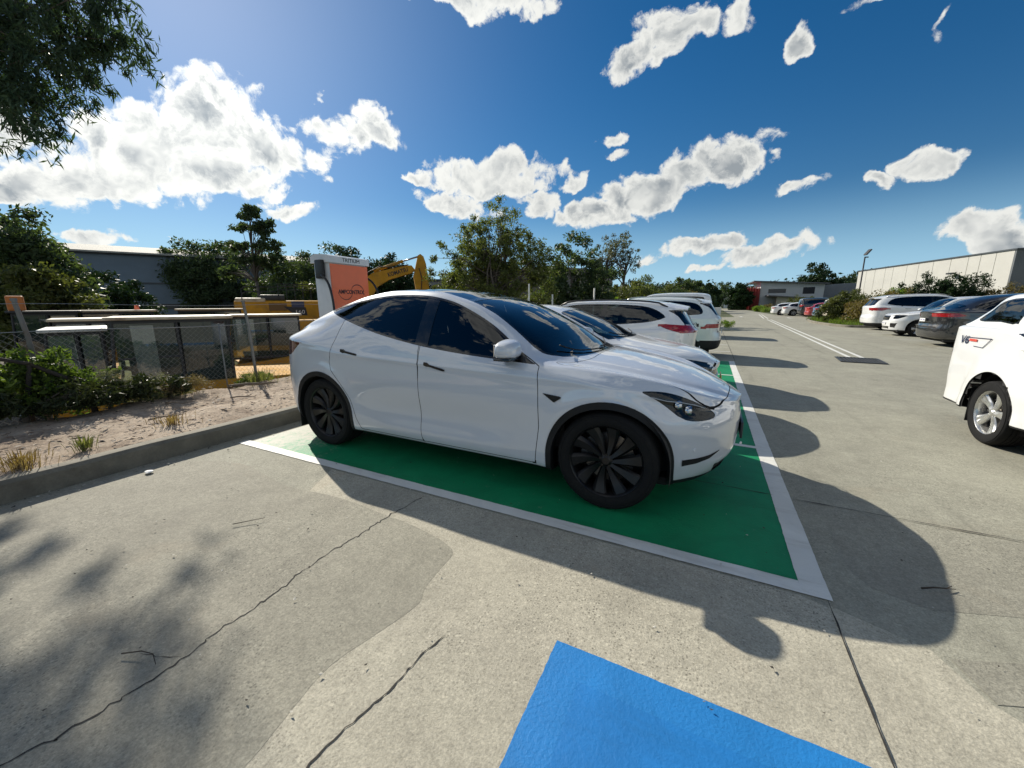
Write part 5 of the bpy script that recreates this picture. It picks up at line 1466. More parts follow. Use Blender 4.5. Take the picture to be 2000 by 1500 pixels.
# ------------------------------------------------------------------ charger, signs, fence, lamp
def charger():
    root = empty('charging_station', (-5.18, 4.35, .17), 0, 'white and orange fast charging cabinet with looping black cables behind the kerb', 'charger')
    wh = mat('charger_white', (.62, .63, .64), .38, var=.06, coat=.3)
    org = mat('charger_orange', (.80, .17, .065), .45, var=.08, scale=3, coat=.2)
    b = MB(); b.box((-.17, -.35, .10), (.17, .35, 1.90), bev=.03); b.box((-.15, -.33, -.02), (.15, .33, .10))
    b.build('cabinet', wh, root, True, 40)
    b = MB(); pr = [(-.20, 1.89), (.205, 1.89), (.205, 1.985), (.16, 2.0), (-.10, 2.02), (-.20, 1.98)]
    b.prism(pr, -.375, .375, 'y'); b.build('cabinet_cap', wh, root, True, 30)
    b = MB(); b.box((.172, -.345, .34), (.186, .345, 1.875), bev=.004); b.build('front_panel', org, root)
    blk = mat('charger_black', (.012, .012, .013), .4)
    b = MB(); b.box((.187, -.10, 1.02), (.193, .26, 1.26), bev=.003); b.build('display_screen', mat('screen_glass', (.01, .012, .015), .08, coat=1), root)
    b = MB(); b.box((-.05, -.43, 1.66), (.10, -.37, 1.93), bev=.02); b.box((-.05, .37, 1.66), (.10, .43, 1.93), bev=.02); b.build('cable_holster', blk, root, True, 30)
    for sg in (-1, 1):
        n = 26; pts = []
        P = crspline([(.03, sg*.40, 1.72), (.10, sg*.43, 1.70), (.22, sg*.44, 1.60), (.30, sg*.45, 1.38), (.30, sg*.44, 1.05), (.24, sg*.42, .60), (.16, sg*.41, .30), (.10, sg*.41, .55), (.06, sg*.41, .95)], 5)
        b = MB(); b.tube(P, .017, 8); b.build('charging_cable', blk, root, True)
        b = MB(); b.box((.0, sg*.41-.03, .90), (.12, sg*.41+.03, 1.08), bev=.02); b.build('charging_plug', blk, root, True, 30)
    ink = mat('charger_ink', (.02, .015, .02), .5)
    text_on('cap_lettering', 'TRITIUM', .075, root, (.2065, .02, 1.938), (R(90), 0, R(90)), ink, .34)
    text_on('panel_lettering', 'AMPCONTROL', .085, root, (.1875, .0, 1.475), (R(90), 0, R(90)), ink, .50, bold=.002, shear=.12)
    # the two crescent strokes of the emblem
    b = MB()
    for s_ in (1, -1):
        n = 22; vs = []
        for i in range(n+1):
            a = math.pi*(.02+.96*i/n); w_ = .004+.016*math.sin(a)*(.35+.65*abs(math.cos(a*.5+(0 if s_ > 0 else 1.2))))
            for r in (1-w_*3, 1+w_*3):
                y = s_*(.115+.125*math.cos(a)*r); z = 1.475+s_*(.115*math.sin(a)*r)
                vs.append((.1882, y, z))
        b.add(vs, [(2*i, 2*i+1, 2*i+3, 2*i+2) for i in range(n)])
    b.build('emblem_swoosh', ink, root)
    g = mat('panel_streak', (.80, .42, .30), .5)
    b = MB()
    for y, z1 in ((-.25, 1.20), (-.19, 1.26), (-.22, 1.14)):
        b.box((.1865, y-.003, .60), (.1875, y+.003, z1))
        b.lathe([(0, 0), (.010, 0), (.010, .001)], 10, 'x', M=Matrix.Translation((.187, y, z1)))
    b.build('panel_line_motif', g, root)

def bay_signs():
    wp = mat('sign_post_white', (.62, .62, .60), .5, var=.12)
    for y, h, w, lb in ((11.0, 2.07, .20, 'tallest white bay marker board standing behind the hatchback roof'), (13.0, 1.81, .12, 'short thin white bay marker post between the two taller boards'), (18.5, 2.22, .18, 'white bay marker board behind the crossover roof rail')):
        z0 = vz(-5.0, y)
        root = empty('bay_sign', (-5.0, y, z0), 0, lb, 'sign', 'white bay marker signs behind the kerb')
        b = MB(); b.box((-.03, -.03, -.1), (.03, .03, h-z0-.42), bev=.008); b.build('post', mat('galvanised', (.35, .36, .37), .45, .7, var=.2), root)
        b = MB(); b.box((-.012, -w/2, h-z0-.55), (.034, w/2, h-z0), bev=.006); p = b.build('sign_board', wp, root)
        p.rotation_euler = (0, 0, R(25))
        if w > .15:
            b = MB(); b.box((.0345, -w/2+.03, h-z0-.10), (.036, w/2-.03, h-z0-.06)); b.box((.0345, -w/2+.03, h-z0-.30), (.036, w/2-.06, h-z0-.28)); 
            q = b.build('sign_band', mat('sign_grey', (.25, .3, .33), .6), root); q.rotation_euler = (0, 0, R(25))

def fence():
    root = empty('chain_link_fence', (-7.1, 0, 0), 0, 'rusty chain link fence with leaning posts along the sunken machinery yard', 'fence')
    wire = mat('fence_wire', (.20, .20, .19), .45, .6, var=.3)
    post = mat('fence_post_grey', (.20, .21, .21), .55, .5, var=.3, scale=12, dirt=(.12, .07, .04))
    y0, y1 = -1.5, 9.0; H = 1.15; zb = -.35
    b = MB(); st = .075; n = int((y1-y0)/st)
    ph = H-zb
    for i in range(-int(ph/st), n):
        for sg in (1, -1):
            a = y0+i*st; pts = []
            ya, yb = a, a+ph
            za, zz = (zb, H) if sg > 0 else (H, zb)
            # clip to the run
            if yb < y0 or ya > y1: continue
            t0 = max(0, (y0-ya)/ph); t1 = min(1, (y1-ya)/ph)
            if t1-t0 < .02: continue
            m_ = 5
            for k in range(m_+1):
                t = t0+(t1-t0)*k/m_; y = ya+ph*t; z = za+(zz-za)*t
                pts.append((.05*math.sin(y*1.3)*(1-abs(z-.4)), y, z-.02*math.sin(y*2)))
            b.tube(pts, .0016, 3, cap=False)
    b.build('wire_mesh', wire, root)
    b = MB(); b.tube([(0, y, H+.01-.03*math.sin((y-y0)*1.0)**2) for y in np.linspace(y0, y1, 60)], .005, 5)
    b.tube([(.02, y, H+.33-.03*math.sin((y-y0)*1.0)**2) for y in np.linspace(y0, y1, 40)], .003, 4)
    b.tube([(.01, y, .02+.02*math.sin(y*3)) for y in np.linspace(y0, 2.9, 30)], .004, 4)
    b.build('strand_wire', mat('strand_wire_pale', (.42, .43, .43), .35, .7), root)
    for y, lean in ((3.93, .0), (1.47, .0), (6.6, .0)):
        b = MB(); b.tube([(0, y+.03, -1.0), (.0, y, H-.05), (.0, y-.035, H+.36)], [.024, .024, .022], 8)
        b.tube([(0, y-.035, H+.36), (.0, y-.036, H+.39)], .028, 8)
        b.build('fence_post', post, root, True, 40)
    b = MB(); b.tube([(0, 3.46, -.8), (0, 3.47, H+.02)], .011, 6); b.build('stay_post', post, root, True)

def lamp_post():
    root = empty('street_lamp', (15.0, 58.2, 0), R(20), 'tall dark lamp post with flat square head standing in front of the long pale warehouse', 'street lamp')
    dk = mat('lamp_dark_metal', (.03, .032, .036), .45, .3)
    b = MB(); b.tube([(0, 0, -.5), (0, 0, .6), (0, 0, 6.6)], [.11, .10, .065], 10); b.build('pole', dk, root, True)
    b = MB(); b.box((-.05, -.05, 6.5), (.35, .05, 6.62), bev=.02, M=Matrix.Rotation(0, 4, 'Y')); b.build('arm', dk, root)
    b = MB(); b.box((-.32, -.24, -.07), (.42, .24, .07), bev=.03, M=Matrix.Translation((.18, 0, 7.05)) @ Matrix.Rotation(R(-52), 4, 'Y')); b.build('lamp_head', dk, root)

# ------------------------------------------------------------------ machines in the yard
def yel(): return mat('machine_yellow', (.52, .27, .03), .72, spec=.15, var=.2, scale=2, dirt=(.20, .13, .06), dscale=1.1)
def dkm(): return mat('machine_dark', (.02, .022, .026), .5, var=.3)
def cab(parent, x0, x1, y0, y1, z0, z1, glassm, roofm, post=.05, slope=.12, name='cab', front=True):
    """glazed cab: roof slab, corner posts, glass panes"""
    f = MB()
    for (x, y) in ((x0, y0), (x1, y0), (x0, y1), (x1, y1)):
        sx = slope if x == x0 else 0
        f.tube([(x-sx, y, z0), (x, y, z1)], post/2, 6)
    xm = x0+(x1-x0)*.52
    f.tube([(xm, y0, z0), (xm, y0, z1)], post/2, 6); f.box((x0-slope, y0-.02, z0-.06), (x1, y0+.02, z0)); f.box((x0, y0-.02, z1-.06), (x1, y0+.02, z1))
    f.box((x0, y0-.012, z0+(z1-z0)*.42), (xm, y0+.012, z0+(z1-z0)*.45))
    f.build('cab_frame', dkm(), parent, True, 40)
    r = MB(); r.box((x0-.10, y0-.12, z1), (x1+.10, y1+.10, z1+.06), bev=.02); r.build('cab_roof', roofm, parent)
    for a, b_ in (((x0-slope*.5+.03), xm-.03), (xm+.03, x1-.03)):
        g = MB(); g.add([(a, y0, z0), (b_, y0, z0), (b_, y0, z1), (a+.03, y0, z1)], [(0, 1, 2, 3)]); g.build('cab_window', glassm, parent)
    g = MB(); g.add([(x0-slope, y0, z0), (x0-slope, y1, z0), (x0, y1, z1), (x0, y0, z1)], [(0, 1, 2, 3)]); g.build('cab_windscreen', glassm, parent)
    g = MB(); g.add([(x1, y0, z0), (x1, y1, z0), (x1, y1, z1), (x1, y0, z1)], [(0, 1, 2, 3)]); g.build('cab_window', glassm, parent)
    bk = MB(); bk.box((x0+.02, y1-.06, z0), (x1-.02, y1-.02, z1-.02)); bk.box((x0, y0+.05, z0-.02), (x1, y1, z0+.02)); bk.box((x0+(x1-x0)*.7, y0+.3, z0), (x1-.05, y1-.1, z0+.75), bev=.05)
    bk.tube([(x0+.25, y0+.35, z0), (x0+.32, y0+.35, z0+.75)], .03, 6); bk.tube([(x0+.45, y0+.8, z0), (x0+.40, y0+.8, z0+.85)], .02, 6)
    bk.build('cab_interior', mat('cab_interior_dark', (.018, .022, .022), .8, var=.3), parent)
    s = MB(); cx, cy = (x0+x1)/2, (y0+y1)/2
    s.box((cx-.25, cy-.22, z0-.1), (cx+.22, cy+.25, z0+.22), bev=.05); s.box((cx+.12, cy-.22, z0+.15), (cx+.26, cy+.25, z0+.85), bev=.05); s.build('operator_seat', dkm(), parent, True, 40)

def machines():
    gl = glass('cab_glass_green', (.30, .46, .42), 1.8, (.05, .085, .08), .45); gl2 = glass('cab_glass_pale', (.5, .66, .64), 2.4, (.20, .28, .27), .5)
    cream = mat('cab_roof_cream', (.55, .48, .36), .6, var=.15, dirt=(.25, .16, .10), dscale=2)
    G = 'yellow earthmoving machines parked in the sunken yard'
    Z = -1.85
    def base(name, loc, rz, lb, cat='excavator'): return empty(name, (loc[0], loc[1], Z), R(rz), lb, cat, G)
    def tracks(p, x0, x1, y0, y1, h=.7):
        for ya, yb in ((y0, y0+.45), (y1-.45, y1)):
            b = MB(); n = 16; pts = []
            for i in range(n): a = math.pi*i/(n-1)-math.pi/2; pts.append((x1-h/2+math.cos(a)*h/2, h/2+math.sin(a)*h/2))
            for i in range(n): a = math.pi*i/(n-1)+math.pi/2; pts.append((x0+h/2+math.cos(a)*h/2, h/2+math.sin(a)*h/2))
            b.prism(pts, ya, yb, 'y'); b.build('track', dkm(), p)
    # long glazed machine nearest the fence
    p = base('excavator', (-9.27, 3.74), 68, 'long glazed cab machine with cream roof closest behind the chain link fence')
    tracks(p, -1.4, 2.2, -.4, 2.2)
    b = MB(); b.prism([(-1.3, .7), (2.6, .7), (2.6, 1.74), (1.0, 1.80), (.2, 1.80), (-.3, 1.80), (-1.3, 1.70)], -.15, 2.1, 'y'); b.build('chassis', yel(), p)
    cab(p, -.82, .86, .0, 1.5, 1.80, 3.05, gl, cream)
    b = MB(); b.box((-.60, -.03, 1.86), (-.28, .0, 2.95)); b.build('door_panel_glass', gl2, p)
    # second cab to its right
    p = base('wheel_loader', (-12.0, 7.2), 59, 'yellow loader with square glass cab and handrail left of the charging cabinet', 'loader')
    tracks(p, -1.5, 3.0, -.3, 2.2)
    b = MB(); b.prism([(-1.5, .7), (2.9, .7), (2.9, 2.15), (1.6, 1.95), (.8, 1.80), (-.2, 1.66), (-1.1, 1.60), (-1.5, 1.45)], -.2, 2.0, 'y'); b.build('chassis', yel(), p)
    cab(p, -.92, .84, .0, 1.5, 1.80, 3.0, gl, cream, slope=.16)
    b = MB(); b.box((-.86, -.04, 1.85), (-.35, -.02, 2.92)); b.build('door_panel_glass', gl2, p)
    b = MB(); b.tube([(-1.15, -.15, 1.5), (-1.12, -.15, 2.15), (-.98, -.15, 2.30), (-.85, -.15, 2.28)], .022, 6); b.tube([(-.95, -.15, 1.5), (-.98, -.15, 2.0)], .018, 6); b.build('handrail', dkm(), p, True)
    # cabs behind, mostly roofs
    def simple(loc, rz, lb, w, zt, roofm, glm, beacon=False, orange=False, dark=False, cat='excavator', d=1.6, name='excavator'):
        p = base(name, loc, rz, lb, cat)
        tracks(p, -w*.8, w*1.4, 0, 2.2)
        b = MB(); b.prism([(-w*.8, .65), (w*1.3, .65), (w*1.3, 1.7), (w*.5, 1.9), (-w*.5, 1.7), (-w*.8, 1.5)], .1, 2.1, 'y'); b.build('chassis', dkm() if dark else yel(), p)
        cab(p, -w/2, w/2, .15, d, 1.9, zt-Z, glm, roofm, slope=.1)
        if beacon:
            b = MB(); b.lathe([(0, .16), (.05, .15), (.06, .05), (.07, 0)], 12, 'z', M=Matrix.Translation((w*.28, .5, zt-Z+.06))); b.build('beacon', mat('beacon_orange', (.9, .16, .03), .2, coat=1), p, True)
        if orange:
            b = MB(); b.box((-w*.55, .3, zt-Z+.06), (-w*.28, .8, zt-Z+.44), bev=.03); b.build('exhaust_housing', mat('machine_orange', (.55, .17, .03), .5, var=.2), p)
        return p
    simple((-12.5, 3.47), 74, 'yellow cab machine with rounded side window half hidden by the bushes', .95, 1.13, cream, gl)
    simple((-16.2, 5.25), 72, 'machine with wide cream roof and orange beacon standing behind the glazed cabs', 1.55, 1.30, cream, gl, beacon=True)
    simple((-15.6, 3.62), 77, 'dark roofed machine with a tall orange exhaust box at the far left', 1.1, 1.30, dkm(), gl, orange=True, dark=True)
    simple((-16.25, 7.76), 64.5, 'machine with flat tan roof and round lamp behind the long glazed cab', 1.8, 1.32, mat('cab_roof_tan', (.42, .33, .22), .6), gl, beacon=False)
    simple((-10.6, 2.75), 73, 'small machine with curved white cab front beside the bushes', .7, .98, mat('cab_roof_white', (.6, .62, .6), .5), gl2)
    # big excavator with its engine housing, rails and number
    p = base('excavator', (-18.79, 11.44), 58.7, 'large yellow excavator with black handrails on its engine housing numbered 160')
    tracks(p, -1.6, 3.2, -.2, 2.8, .9)
    b = MB(); b.box((-1.36, 0, 1.0), (3.4, 2.7, 3.58), bev=.12); b.build('engine_housing', yel(), p, True, 40)
    b = MB(); b.box((-1.30, -.03, 3.5), (-.1, 2.0, 3.70), bev=.08); b.build('counterweight_cap', cream, p, True, 40)
    b = MB()
    for z in (3.98, 4.2):
        b.tube([(-1.02, -.02, 3.6), (-1.0, -.02, z-.1), (-.85, -.02, z), (.35, -.02, z)], .022, 6)
    for x in (.45, .8, 1.15, 1.5, 1.85):
        b.tube([(x, .0, 3.6), (x, .0, 4.35)], .018, 6)
    b.tube([(.45, 0, 4.35), (1.9, 0, 4.35)], .02, 6); b.tube([(.45, 0, 4.08), (1.9, 0, 4.08)], .018, 6); b.tube([(.45, 1.4, 4.3), (1.9, 1.4, 4.3)], .02, 6)
    b.box((-.3, .1, 3.6), (.7, 1.6, 3.85), bev=.03)
    b.build('handrail', dkm(), p, True, 40)
    b = MB(); b.box((.0, -.02, 3.1), (.75, .0, 3.45)); b.build('vent_panel', mat('vent_brown', (.16, .09, .03), .7), p)
    b = MB(); b.box((.95, -.03, 3.25), (1.5, -.01, 3.55)); b.build('stripe_decal', mat('decal_navy', (.03, .04, .10), .5), p)
    b = MB(); b.prism([(.6, 3.30), (1.55, 3.25), (1.6, 2.86), (1.05, 2.88)], -.028, -.012, 'y'); b.build('number_decal', mat('decal_black', (.012, .012, .015), .5), p)
    text_on('number_lettering', '160', .26, p, (1.28, -.034, 3.02), (R(90), 0, 0), mat('decal_white', (.7, .7, .7), .5), .38)
    b = MB(); b.prism([(-.55, 2.75), (-.33, 2.75), (-.44, 2.98)], -.02, -.01, 'y'); b.build('warning_sticker', mat('decal_red', (.5, .03, .03), .5), p)
    # excavator with raised boom
    p = base('excavator', (-13.79, 14.49), 43.6, 'yellow excavator with raised lettered boom folding down behind the white car roof')
    tracks(p, -4.8, -1.0, -.6, 2.6, .9)
    b = MB(); b.box((-4.9, 0, 1.1), (-1.7, 2.4, 2.7), bev=.12); b.build('engine_housing', yel(), p, True, 40)
    cab(p, -3.0, -1.75, .0, 1.1, 2.0, 3.45, gl, yel())
    k = -Z
    pz = lambda L_: [(x, z+k) for x, z in L_]
    b = MB(); b.prism(pz([(-1.75, 1.0), (-1.35, .9), (-1.0, 1.9), (-.72, 2.38), (-.15, 2.72), (1.0, 3.08), (1.12, 3.2), (.95, 3.42), (.55, 3.40), (-.20, 3.20), (-.9, 3.02), (-1.3, 2.75), (-1.65, 1.9)]), .5, .86, 'y'); b.build('boom', yel(), p)
    b = MB(); b.prism(pz([(1.02, 2.9), (1.28, 3.9), (1.40, 3.97), (1.55, 3.86), (1.66, 3.5), (1.74, 2.6), (1.80, 1.6), (1.6, .6), (1.35, .6), (1.15, 1.9)]), .45, .80, 'y'); b.build('dipper_arm', yel(), p)
    b = MB(); b.tube([(-.85, .58, 3.12+k), (.55, .58, 3.62+k)], .075, 10); b.build('ram_cylinder', yel(), p, True)
    b = MB(); b.tube([(.5, .58, 3.60+k), (1.32, .58, 3.86+k)], .04, 8); b.build('ram_rod', mat('ram_chrome', (.25, .25, .27), .25, 1), p, True)
    b = MB()
    for o_ in (0, .07, .14):
        b.tube([(-1.45, .45+o_, 2.55+k), (-1.1, .45+o_, 3.05+k), (-.6, .45+o_, 3.32+k), (.1, .45+o_, 3.30+k), (.8, .45+o_, 3.45+k)], .02, 5)
        b.tube([(1.30, .40+o_, 3.3+k), (1.42, .38+o_, 2.8+k), (1.36, .38+o_, 2.2+k), (1.5, .38+o_, 1.9+k)], .02, 5)
    b.build('hydraulic_hose', dkm(), p, True)
    t = text_on('boom_lettering', 'KOMATSU', .27, p, (.28, .492, 3.075+k), (R(90), 0, 0), mat('decal_black', (.012, .012, .015), .5), 1.0, bold=.008)
    t.rotation_euler = (R(90), -R(17), 0)
    b = MB(); b.prism(pz([(1.5, .4), (2.3, .9), (2.5, 1.6), (2.2, 1.9), (1.75, 1.7)]), .2, 1.1, 'y'); b.build('bucket', mat('bucket_steel', (.10, .075, .05), .7, .3, var=.3), p)

# ------------------------------------------------------------------ buildings
def corrug(name, c, sc=22, axis=0, rough=.5, bump=.5, var=.06):
    if name in MATS: return MATS[name]
    m, t, b = nt(name); tc = N(t, 'ShaderNodeTexCoord'); w_ = N(t, 'ShaderNodeTexWave', bands_direction='XYZ'[axis]); setin(w_, Scale=sc/6.283*2)
    L(t, tc.outputs['Object'], w_.inputs['Vector']); bp = N(t, 'ShaderNodeBump'); setin(bp, Strength=bump, Distance=.02); L(t, w_.outputs['Fac'], bp.inputs['Height']); L(t, bp.outputs[0], b.inputs['Normal'])
    n = N(t, 'ShaderNodeTexNoise'); setin(n, Scale=.5, Detail=6); L(t, tc.outputs['Object'], n.inputs['Vector'])
    mr = N(t, 'ShaderNodeMapRange'); setin(mr, From_Min=.3, From_Max=.7, To_Min=1-var*2, To_Max=1+var); L(t, n.outputs['Fac'], mr.inputs['Value'])
    mx = N(t, 'ShaderNodeMix', data_type='RGBA', blend_type='MULTIPLY'); mx.inputs[0].default_value = 1; mx.inputs[6].default_value = c4(c); L(t, mr.outputs[0], mx.inputs[7]); L(t, mx.outputs[2], b.inputs['Base Color'])
    b.inputs['Roughness'].default_value = rough; b.inputs['Specular IOR Level'].default_value = .12; MATS[name] = m; return m

def frame_from(a, b):
    a, b = np.array(a, float), np.array(b, float); return math.atan2(b[1]-a[1], b[0]-a[0]), float(np.linalg.norm(b-a))

def buildings():
    # long blue grey shed behind the yard (left)
    rz, Ln = frame_from((-72, 12), (-53.5, 45)); z0 = -1.9
    root = empty('industrial_shed', (-72, 12, z0), rz, 'long blue grey metal shed with pale roof beyond the machinery yard', 'building')
    grey = corrug('shed_blue_grey', (.17, .22, .27)); 
    b = MB(); b.box((0, 0, 0), (Ln, 16, 10.1)); b.build('wall', grey, root)
    b = MB(); b.add([(-.6, -.7, 10.1), (Ln+.6, -.7, 10.1), (Ln+.6, 8, 11.7), (-.6, 8, 11.7), (Ln+.6, 16.7, 10.1), (-.6, 16.7, 10.1), (-.6, -.7, 9.9), (Ln+.6, -.7, 9.9)], [(0, 1, 2, 3), (3, 2, 4, 5), (6, 7, 1, 0)]); b.build('roof', corrug('roof_pale', (.33, .33, .30), rough=.7), root)
    b = MB(); b.box((-.2, -.16, 6.35), (Ln, 0, 6.5)); b.box((-.2, -.22, 9.75), (Ln, -.0, 9.95)); b.build('gutter', mat('gutter_dark', (.05, .06, .07), .5), root)
    b = MB(); b.box((14, -.1, 3.1), (30, -.02, 3.8)); b.build('window_strip', mat('dark_opening', (.015, .018, .022), .3), root)
    # low sheds behind the boom
    rz, Ln = frame_from((-36, 37), (-29, 41)); root = empty('site_office', (-36, 37, z0), rz, 'pale grey site building with two dark windows behind the raised boom', 'building')
    b = MB(); b.box((0, 0, 0), (Ln+1.5, 7, 6.4)); b.build('wall', corrug('office_grey', (.34, .35, .36)), root); b = MB(); b.box((-.3, -.3, 6.4), (Ln+1.8, 7.3, 6.6)); b.build('roof', mat('gutter_dark', (.05, .06, .07), .5), root)
    for x in (1.6, 5.2):
        b = MB(); b.box((x, -.03, 4.2), (x+(1.4 if x < 3 else .7), -.0, 4.9 if x > 3 else 5.0)); b.build('window', mat('dark_opening', (.015, .018, .022), .3), root)
    rz, Ln = frame_from((-30.5, 41), (-13.5, 34)); root = empty('industrial_shed', (-30.5, 41, z0), rz, 'brown grey low roofed shed half hidden behind the tall wattle tree', 'building')
    b = MB(); b.box((0, 0, 0), (Ln, 10, 6.9)); b.build('wall', corrug('shed_brown_grey', (.22, .20, .18)), root); b = MB(); b.add([(-.4, -.4, 6.9), (Ln+.4, -.4, 6.9), (Ln+.4, 10, 8.4), (-.4, 10, 8.4)], [(0, 1, 2, 3)]); b.build('roof', corrug('roof_grey', (.24, .25, .26)), root)
    b = MB(); b.tube([(1.5, 2, 7), (1.5, 2, 9.2)], .5, 14); b.build('vent_stack', mat('galvanised', (.35, .36, .37), .45, .7, var=.2), root, True, 40)
    # long pale precast warehouse on the right
    rz, Ln = frame_from((24.63, 97.82), (30.88, 67.87)); root = empty('warehouse', (24.63, 97.82, -1), rz, 'long pale concrete panel warehouse with a dark shaded end wall', 'building')
    pc = mat('precast_panel', (.50, .49, .455), .85, var=.10, scale=.35, bump=.2, bscale=3)
    xs = [0, 2.6, 5.1, 7.9, 9.9, 13.1, 15.6, 18.5, 21.6, 24.4, 26.2, 28.3, Ln]
    for i in range(len(xs)-1):
        b = MB(); b.box((xs[i]+.035, 0, 0), (xs[i+1]-.035, .2, 8.45)); b.build('wall_panel', pc, root)
    b = MB(); b.box((.1, .1, 0), (Ln-.05, 40, 8.3)); b.build('wall', mat('warehouse_inner', (.08, .085, .09), .9), root)
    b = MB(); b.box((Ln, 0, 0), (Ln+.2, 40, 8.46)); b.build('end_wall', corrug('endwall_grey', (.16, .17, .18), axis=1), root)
    b = MB(); b.box((-.2, -.12, 8.45), (Ln+.35, 40, 8.62)); b.build('roof', mat('capping_dark', (.06, .065, .07), .4), root)
    lb_ = MB(); lb_.tube([(21.6+1.6, -.1, 6.3), (21.6+2.6, -.5, 6.0)], .06, 6); lb_.box((21.6+.8, -.8, 6.3), (21.6+1.7, -.3, 6.5)); lb_.build('wall_lamp', mat('lamp_dark_metal', (.03, .032, .036), .45, .3), root)
    # two storey office with red fins
    root = empty('office_building', (11.3, 122, -1.0), R(2), 'two storey pale office with red fin screen at the end of the lane', 'building')
    pal = mat('render_pale', (.55, .56, .55), .8, var=.08, scale=.3)
    def bx(nm, a, c, m, p=root): q = MB(); q.box(a, c); return q.build(nm, m, p)
    q = MB(); q.prism([(0, 0), (13.5, 0), (13.5, 7.3), (0, 8.1)], 0, 14, 'y'); q.build('upper_wall', pal, root)
    q = MB(); q.prism([(-1.8, 8.50), (14.2, 7.52), (14.2, 7.28), (-1.8, 8.22)], -1.2, 15, 'y'); q.build('roof', mat('roof_dark_edge', (.10, .10, .11), .5), root)
    q = MB(); q.prism([(3.2, 0), (19, 0), (19, 2.9), (3.2, 4.3)], -4, -.01, 'y'); q.build('lower_wall', mat('render_cream', (.44, .41, .34), .8, var=.08, scale=.3), root)
    q = MB(); q.prism([(1.2, 4.70), (19.8, 3.15), (19.8, 2.92), (1.2, 4.48)], -5, -.01, 'y'); q.build('awning_roof', mat('roof_dark_edge', (.10, .10, .11), .5), root)
    dk = mat('window_dark', (.02, .025, .035), .15)
    for a in ((1.8, 5.3, 5.6, 6.3), (9.2, 5.0, 11.6, 6.6), ):
        bx('window', (a[0], -.06, a[1]), (a[2], -.0, a[3]), dk)
    bx('window', (12.0, -4.06, 1.0), (15.0, -4.0, 2.3), dk); bx('door', (4.2, -4.06, .1), (6.6, -4.0, 3.2), mat('door_cream', (.6, .55, .42), .6))
    red = mat('fin_red', (.30, .035, .03), .6, var=.1); q = MB()
    q.box((-3.2, 0, 0), (-.05, 8, 6.6))
    q.build('red_wing', red, root)
    for k in range(6):
        q = MB(); q.box((-3.6+k*.62, -1.6+k*.1, .2), (-3.48+k*.62, -.5, 6.9)); q.build('sun_fin', red, root)
    # grey shed to its right and dark carport
    root = empty('industrial_shed', (24.9, 127, -1), R(2), 'grey metal shed joined to the right of the two storey office', 'building')
    q = MB(); q.prism([(0, 0), (18, 0), (18, 6.5), (6, 7.6), (0, 7.2)], 0, 20, 'y'); q.build('wall', corrug('shed_grey', (.22, .235, .25)), root)
    q = MB(); q.box((1, -6, 3.0), (10, -.01, 3.5)); q.box((1, -.2, .0), (9, -.01, 3.0)); q.build('carport_roof', mat('carport_dark', (.02, .025, .05), .5), root)
    # white gatehouse far down the road
    root = empty('gatehouse', (5.0, 185, -1), R(5), 'small bright white building glimpsed between the trees at the end of the road', 'building')
    q = MB(); q.box((0, 0, 0), (4.5, 4, 4.6)); q.build('wall', mat('render_white', (.75, .75, .73), .7), root); q = MB(); q.prism([(-.5, 4.6), (5, 4.6), (2.2, 6.2)], -.4, 4.4, 'y'); q.build('roof', mat('roof_pale', (.6, .6, .56)), root)
    q = MB(); q.box((1.2, -.05, 1), (3.2, 0, 3.2)); q.build('window', dk, root)
    # white utility cabinet beyond the parked four wheel drive
    root = empty('utility_cabinet', (.25, 26.3, 0), R(0), 'white utility cabinet with small dark latch over a low shrub', 'cabinet')
    q = MB(); q.box((-.75, -.3, .25), (.32, .3, 1.26), bev=.03); q.build('cabinet_body', mat('cabinet_white', (.66, .66, .64), .5, var=.08), root, True, 30)
    q = MB(); q.box((-.15, -.32, .78), (-.03, -.3, .92)); q.build('latch', dk, root); q = MB(); q.box((-.65, -.25, 0), (-.5, .25, .25)); q.box((.1, -.25, 0), (.25, .25, .25)); q.build('stand', mat('galvanised', (.35, .36, .37), .45, .7), root)

def pylons():
    dk = mat('pylon_steel', (.16, .18, .20), .6, .4)
    for x, y, s, lb in ((63.7, 395, 1.0, 'left lattice power pylon on the far ridge'), (84, 395, .9, 'right lattice power pylon on the far ridge')):
        root = empty('power_pylon', (x, y, 8), 0, lb, 'pylon', 'power pylons on the far ridge')
        b = MB(); H = 17*s
        for sx, sy in ((-1, -1), (1, -1), (1, 1), (-1, 1)): b.tube([(sx*2, sy*2, 0), (sx*.5, sy*.5, H*.7), (sx*.3, sy*.3, H)], .12, 4)
        for k in range(6):
            z0, z1 = H*k/6, H*(k+1)/6; w0, w1 = 2-1.5*k/6, 2-1.5*(k+1)/6
            b.tube([(-w0, -w0, z0), (w1, -w1, z1)], .07, 4); b.tube([(w0, -w0, z0), (-w1, -w1, z1)], .07, 4)
        b.build('lattice_mast', dk, root)
        b = MB()
        for z in (.72, .84, .96): b.tube([(-3.6*s, 0, H*z), (3.6*s, 0, H*z)], .13, 4); b.tube([(-3.6*s, 0, H*z), (0, 0, H*z+.9)], .07, 4); b.tube([(3.6*s, 0, H*z), (0, 0, H*z+.9)], .07, 4)
        b.build('cross_arm', dk, root)
    
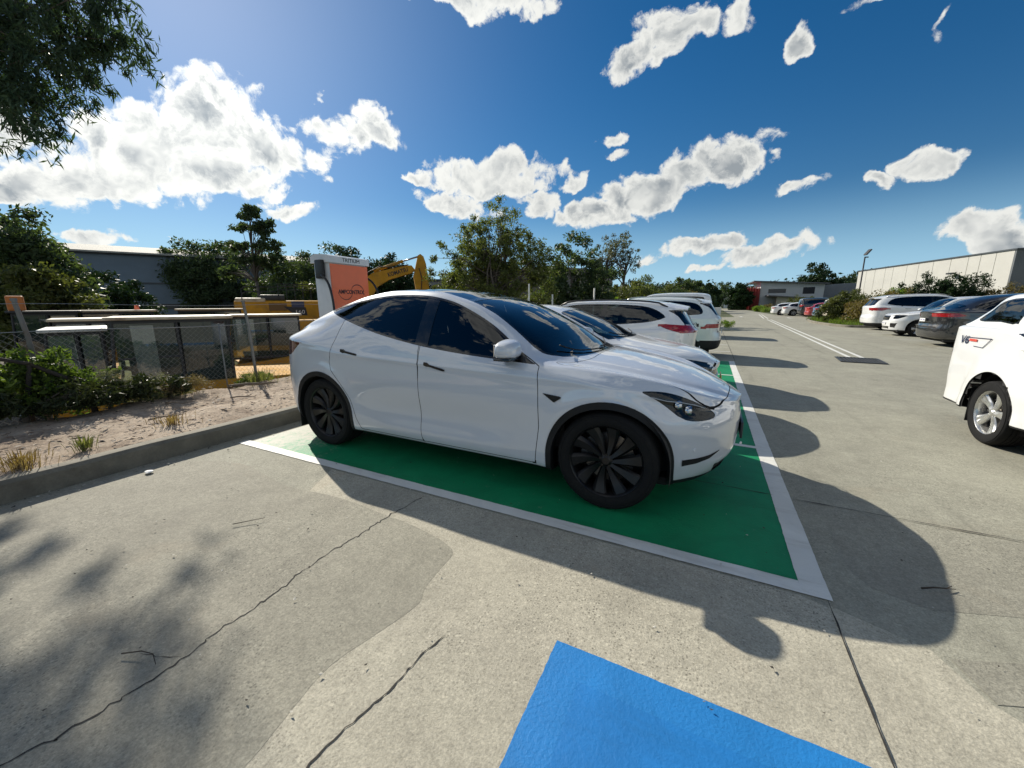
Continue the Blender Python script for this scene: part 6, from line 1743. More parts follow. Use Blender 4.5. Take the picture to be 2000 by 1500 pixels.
def grate():
    root = empty('drain_grate', (3.52, 12.72, .004), R(-6), 'steel drain grate set in the concrete at the end of the double white line', 'grate')
    st = mat('grate_steel', (.10, .105, .11), .5, .7, var=.3)
    b = MB(); b.box((-.42, -.52, -.0), (.42, .52, .004)); b.build('grate_pit', mat('pit_black', (.004, .004, .004), .9), root)
    b = MB()
    for s_ in (-1, 1): b.box((s_*.42-.02, -.52, .004), (s_*.42+.02, .52, .022)); b.box((-.40, s_*.52-.02, .004), (.40, s_*.52+.02, .022))
    b.build('grate_frame', st, root)
    for k in range(11):
        b = MB(); x = -.36+.072*k; b.box((x-.012, -.50, .004), (x+.012, .50, .020)); b.build('grate_bar', st, root)
# ------------------------------------------------------------------ planting
def planting():
    gum = leafmat('gum_leaf', (.038, .062, .034), (.09, .125, .062), .34, .9)
    wat = leafmat('wattle_leaf', (.055, .075, .026), (.16, .18, .065), .42, 1.1)
    drk = leafmat('fig_leaf', (.012, .028, .012), (.035, .065, .022), .15, .5)
    brt = leafmat('bright_leaf', (.07, .13, .02), (.20, .28, .05), .45, 2.2)
    oli = leafmat('olive_leaf', (.05, .065, .022), (.13, .14, .05), .30, .8)
    gry = leafmat('grey_feather_leaf', (.10, .105, .08), (.26, .26, .20), .25, 3)
    brn = leafmat('dry_brown_leaf', (.10, .07, .04), (.22, .17, .11), .25, 3)
    rst = leafmat('reddish_leaf', (.12, .08, .035), (.20, .17, .07), .3, 2)
    K = 'trees behind the kerb row and the yard'
    # tall wattle in the middle
    tree('wattle_tree', (-8.0, 14.2, -.6), 'tallest wattle tree with many fine upright limbs behind the white crossover roof', 'tree',
         [(-.9, -.3, 4.2, 1.3, 1.3, 1.6), (.2, .2, 4.9, 1.25, 1.3, 1.35), (1.0, .8, 3.9, 1.2, 1.3, 1.4), (-1.4, -1.0, 3.0, 1.1, 1.1, 1.2), (1.5, 1.2, 2.8, .9, 1.0, 1.0), (0, 0, 2.2, 1.9, 1.7, 1.1), (-.6, -.2, 3.4, 1.5, 1.4, 1.2), (.6, .4, 3.6, 1.5, 1.4, 1.2)],
         400, 105, .058, wat, 11, K, trunk_r=.10, fork=.22, nb=150, rc=(.20, .46), asp=.32, droop=-.2, multi=6, shell=.35, bias=.8)
    # dark bushy tree, pale gum, hedge line
    tree('evergreen_tree', (-7.4, 22.8, -.3), 'dark green bushy tree between the wattle and the sparse grey gum', 'tree',
         [(0, 0, 3.6, 1.7, 1.7, 2.1), (1.1, .6, 2.6, 1.5, 1.5, 1.8), (-1.4, -.5, 2.2, 1.4, 1.5, 1.6), (.2, 0, 1.2, 2.2, 2.0, 1.2)], 150, 150, .10, gum, 12, K, trunk_r=.14, nb=20, rc=(.35, .75), asp=.4)
    tree('gum_tree', (-6.9, 31.0, 0), 'sparse grey leaved gum standing behind the dark bushy tree', 'tree',
         [(0, 0, 5.6, 2.1, 1.8, 1.7), (1.0, 0, 4.9, 1.3, 1.3, 1.2), (-1.1, 0, 4.7, 1.2, 1.2, 1.1)], 105, 38, .085, leafmat('pale_gum_leaf', (.06, .07, .05), (.15, .15, .11), .3, .9), 13, K, trunk_r=.11, fork=.4, nb=60, rc=(.2, .45), multi=2, shell=.2)
    rngp = np.random.default_rng(77)
    row = [(-8.6, 17.5, 1.9, oli, 'low olive shrub mass under the tall wattle tree on its left side'), (-6.6, 17.6, 1.5, oli, 'low olive shrub right of the wattle trunk behind the short marker post'), (-6.3, 20.6, 1.9, oli, 'round olive shrub in front of the dark bushy tree'),
           (-5.9, 25.5, 2.1, brt, 'yellow green shrub standing right of the dark bushy tree'), (-6.0, 29.0, 3.2, oli, 'olive shrub below the sparse grey gum'), (-5.6, 34.5, 3.9, wat, 'tall green shrub beyond the sparse grey gum'),
           (-6.0, 40.0, 4.4, gum, 'mid green small tree behind the boxy four wheel drive'), (-4.9, 46.0, 4.0, oli, 'olive small tree above the white utility cabinet'), (-5.0, 54.0, 4.7, gum, 'green tree further down the left lane side'), (-3.5, 63.0, 4.6, rst, 'brownish green tree further down the left lane side'),
           (-10.2, 20.5, 2.9, oli, 'olive shrub mass behind the wattle tree on its left')]
    for i, (x, y, h, lm, lb) in enumerate(row):
        r = h*.48
        tree('shrub', (x, y, -.15), lb, 'shrub', [(0, 0, h*.55, r, r, h*.42), (r*.5, .3, h*.4, r*.8, r*.8, h*.36), (-r*.5, -.3, h*.38, r*.8, r*.8, h*.34)], 60, 110, .05+.012*h, lm, 30+i, K, trunk_r=.05, nb=10, rc=(.25*h**.5, .42*h**.5), asp=.42, fork=.2)
    # trees closing the lane and the far wood
    far = [(-3.6, 74, 7.0, 3.2, gum, 'dark tree left of the lane end'), (-1.6, 90, 7.2, 2.8, drk, 'darkest round tree where the lane narrows'), (-6, 98, 8.4, 4.5, oli, 'tall olive tree behind the lane end'), (6.4, 118, 8.8, 2.4, drk, 'rounded dark tree leaning over the road end beside the red fins'),
           (3, 190, 12, 7, gum, 'large tree closing the far end of the road'), (13.5, 175, 9.5, 4.5, drk, 'dark tree behind the left end of the office'), (30, 158, 15, 6.0, drk, 'single domed tree rising over the office roof'), (44, 172, 10, 6, gum, 'gum tree behind the grey metal shed'),
           (-12, 70, 5.8, 4.2, gum, 'spreading gum in the row beyond the boxy four wheel drive'), (-16, 85, 7.5, 5, oli, 'olive crowned tree in the far left row')]
    for i, (x, y, h, r, lm, lb) in enumerate(far):
        tree('tree', (x, y, -1.0), lb, 'tree', [(0, 0, h*.62, r, r, h*.36), (r*.55, 0, h*.45, r*.7, r*.7, h*.3), (-r*.55, 0, h*.48, r*.7, r*.7, h*.3), (0, 0, h*.25, r*.9, r*.9, h*.22)], 90, 120, .10+.018*h, lm, 60+i, 'trees at the end of the lane', trunk_r=.22, nb=12, rc=(.10*h, .17*h), asp=.45)
    # yard side
    Y = 'trees beyond the machinery yard'
    tree('gum_tree', (-37.5, 22.0, -1.9), 'tall slender gum with tiered open foliage rising above the shed roof', 'tree',
         [(-.2, 0, 11.6, 1.2, 1.2, .9), (-1.3, 0, 10.4, .9, .9, .6), (1.1, .5, 10.2, 1.2, 1.2, .8), (-1.8, 0, 8.9, .9, .9, .6), (1.4, .5, 8.6, 1.3, 1.2, .9), (-1.2, 0, 7.6, 1.0, 1, .55), (.6, 0, 7.5, 1.0, 1, .6), (2.0, .8, 7.2, 1.2, 1.2, .8), (-2.3, -.8, 6.4, 1.2, 1.2, .6)],
         120, 60, .17, gum, 21, Y, trunk_r=.17, fork=.45, nb=60, rc=(.3, .6), shell=.3, asp=.4)
    L3 = [(-37, 25.6, 9.3, 3.4, gum, 'rounded gum just right of the tall slender gum'), (-36, 29.0, 9.4, 3.6, gum, 'gum with lumpy crown left of the charging cabinet top'), (-27.6, 25.6, 8.8, 3.5, drk, 'dense dark fig tree directly behind the charging cabinet'), (-26.0, 27.8, 7.6, 2.3, drk, 'smaller dark fig crown right of the charging cabinet'),
          (-31, 20.8, 5.6, 2.0, gum, 'low spreading tree under the tall slender gum'), (-31, 23.5, 6.2, 2.6, oli, 'olive tree behind the big excavator'), (-23.4, 5.35, 7.1, 1.35, gum, 'feathery tree at the far left above the shed wall'), (-21.0, 4.9, 4.9, 1.1, oli, 'broad olive tree at the left frame edge'),
          (-29.0, 8.1, 5.5, 2.6, drk, 'huge rounded dark bush in front of the blue grey shed'), (-27.5, 6.8, 4.9, 1.8, drk, 'dark bush joined to the left of the huge rounded bush'), (-33, 34, 8.3, 1.9, gum, 'small gum with flat top right of the raised boom'), (-24, 33, 6.5, 2.4, oli, 'olive tree left of the tall wattle'),
          (-62, 30, 13.6, 4.5, gum, 'tree crown peeking over the pale shed roof'), (-64, 36, 13.0, 4.5, gum, 'second tree crown peeking over the pale shed roof')]
    for i, (x, y, h, r, lm, lb) in enumerate(L3):
        lob = [(0, 0, h*.66, r*.95, r*.95, h*.33), (r*.5, .4*r, h*.52, r*.7, r*.7, h*.3), (-r*.5, -.4*r, h*.55, r*.7, r*.7, h*.3), (0, 0, h*.3, r*.95, r*.95, h*.28)]
        tree('tree', (x, y, -1.9), lb, 'tree', lob, 150, 170, .055+.008*h+(.04 if x < -50 else 0), lm, 90+i, Y, trunk_r=.2, nb=14, rc=(.08*h, .14*h), asp=.42, shell=.6 if lm is drk else .4)
    # bushes between the kerb and the fence
    Bz = lambda x, y: vz(x, y)
    G = 'bushes along the chain link fence'
    def bush(x, y, lobes, n, per, sz, lm, lb, seed, tr=.03, **k):
        tree('bush', (x, y, Bz(x, y)), lb, 'bush', lobes, n, per, sz, lm, seed, G, trunk_r=tr, fork=.25, nb=16, **k)
    bsh = leafmat('bush_leaf', (.04, .075, .015), (.12, .165, .035), .4, 2.5)
    bush(-6.75, .65, [(0, 0, .75, .45, .6, .35), (0, .5, .55, .4, .5, .3), (-.2, -.5, .8, .5, .6, .35)], 75, 70, .036, bsh, 'broad leaved bright green bush at the left frame edge', 201, rc=(.10, .22), asp=.5)
    bush(-7.0, 1.45, [(0, 0, .85, .35, .35, .30), (0, .3, .6, .4, .4, .3)], 55, 60, .035, leafmat('mid_leaf', (.05, .09, .02), (.13, .18, .05), .4, 3), 'leafy bush with a bare crooked limb beside the left fence post', 202, rc=(.09, .2), asp=.45)
    bush(-6.85, 1.95, [(0, 0, .38, .38, .38, .24), (.1, .4, .30, .32, .35, .20)], 75, 90, .026, gry, 'silvery feathery bush in front of the long glazed cab', 203, rc=(.08, .18), asp=.14, droop=.2)
    bush(-6.95, 2.45, [(0, 0, .16, .36, .34, .20), (.05, .3, .08, .28, .3, .16)], 50, 90, .026, gry, 'lower silvery feathery bush trailing right along the fence', 204, rc=(.07, .17), asp=.12, droop=.2)
    bush(-6.75, 2.55, [(0, 0, .06, .42, .55, .16)], 50, 80, .030, brn, 'dry brown brushwood heap below the silvery bushes', 205, rc=(.08, .18), asp=.08)
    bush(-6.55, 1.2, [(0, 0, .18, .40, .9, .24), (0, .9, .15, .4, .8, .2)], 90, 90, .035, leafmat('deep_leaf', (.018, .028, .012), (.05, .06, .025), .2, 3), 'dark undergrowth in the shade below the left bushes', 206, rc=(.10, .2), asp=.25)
    bush(-7.2, 3.95, [(0, 0, .15, .26, .30, .22)], 36, 80, .030, leafmat('mid_leaf', (.05, .09, .02), (.13, .18, .05), .4, 3), 'small green fern like bush in front of the leaning fence post', 207, rc=(.06, .13), asp=.2)
    b = MB(); b.tube([(-6.55, .6, 1.02), (-6.7, .95, .98), (-6.72, 1.35, .82), (-6.7, 1.52, .68), (-6.75, 1.72, .52), (-6.75, 1.78, .2), (-6.8, 1.8, -.1)], [.012, .018, .022, .025, .03, .032, .035], 7); b.tube([(-6.72, 1.35, .82), (-6.8, 1.28, .35), (-6.85, 1.3, -.1)], [.02, .026, .03], 7)
    tag(b.build('bare_limb', bark('bark_dark', (.045, .036, .03)), None, True), 'dark crooked bare limb propped among the left bushes', 'branch')
    # overhanging eucalypt, trunk out of frame on the left
    rng = np.random.default_rng(5)
    root = empty('eucalyptus_tree', (-12.8, 1.0, -1.8), 0, 'near eucalyptus with drooping narrow leaves hanging in at the upper left corner', 'tree')
    C0 = np.array([(-11.12, 2.76, 6.37), (-10.83, 3.08, 6.54), (-11.10, 3.57, 6.86), (-10.65, 3.82, 6.87), (-10.44, 4.00, 6.62), (-10.82, 4.31, 6.53), (-11.53, 4.50, 6.57), (-11.50, 4.13, 6.66), (-11.59, 3.73, 6.58), (-11.00, 3.10, 6.09), (-11.53, 2.85, 6.03), (-11.25, 2.48, 5.35), (-11.03, 2.75, 5.38), (-10.83, 3.10, 5.57), (-10.85, 3.50, 5.80), (-11.72, 4.04, 6.17), (-11.90, 3.05, 5.28), (-11.78, 3.34, 5.37), (-11.70, 3.57, 5.58), (-11.07, 2.70, 4.64), (-11.17, 2.94, 4.66), (-11.59, 3.09, 7.40), (-11.57, 3.64, 7.75), (-11.06, 2.11, 5.92), (-11.81, 2.09, 5.45), (-11.83, 2.42, 7.05), (-11.55, 2.59, 5.14)])-np.array([-12.8, 1.0, -1.8])
    C = []
    for c in C0:
        for k in range(11): C.append(c+rng.normal(0, 1, 3)*np.array([.35, .20, .20]))
    C = np.array(C); Rc = rng.uniform(.14, .34, len(C))
    leaf_cloud('foliage', C, Rc, 46, .092, leafmat('eucalypt_leaf', (.025, .048, .034), (.06, .095, .055), .34, 1.5), root, rng, .16, 1.3, 0, .7)
    b = MB(); b.tube([(0, 0, -.1), (.1, .1, 3), (.1, .4, 5.5), (.1, 1.0, 7.5), (.2, 1.8, 9.2)], [.26, .22, .18, .13, .07], 10)
    for i in rng.permutation(len(C))[:110]:
        e = C[i]; s = np.array([.12, .4+rng.random()*1.2, 6.4+rng.random()*2.6]); m_ = s*.4+e*.6+np.array([0, 0, .3]); b.tube([s, m_, e], [.03, .014, .004], 5)
    b.build('trunk', bark(), root, True)
    # right hand planting
    Rg = 'planting on the right hand island'
    RR = [(9.2, 33.3, 2.1, 1.2, rst, 'loose reddish green shrub at the near left corner of the island'), (9.0, 37.5, 2.6, 1.5, oli, 'olive shrub mass in the middle of the island'), (10.8, 35.0, 2.6, 1.6, rst, 'twiggy russet shrub behind the near island shrub'), (10.4, 41.0, 2.4, 1.5, oli, 'olive shrub at the far end of the island'),
          (17.6, 50, 4.5, 2.2, drk, 'tall dark round shrub left of centre before the pale warehouse'), (19.8, 49, 4.6, 2.0, drk, 'tall dark round shrub right of centre before the pale warehouse'), (15.8, 50.5, 3.4, 1.6, brt, 'yellow green shrub left of the tall dark shrubs'), (21.8, 47.5, 3.4, 1.7, rst, 'wispy russet shrub right of the tall dark shrubs'),
          (23.4, 46.5, 3.6, 1.8, rst, 'second wispy russet shrub before the warehouse panels'), (13.2, 52, 3.0, 1.6, oli, 'olive shrub at the foot of the lamp post'), (25.5, 45.5, 2.4, 1.6, oli, 'low olive shrub under the warehouse wall'), (22, 36.5, 2.8, 1.6, gum, 'dark palm like shrub behind the black car roof at the right edge')]
    for i, (x, y, h, r, lm, lb) in enumerate(RR):
        tree('shrub', (x, y, -.05), lb, 'shrub', [(0, 0, h*.58, r*.8, r*.8, h*.36), (r*.5, 0, h*.42, r*.7, r*.7, h*.32), (-r*.5, 0, h*.4, r*.7, r*.7, h*.3)], 90 if lm is not rst else 110, 120 if lm is not rst else 45, .04+.012*h, lm, 130+i, Rg, trunk_r=.05, nb=14, rc=(.10+.06*h, .2+.11*h), asp=.4, fork=.2, flat=.05)
    for (x, y, h, r, lm, lb) in ((16.0, 97, 3.5, 2.6, oli, 'shrub in front of the office lower wall'), (11.0, 92, 1.7, 1.6, rst, 'straw coloured shrub below the red fins'), (8.9, 92, 1.5, 1.2, brt, 'yellow shrub at the road corner'), (21, 92, 2.2, 2.6, brt, 'bright green rounded shrub beside the white sedan'), (24, 99, 3.0, 2.4, oli, 'shrub right of the office door')):
        tree('shrub', (x, y, -.3), lb, 'shrub', [(0, 0, h*.55, r, r, h*.42)], 45, 80, .11, lm, int(x*7+y), 'shrubs before the two storey office', trunk_r=.05, nb=6, rc=(.4, .8), asp=.45)
    tree('shrub', (.35, 25.0, 0), 'low green shrub under the white utility cabinet', 'shrub', [(-.2, 0, .40, .65, .45, .32), (.5, .2, .30, .45, .4, .25)], 40, 120, .035, brt, 151, Rg, trunk_r=.02, nb=6, rc=(.12, .25), asp=.4)
    # far wooded ridge: one mass
    rng = np.random.default_rng(9); C = []; Rc = []
    for i in range(1500):
        x = rng.uniform(-330, 420); y = rng.uniform(290, 420)-.0012*(x-40)**2*.2; hz = 9+9*mnoise.noise(Vector((x*.012, y*.01, 1)))+(6 if x > 40 else 0)*min(1, abs(x-40)/60)
        C.append((x, y, max(2, hz)+rng.uniform(-3, 5))); Rc.append(rng.uniform(3, 6.5))
    o = leaf_cloud('wood', C, Rc, 42, 1.15, leafmat('ridge_leaf', (.028, .050, .030), (.06, .085, .045), .15, .05), None, rng, .5)
    tag(o, kind='stuff')
    xs = np.linspace(-400, 500, 60); vs = []; fs = []
    for k, (yy, zz) in enumerate(((230, -2), (300, 4), (360, 12), (430, 14), (600, 10))):
        for x in xs: vs.append((x, yy, zz+ (3*math.sin(x*.02)+2*math.sin(x*.05) if k > 1 else 0)))
    for k in range(4):
        for i in range(59): fs.append((k*60+i, k*60+i+1, (k+1)*60+i+1, (k+1)*60+i))
    tag(raw('hills', vs, fs, mat('hill_green', (.035, .05, .025), .95, var=.4, scale=.05), None, True), kind='structure')
    grm = leafmat('ground_cover', (.06, .10, .02), (.16, .22, .05), .4, 1.5)
    grass('grass', [(7.8, 31.0, 13, 43.5)], 14000, .38, grm, 4, lambda x, y: 0, 'green strappy ground cover filling the right hand island')
    grass('grass', [(8.5, 84, 30, 92)], 5000, .9, grm, 6, lambda x, y: 0, 'rough green grass strip before the two storey office', w=.05)
    grass('grass', [(14, 45, 38, 60)], 7000, .7, grm, 7, lambda x, y: 0, 'green ground cover below the pale warehouse', w=.04)
    # trees behind the photographer, seen in the glass and paint
    for i, (x, y, h, r) in enumerate(((14, -26, 9, 5), (4, -30, 8, 5), (-8, -28, 10, 5.5), (-20, -22, 9, 5), (24, -14, 8, 4.5))):
        pass

def ute():
    wh = carpaint('solid_white_paint', (.76, .77, .77), dust=.04)
    BASES['ute'] = [(1.0,.17,.50,.97,.54,.86,.59,.66,.60), (.7,.17,.57,.98,.61,.88,.64,.70,.65), (.2,.17,.62,1,.65,.92,.67,.74,.68), (-.12,.17,.65,1,.675,.93,.69,.78,.71),
      (-.2,.17,.66,1,.68,.94,.72,.82,.76), (-.3,.17,.67,1,.69,.95,.84,.80,.88), (-.38,.17,.68,1,.69,.95,.92,.77,.95), (-.5,.17,.69,1,.70,.95,.945,.76,.975),
      (-.9,.17,.715,1,.73,.94,.95,.77,.985), (-1.1,.17,.74,1,.752,.93,.965,.80,.995), (-1.35,.17,.745,1,.755,.93,.962,.80,.99), (-1.50,.18,.745,1,.755,.93,.945,.80,.975),
      (-1.58,.19,.745,1,.755,.93,.91,.80,.94), (-1.75,.2,.745,.998,.755,.925,.83,.84,.85), (-1.90,.2,.745,.995,.755,.92,.765,.88,.775), (-2.0,.21,.735,.99,.745,.915,.75,.89,.755)]
    sc = .85
    def dy(x, y, z):
        r = np.hypot(x+3.0, z-.38)
        return .045*np.clip((.66-r)/.10, 0, 1)*np.clip((r-.2)/.1, 0, 1)*(z < 1.1)-.018*np.exp(-((z-1.375)/.012)**2)*(x < -2.75)
    P = dict(base='ute', fo=.90, wb=3.0, ro=1.12, H=1.84, W=1.95, rw=.385, ar=.16, nr=5, gap=.105, flare=.0, dy=dy, sillz=.36, RX=[(.3, -4.10), (.45, -4.15), (.7, -4.13), (1.0, -4.12), (1.3, -4.12)], lowW=.985, tw=.25,
             dlo=[(-.22,.70), (-.6,.715), (-.94,.725), (-.94,.91), (-.7,.925), (-.50,.915), (-.40,.86), (-.30,.79)],
             dlo2=[(-1.02,.79), (-1.30,.79), (-1.68,.79), (-1.70,.80), (-1.55,.875), (-1.44,.925), (-1.02,.925)],
             tl=[(-1.93,.69), (-2.3,.69), (-2.3,.43), (-1.95,.43)], tly=.80, rearglass=True, rg=(.80,.93,.66), crease=.50, doors=[-.22,-.58,-.885], frontdetail=False, handles=[-.52,-.86], handlez=.64,
             wst=dict(n=5, w=.10, wo=.17, pair=.20, ridge=0), rim=mat('alloy_bright', (.62, .62, .60), .28, .8, var=.08))
    r = build_car('utility_truck', (3.45, 5.60-3.0*sc, 0), -math.pi/2, 'white dual cab ute with white canopy and V6 lettering cut by the right frame edge', wh, P, None, sc, .045)
    r['category'] = 'pickup truck'
    ink = mat('badge_ink_navy', (.02, .03, .07), .4)
    for sg in (-1, 1):
        y = sg*.9775
        text_on('side_lettering', 'V6', .15, r, (-3.78, y, 1.20), (R(90), 0, 0 if sg < 0 else math.pi), ink, .20, bold=.001, shear=.25)
        b = MB(); b.box((-3.66, min(y, y*1.003), 1.195), (-3.50, max(y, y*1.003), 1.225)); b.build('side_stripe', mat('badge_red', (.6, .08, .05), .4), r)
        b = MB()
        for p, q in (((-3.69, 1.24), (-3.22, 1.25)), ((-3.22, 1.25), (-3.36, 1.13)), ((-3.36, 1.13), (-3.55, 1.135))): b.tube([(p[0], y, p[1]), (q[0], y, q[1])], .0045, 4)
        b.build('side_outline', ink, r)
        b = MB(); b.box((-3.455, min(sg*.72, sg*.95), .17), (-3.44, max(sg*.72, sg*.95), .62), bev=.004); b.build('mud_flap', BLACKP(), r)
    b = MB(); P_ = [(-4.02, -.80, .52), (-4.14, -.70, .52), (-4.18, 0, .52), (-4.14, .70, .52), (-4.02, .80, .52)]
    b.tube(P_, .055, 10); b.tube([(x, y, z+.07) for x, y, z in P_], .05, 10)
    b.build('rear_step_bumper', mat('bumper_chrome', (.5, .52, .55), .12, 1), r, True)
    h = MB(); h.tube([(-3.28, -.80, 1.50), (-3.20, -.825, 1.51), (-3.10, -.80, 1.50)], .016, 8); h.lathe([(0, 0), (.035, 0), (.03, .015), (0, .018)], 14, 'y', M=Matrix.Translation((-3.15, -.80, 1.50)) @ Matrix.Rotation(math.pi, 4, 'Z')); h.build('canopy_latch', mat('grille_chrome', (.45, .46, .48), .2, .9), r, True)

def far_cars():
    G = 'far cars parked in the second row'
    wh = carpaint('solid_white_paint', (.76, .77, .77), dust=.04); dk = carpaint('black_paint', (.012, .013, .016), dust=.03)
    red = carpaint('red_paint', (.42, .02, .02)); blu = carpaint('blue_paint', (.03, .12, .25)); crm = carpaint('cream_paint', (.62, .55, .42))
    hb = dict(base='hatch', fo=.85, wb=2.65, ro=.95, H=1.46, W=1.80, rw=.33)
    sv = dict(base='suv', fo=.87, wb=2.68, ro=.95, H=1.70, W=1.86, rw=.36)
    r_ = .11
    build_car('sedan_car', (11.3, 62.5, 0), 0, 'furthest white sedan at the left end of the second row', wh, dict(hb, dlo=None), G, 1.12, r_)
    build_car('sedan_car', (12.2, 59.5, 0), 0, 'white sedan standing beside the dark wagon in the second row', wh, dict(hb), G, 1.15, r_)
    build_car('station_wagon_car', (13.2, 56.0, 0), 0, 'dark tall wagon with raised tailgate in the second row', dk, dict(sv, base='wagon', H=1.9), G, 1.12, r_)
    build_car('hatchback_car', (13.2, 52.5, 0), 0, 'red hatchback between the dark wagon and the blue car', red, dict(hb), G, 1.1, r_)
    build_car('hatchback_car', (13.4, 49.8, 0), 0, 'blue hatchback beside the red hatchback', blu, dict(hb), G, 1.1, r_)
    r = build_car('four_wheel_drive_car', (13.5, 46.8, 0), 0, 'cream four wheel drive with rear mounted spare wheel half behind the island shrubs', crm, dict(sv, base='wagon', H=1.85, ar=.3, nr=5), G, 1.05, r_)
    b = MB(); b.lathe([(0, -.12), (.30, -.12), (.36, -.05), (.36, .05), (0, .05)], 24, 'x', M=Matrix.Translation((-3.72, 0, 1.0))); b.build('spare_wheel_cover', crm, r, True, 40)
    build_car('suv_car', (19.5, 38.5, 0), 0, 'white car roof showing between the island shrubs and the sport wagon', wh, dict(sv), G, 1.0, r_)
    build_car('coupe_suv_car', (15.2, 34.5, 0), 0, 'dark green car mostly hidden behind the large white sport wagon', carpaint('dark_green_paint', (.01, .03, .025)), dict(sv, base='coupe', H=1.6), G, 1.0, r_)
BLOBS = [((-0.8757,0.3942,0.279),(2.18,5.413,-0.806),(-2.393,4.565,-13.963),1),
 ((-0.9332,0.287,0.2163),(2.286,8.455,-1.357),(-3.452,6.546,-23.584),1),
 ((-0.8289,0.4578,0.3215),(4.066,9.307,-2.77),(-4.209,2.802,-14.842),1),
 ((-0.8708,0.4322,0.2343),(2.654,5.8,-0.836),(-3.232,6.114,-23.293),1),
 ((-0.9524,0.2302,0.1998),(4.401,21.272,-3.533),(-3.981,7.542,-27.673),1),
 ((-0.7801,0.5494,0.2995),(7.99,12.187,-1.546),(-3.6,6.856,-21.955),0.9),
 ((-0.9399,0.2211,0.2603),(7.21,38.189,-6.402),(-4.327,8.284,-22.657),0.9),
 ((-0.6784,0.6431,0.3552),(7.774,8.712,-0.924),(-5.055,9.67,-27.161),0.75),
 ((-0.6415,0.6596,0.3917),(12.785,18.077,-9.5),(-12.635,4.199,-27.76),0.6),
 ((-0.7973,0.5703,0.1976),(10.536,15.395,-1.914),(-5.784,10.795,-54.506),0.8),
 ((-0.4665,0.834,0.2944),(6.352,3.348,0.58),(-1.596,6.744,-21.633),1),
 ((-0.5565,0.7973,0.2337),(8.69,6.779,-2.437),(-9.093,4.281,-36.253),1),
 ((-0.3778,0.8949,0.2376),(17.183,7.207,0.176),(-3.392,6.361,-29.355),0.8),
 ((-0.6076,0.7442,0.2775),(10.217,10.101,-4.714),(-21.442,6.289,-63.806),0.7),
 ((-0.2953,0.9132,0.2807),(19.582,3.228,10.101),(11.606,16.501,-41.471),0.8),
 ((-0.1206,0.9573,0.2629),(5.607,0.007,2.547),(6.096,7.038,-22.831),1),
 ((-0.239,0.9478,0.2109),(9.215,1.934,1.753),(0.824,7.163,-31.264),1),
 ((-0.0136,0.9591,0.2826),(12.04,-0.846,3.452),(2.354,10.453,-35.356),1),
 ((-0.1567,0.9589,0.2365),(10.403,0.63,4.338),(6.755,8.145,-28.541),1),
 ((-0.2143,0.9113,0.3515),(21.084,1.567,8.788),(9.585,26.183,-62.033),0.6),
 ((-0.1995,0.9256,0.3217),(29.496,3.958,6.901),(-0.039,25.7,-73.96),0.6),
 ((-0.162,0.8689,0.4677),(11.885,-3.601,10.806),(17.787,17.265,-25.916),0.85),
 ((-0.0916,0.862,0.4986),(12.265,-1.083,4.124),(-0.967,16.03,-27.888),0.95),
 ((-0.0099,0.8707,0.4917),(26.941,-8.597,15.764),(8.867,17.34,-30.53),0.7),
 ((-0.1167,0.876,0.468),(19.218,-3.56,11.455),(12.914,25.73,-44.935),0.6),
 ((-0.4087,0.7296,0.5483),(6.76,4.508,-0.96),(-11.652,17.402,-31.838),0.75),
 ((-0.3399,0.7725,0.5364),(17.368,2.629,7.217),(-0.272,25.985,-37.597),0.6),
 ((-0.5075,0.6678,0.5445),(14.101,11.427,-0.871),(-20.989,40.644,-69.418),0.6),
 ((0.0911,0.8994,0.4275),(42.96,3.148,-15.777),(-20.732,15.944,-29.131),0.75),
 ((0.1323,0.9667,0.219),(19.011,-3.887,5.67),(6.56,12.13,-57.505),0.8),
 ((0.2928,0.9312,0.2172),(28.756,-10.784,7.476),(1.273,9.804,-43.755),0.85),
 ((0.2426,0.9473,0.2092),(39.363,-11.912,8.288),(-2.323,17.864,-78.207),0.8),
 ((-0.045,0.9909,0.1271),(10.148,0.184,2.162),(3.53,5.883,-44.623),0.9),
 ((0.0885,0.9908,0.1025),(12.1,-1.485,3.903),(8.663,3.171,-38.133),0.95),
 ((0.3575,0.9253,0.1266),(23.822,-9.945,5.409),(0.912,4.963,-38.835),0.95),
 ((0.4011,0.9107,0.0991),(25.62,-11.762,4.407),(-2.147,3.925,-27.388),1),
 ((0.1808,0.8748,0.4495),(29.398,-11.431,10.421),(0.057,58.628,-114.134),0.35),
 ((0.2787,0.8755,0.3947),(106.282,-30.576,-7.234),(-22.107,24.472,-38.677),0.33),
 ((-0.9474,0.2989,0.1146),(5.602,18.904,-2.991),(-5.749,10.493,-74.888),0.9),
 ((-0.0048,0.9971,0.0761),(14.583,-0.117,2.453),(5.034,7.626,-99.567),0.7),
 ((-0.6974,0.591,0.4054),(30.662,54.508,-26.717),(-16.634,5.477,-36.601),0.35),
 ((0.0846,0.9562,0.2802),(45.124,6.0,-34.104),(-40.969,15.921,-41.954),0.35)]
SUN_DIR = Vector((-1.4, .65, 1.0)).normalized()
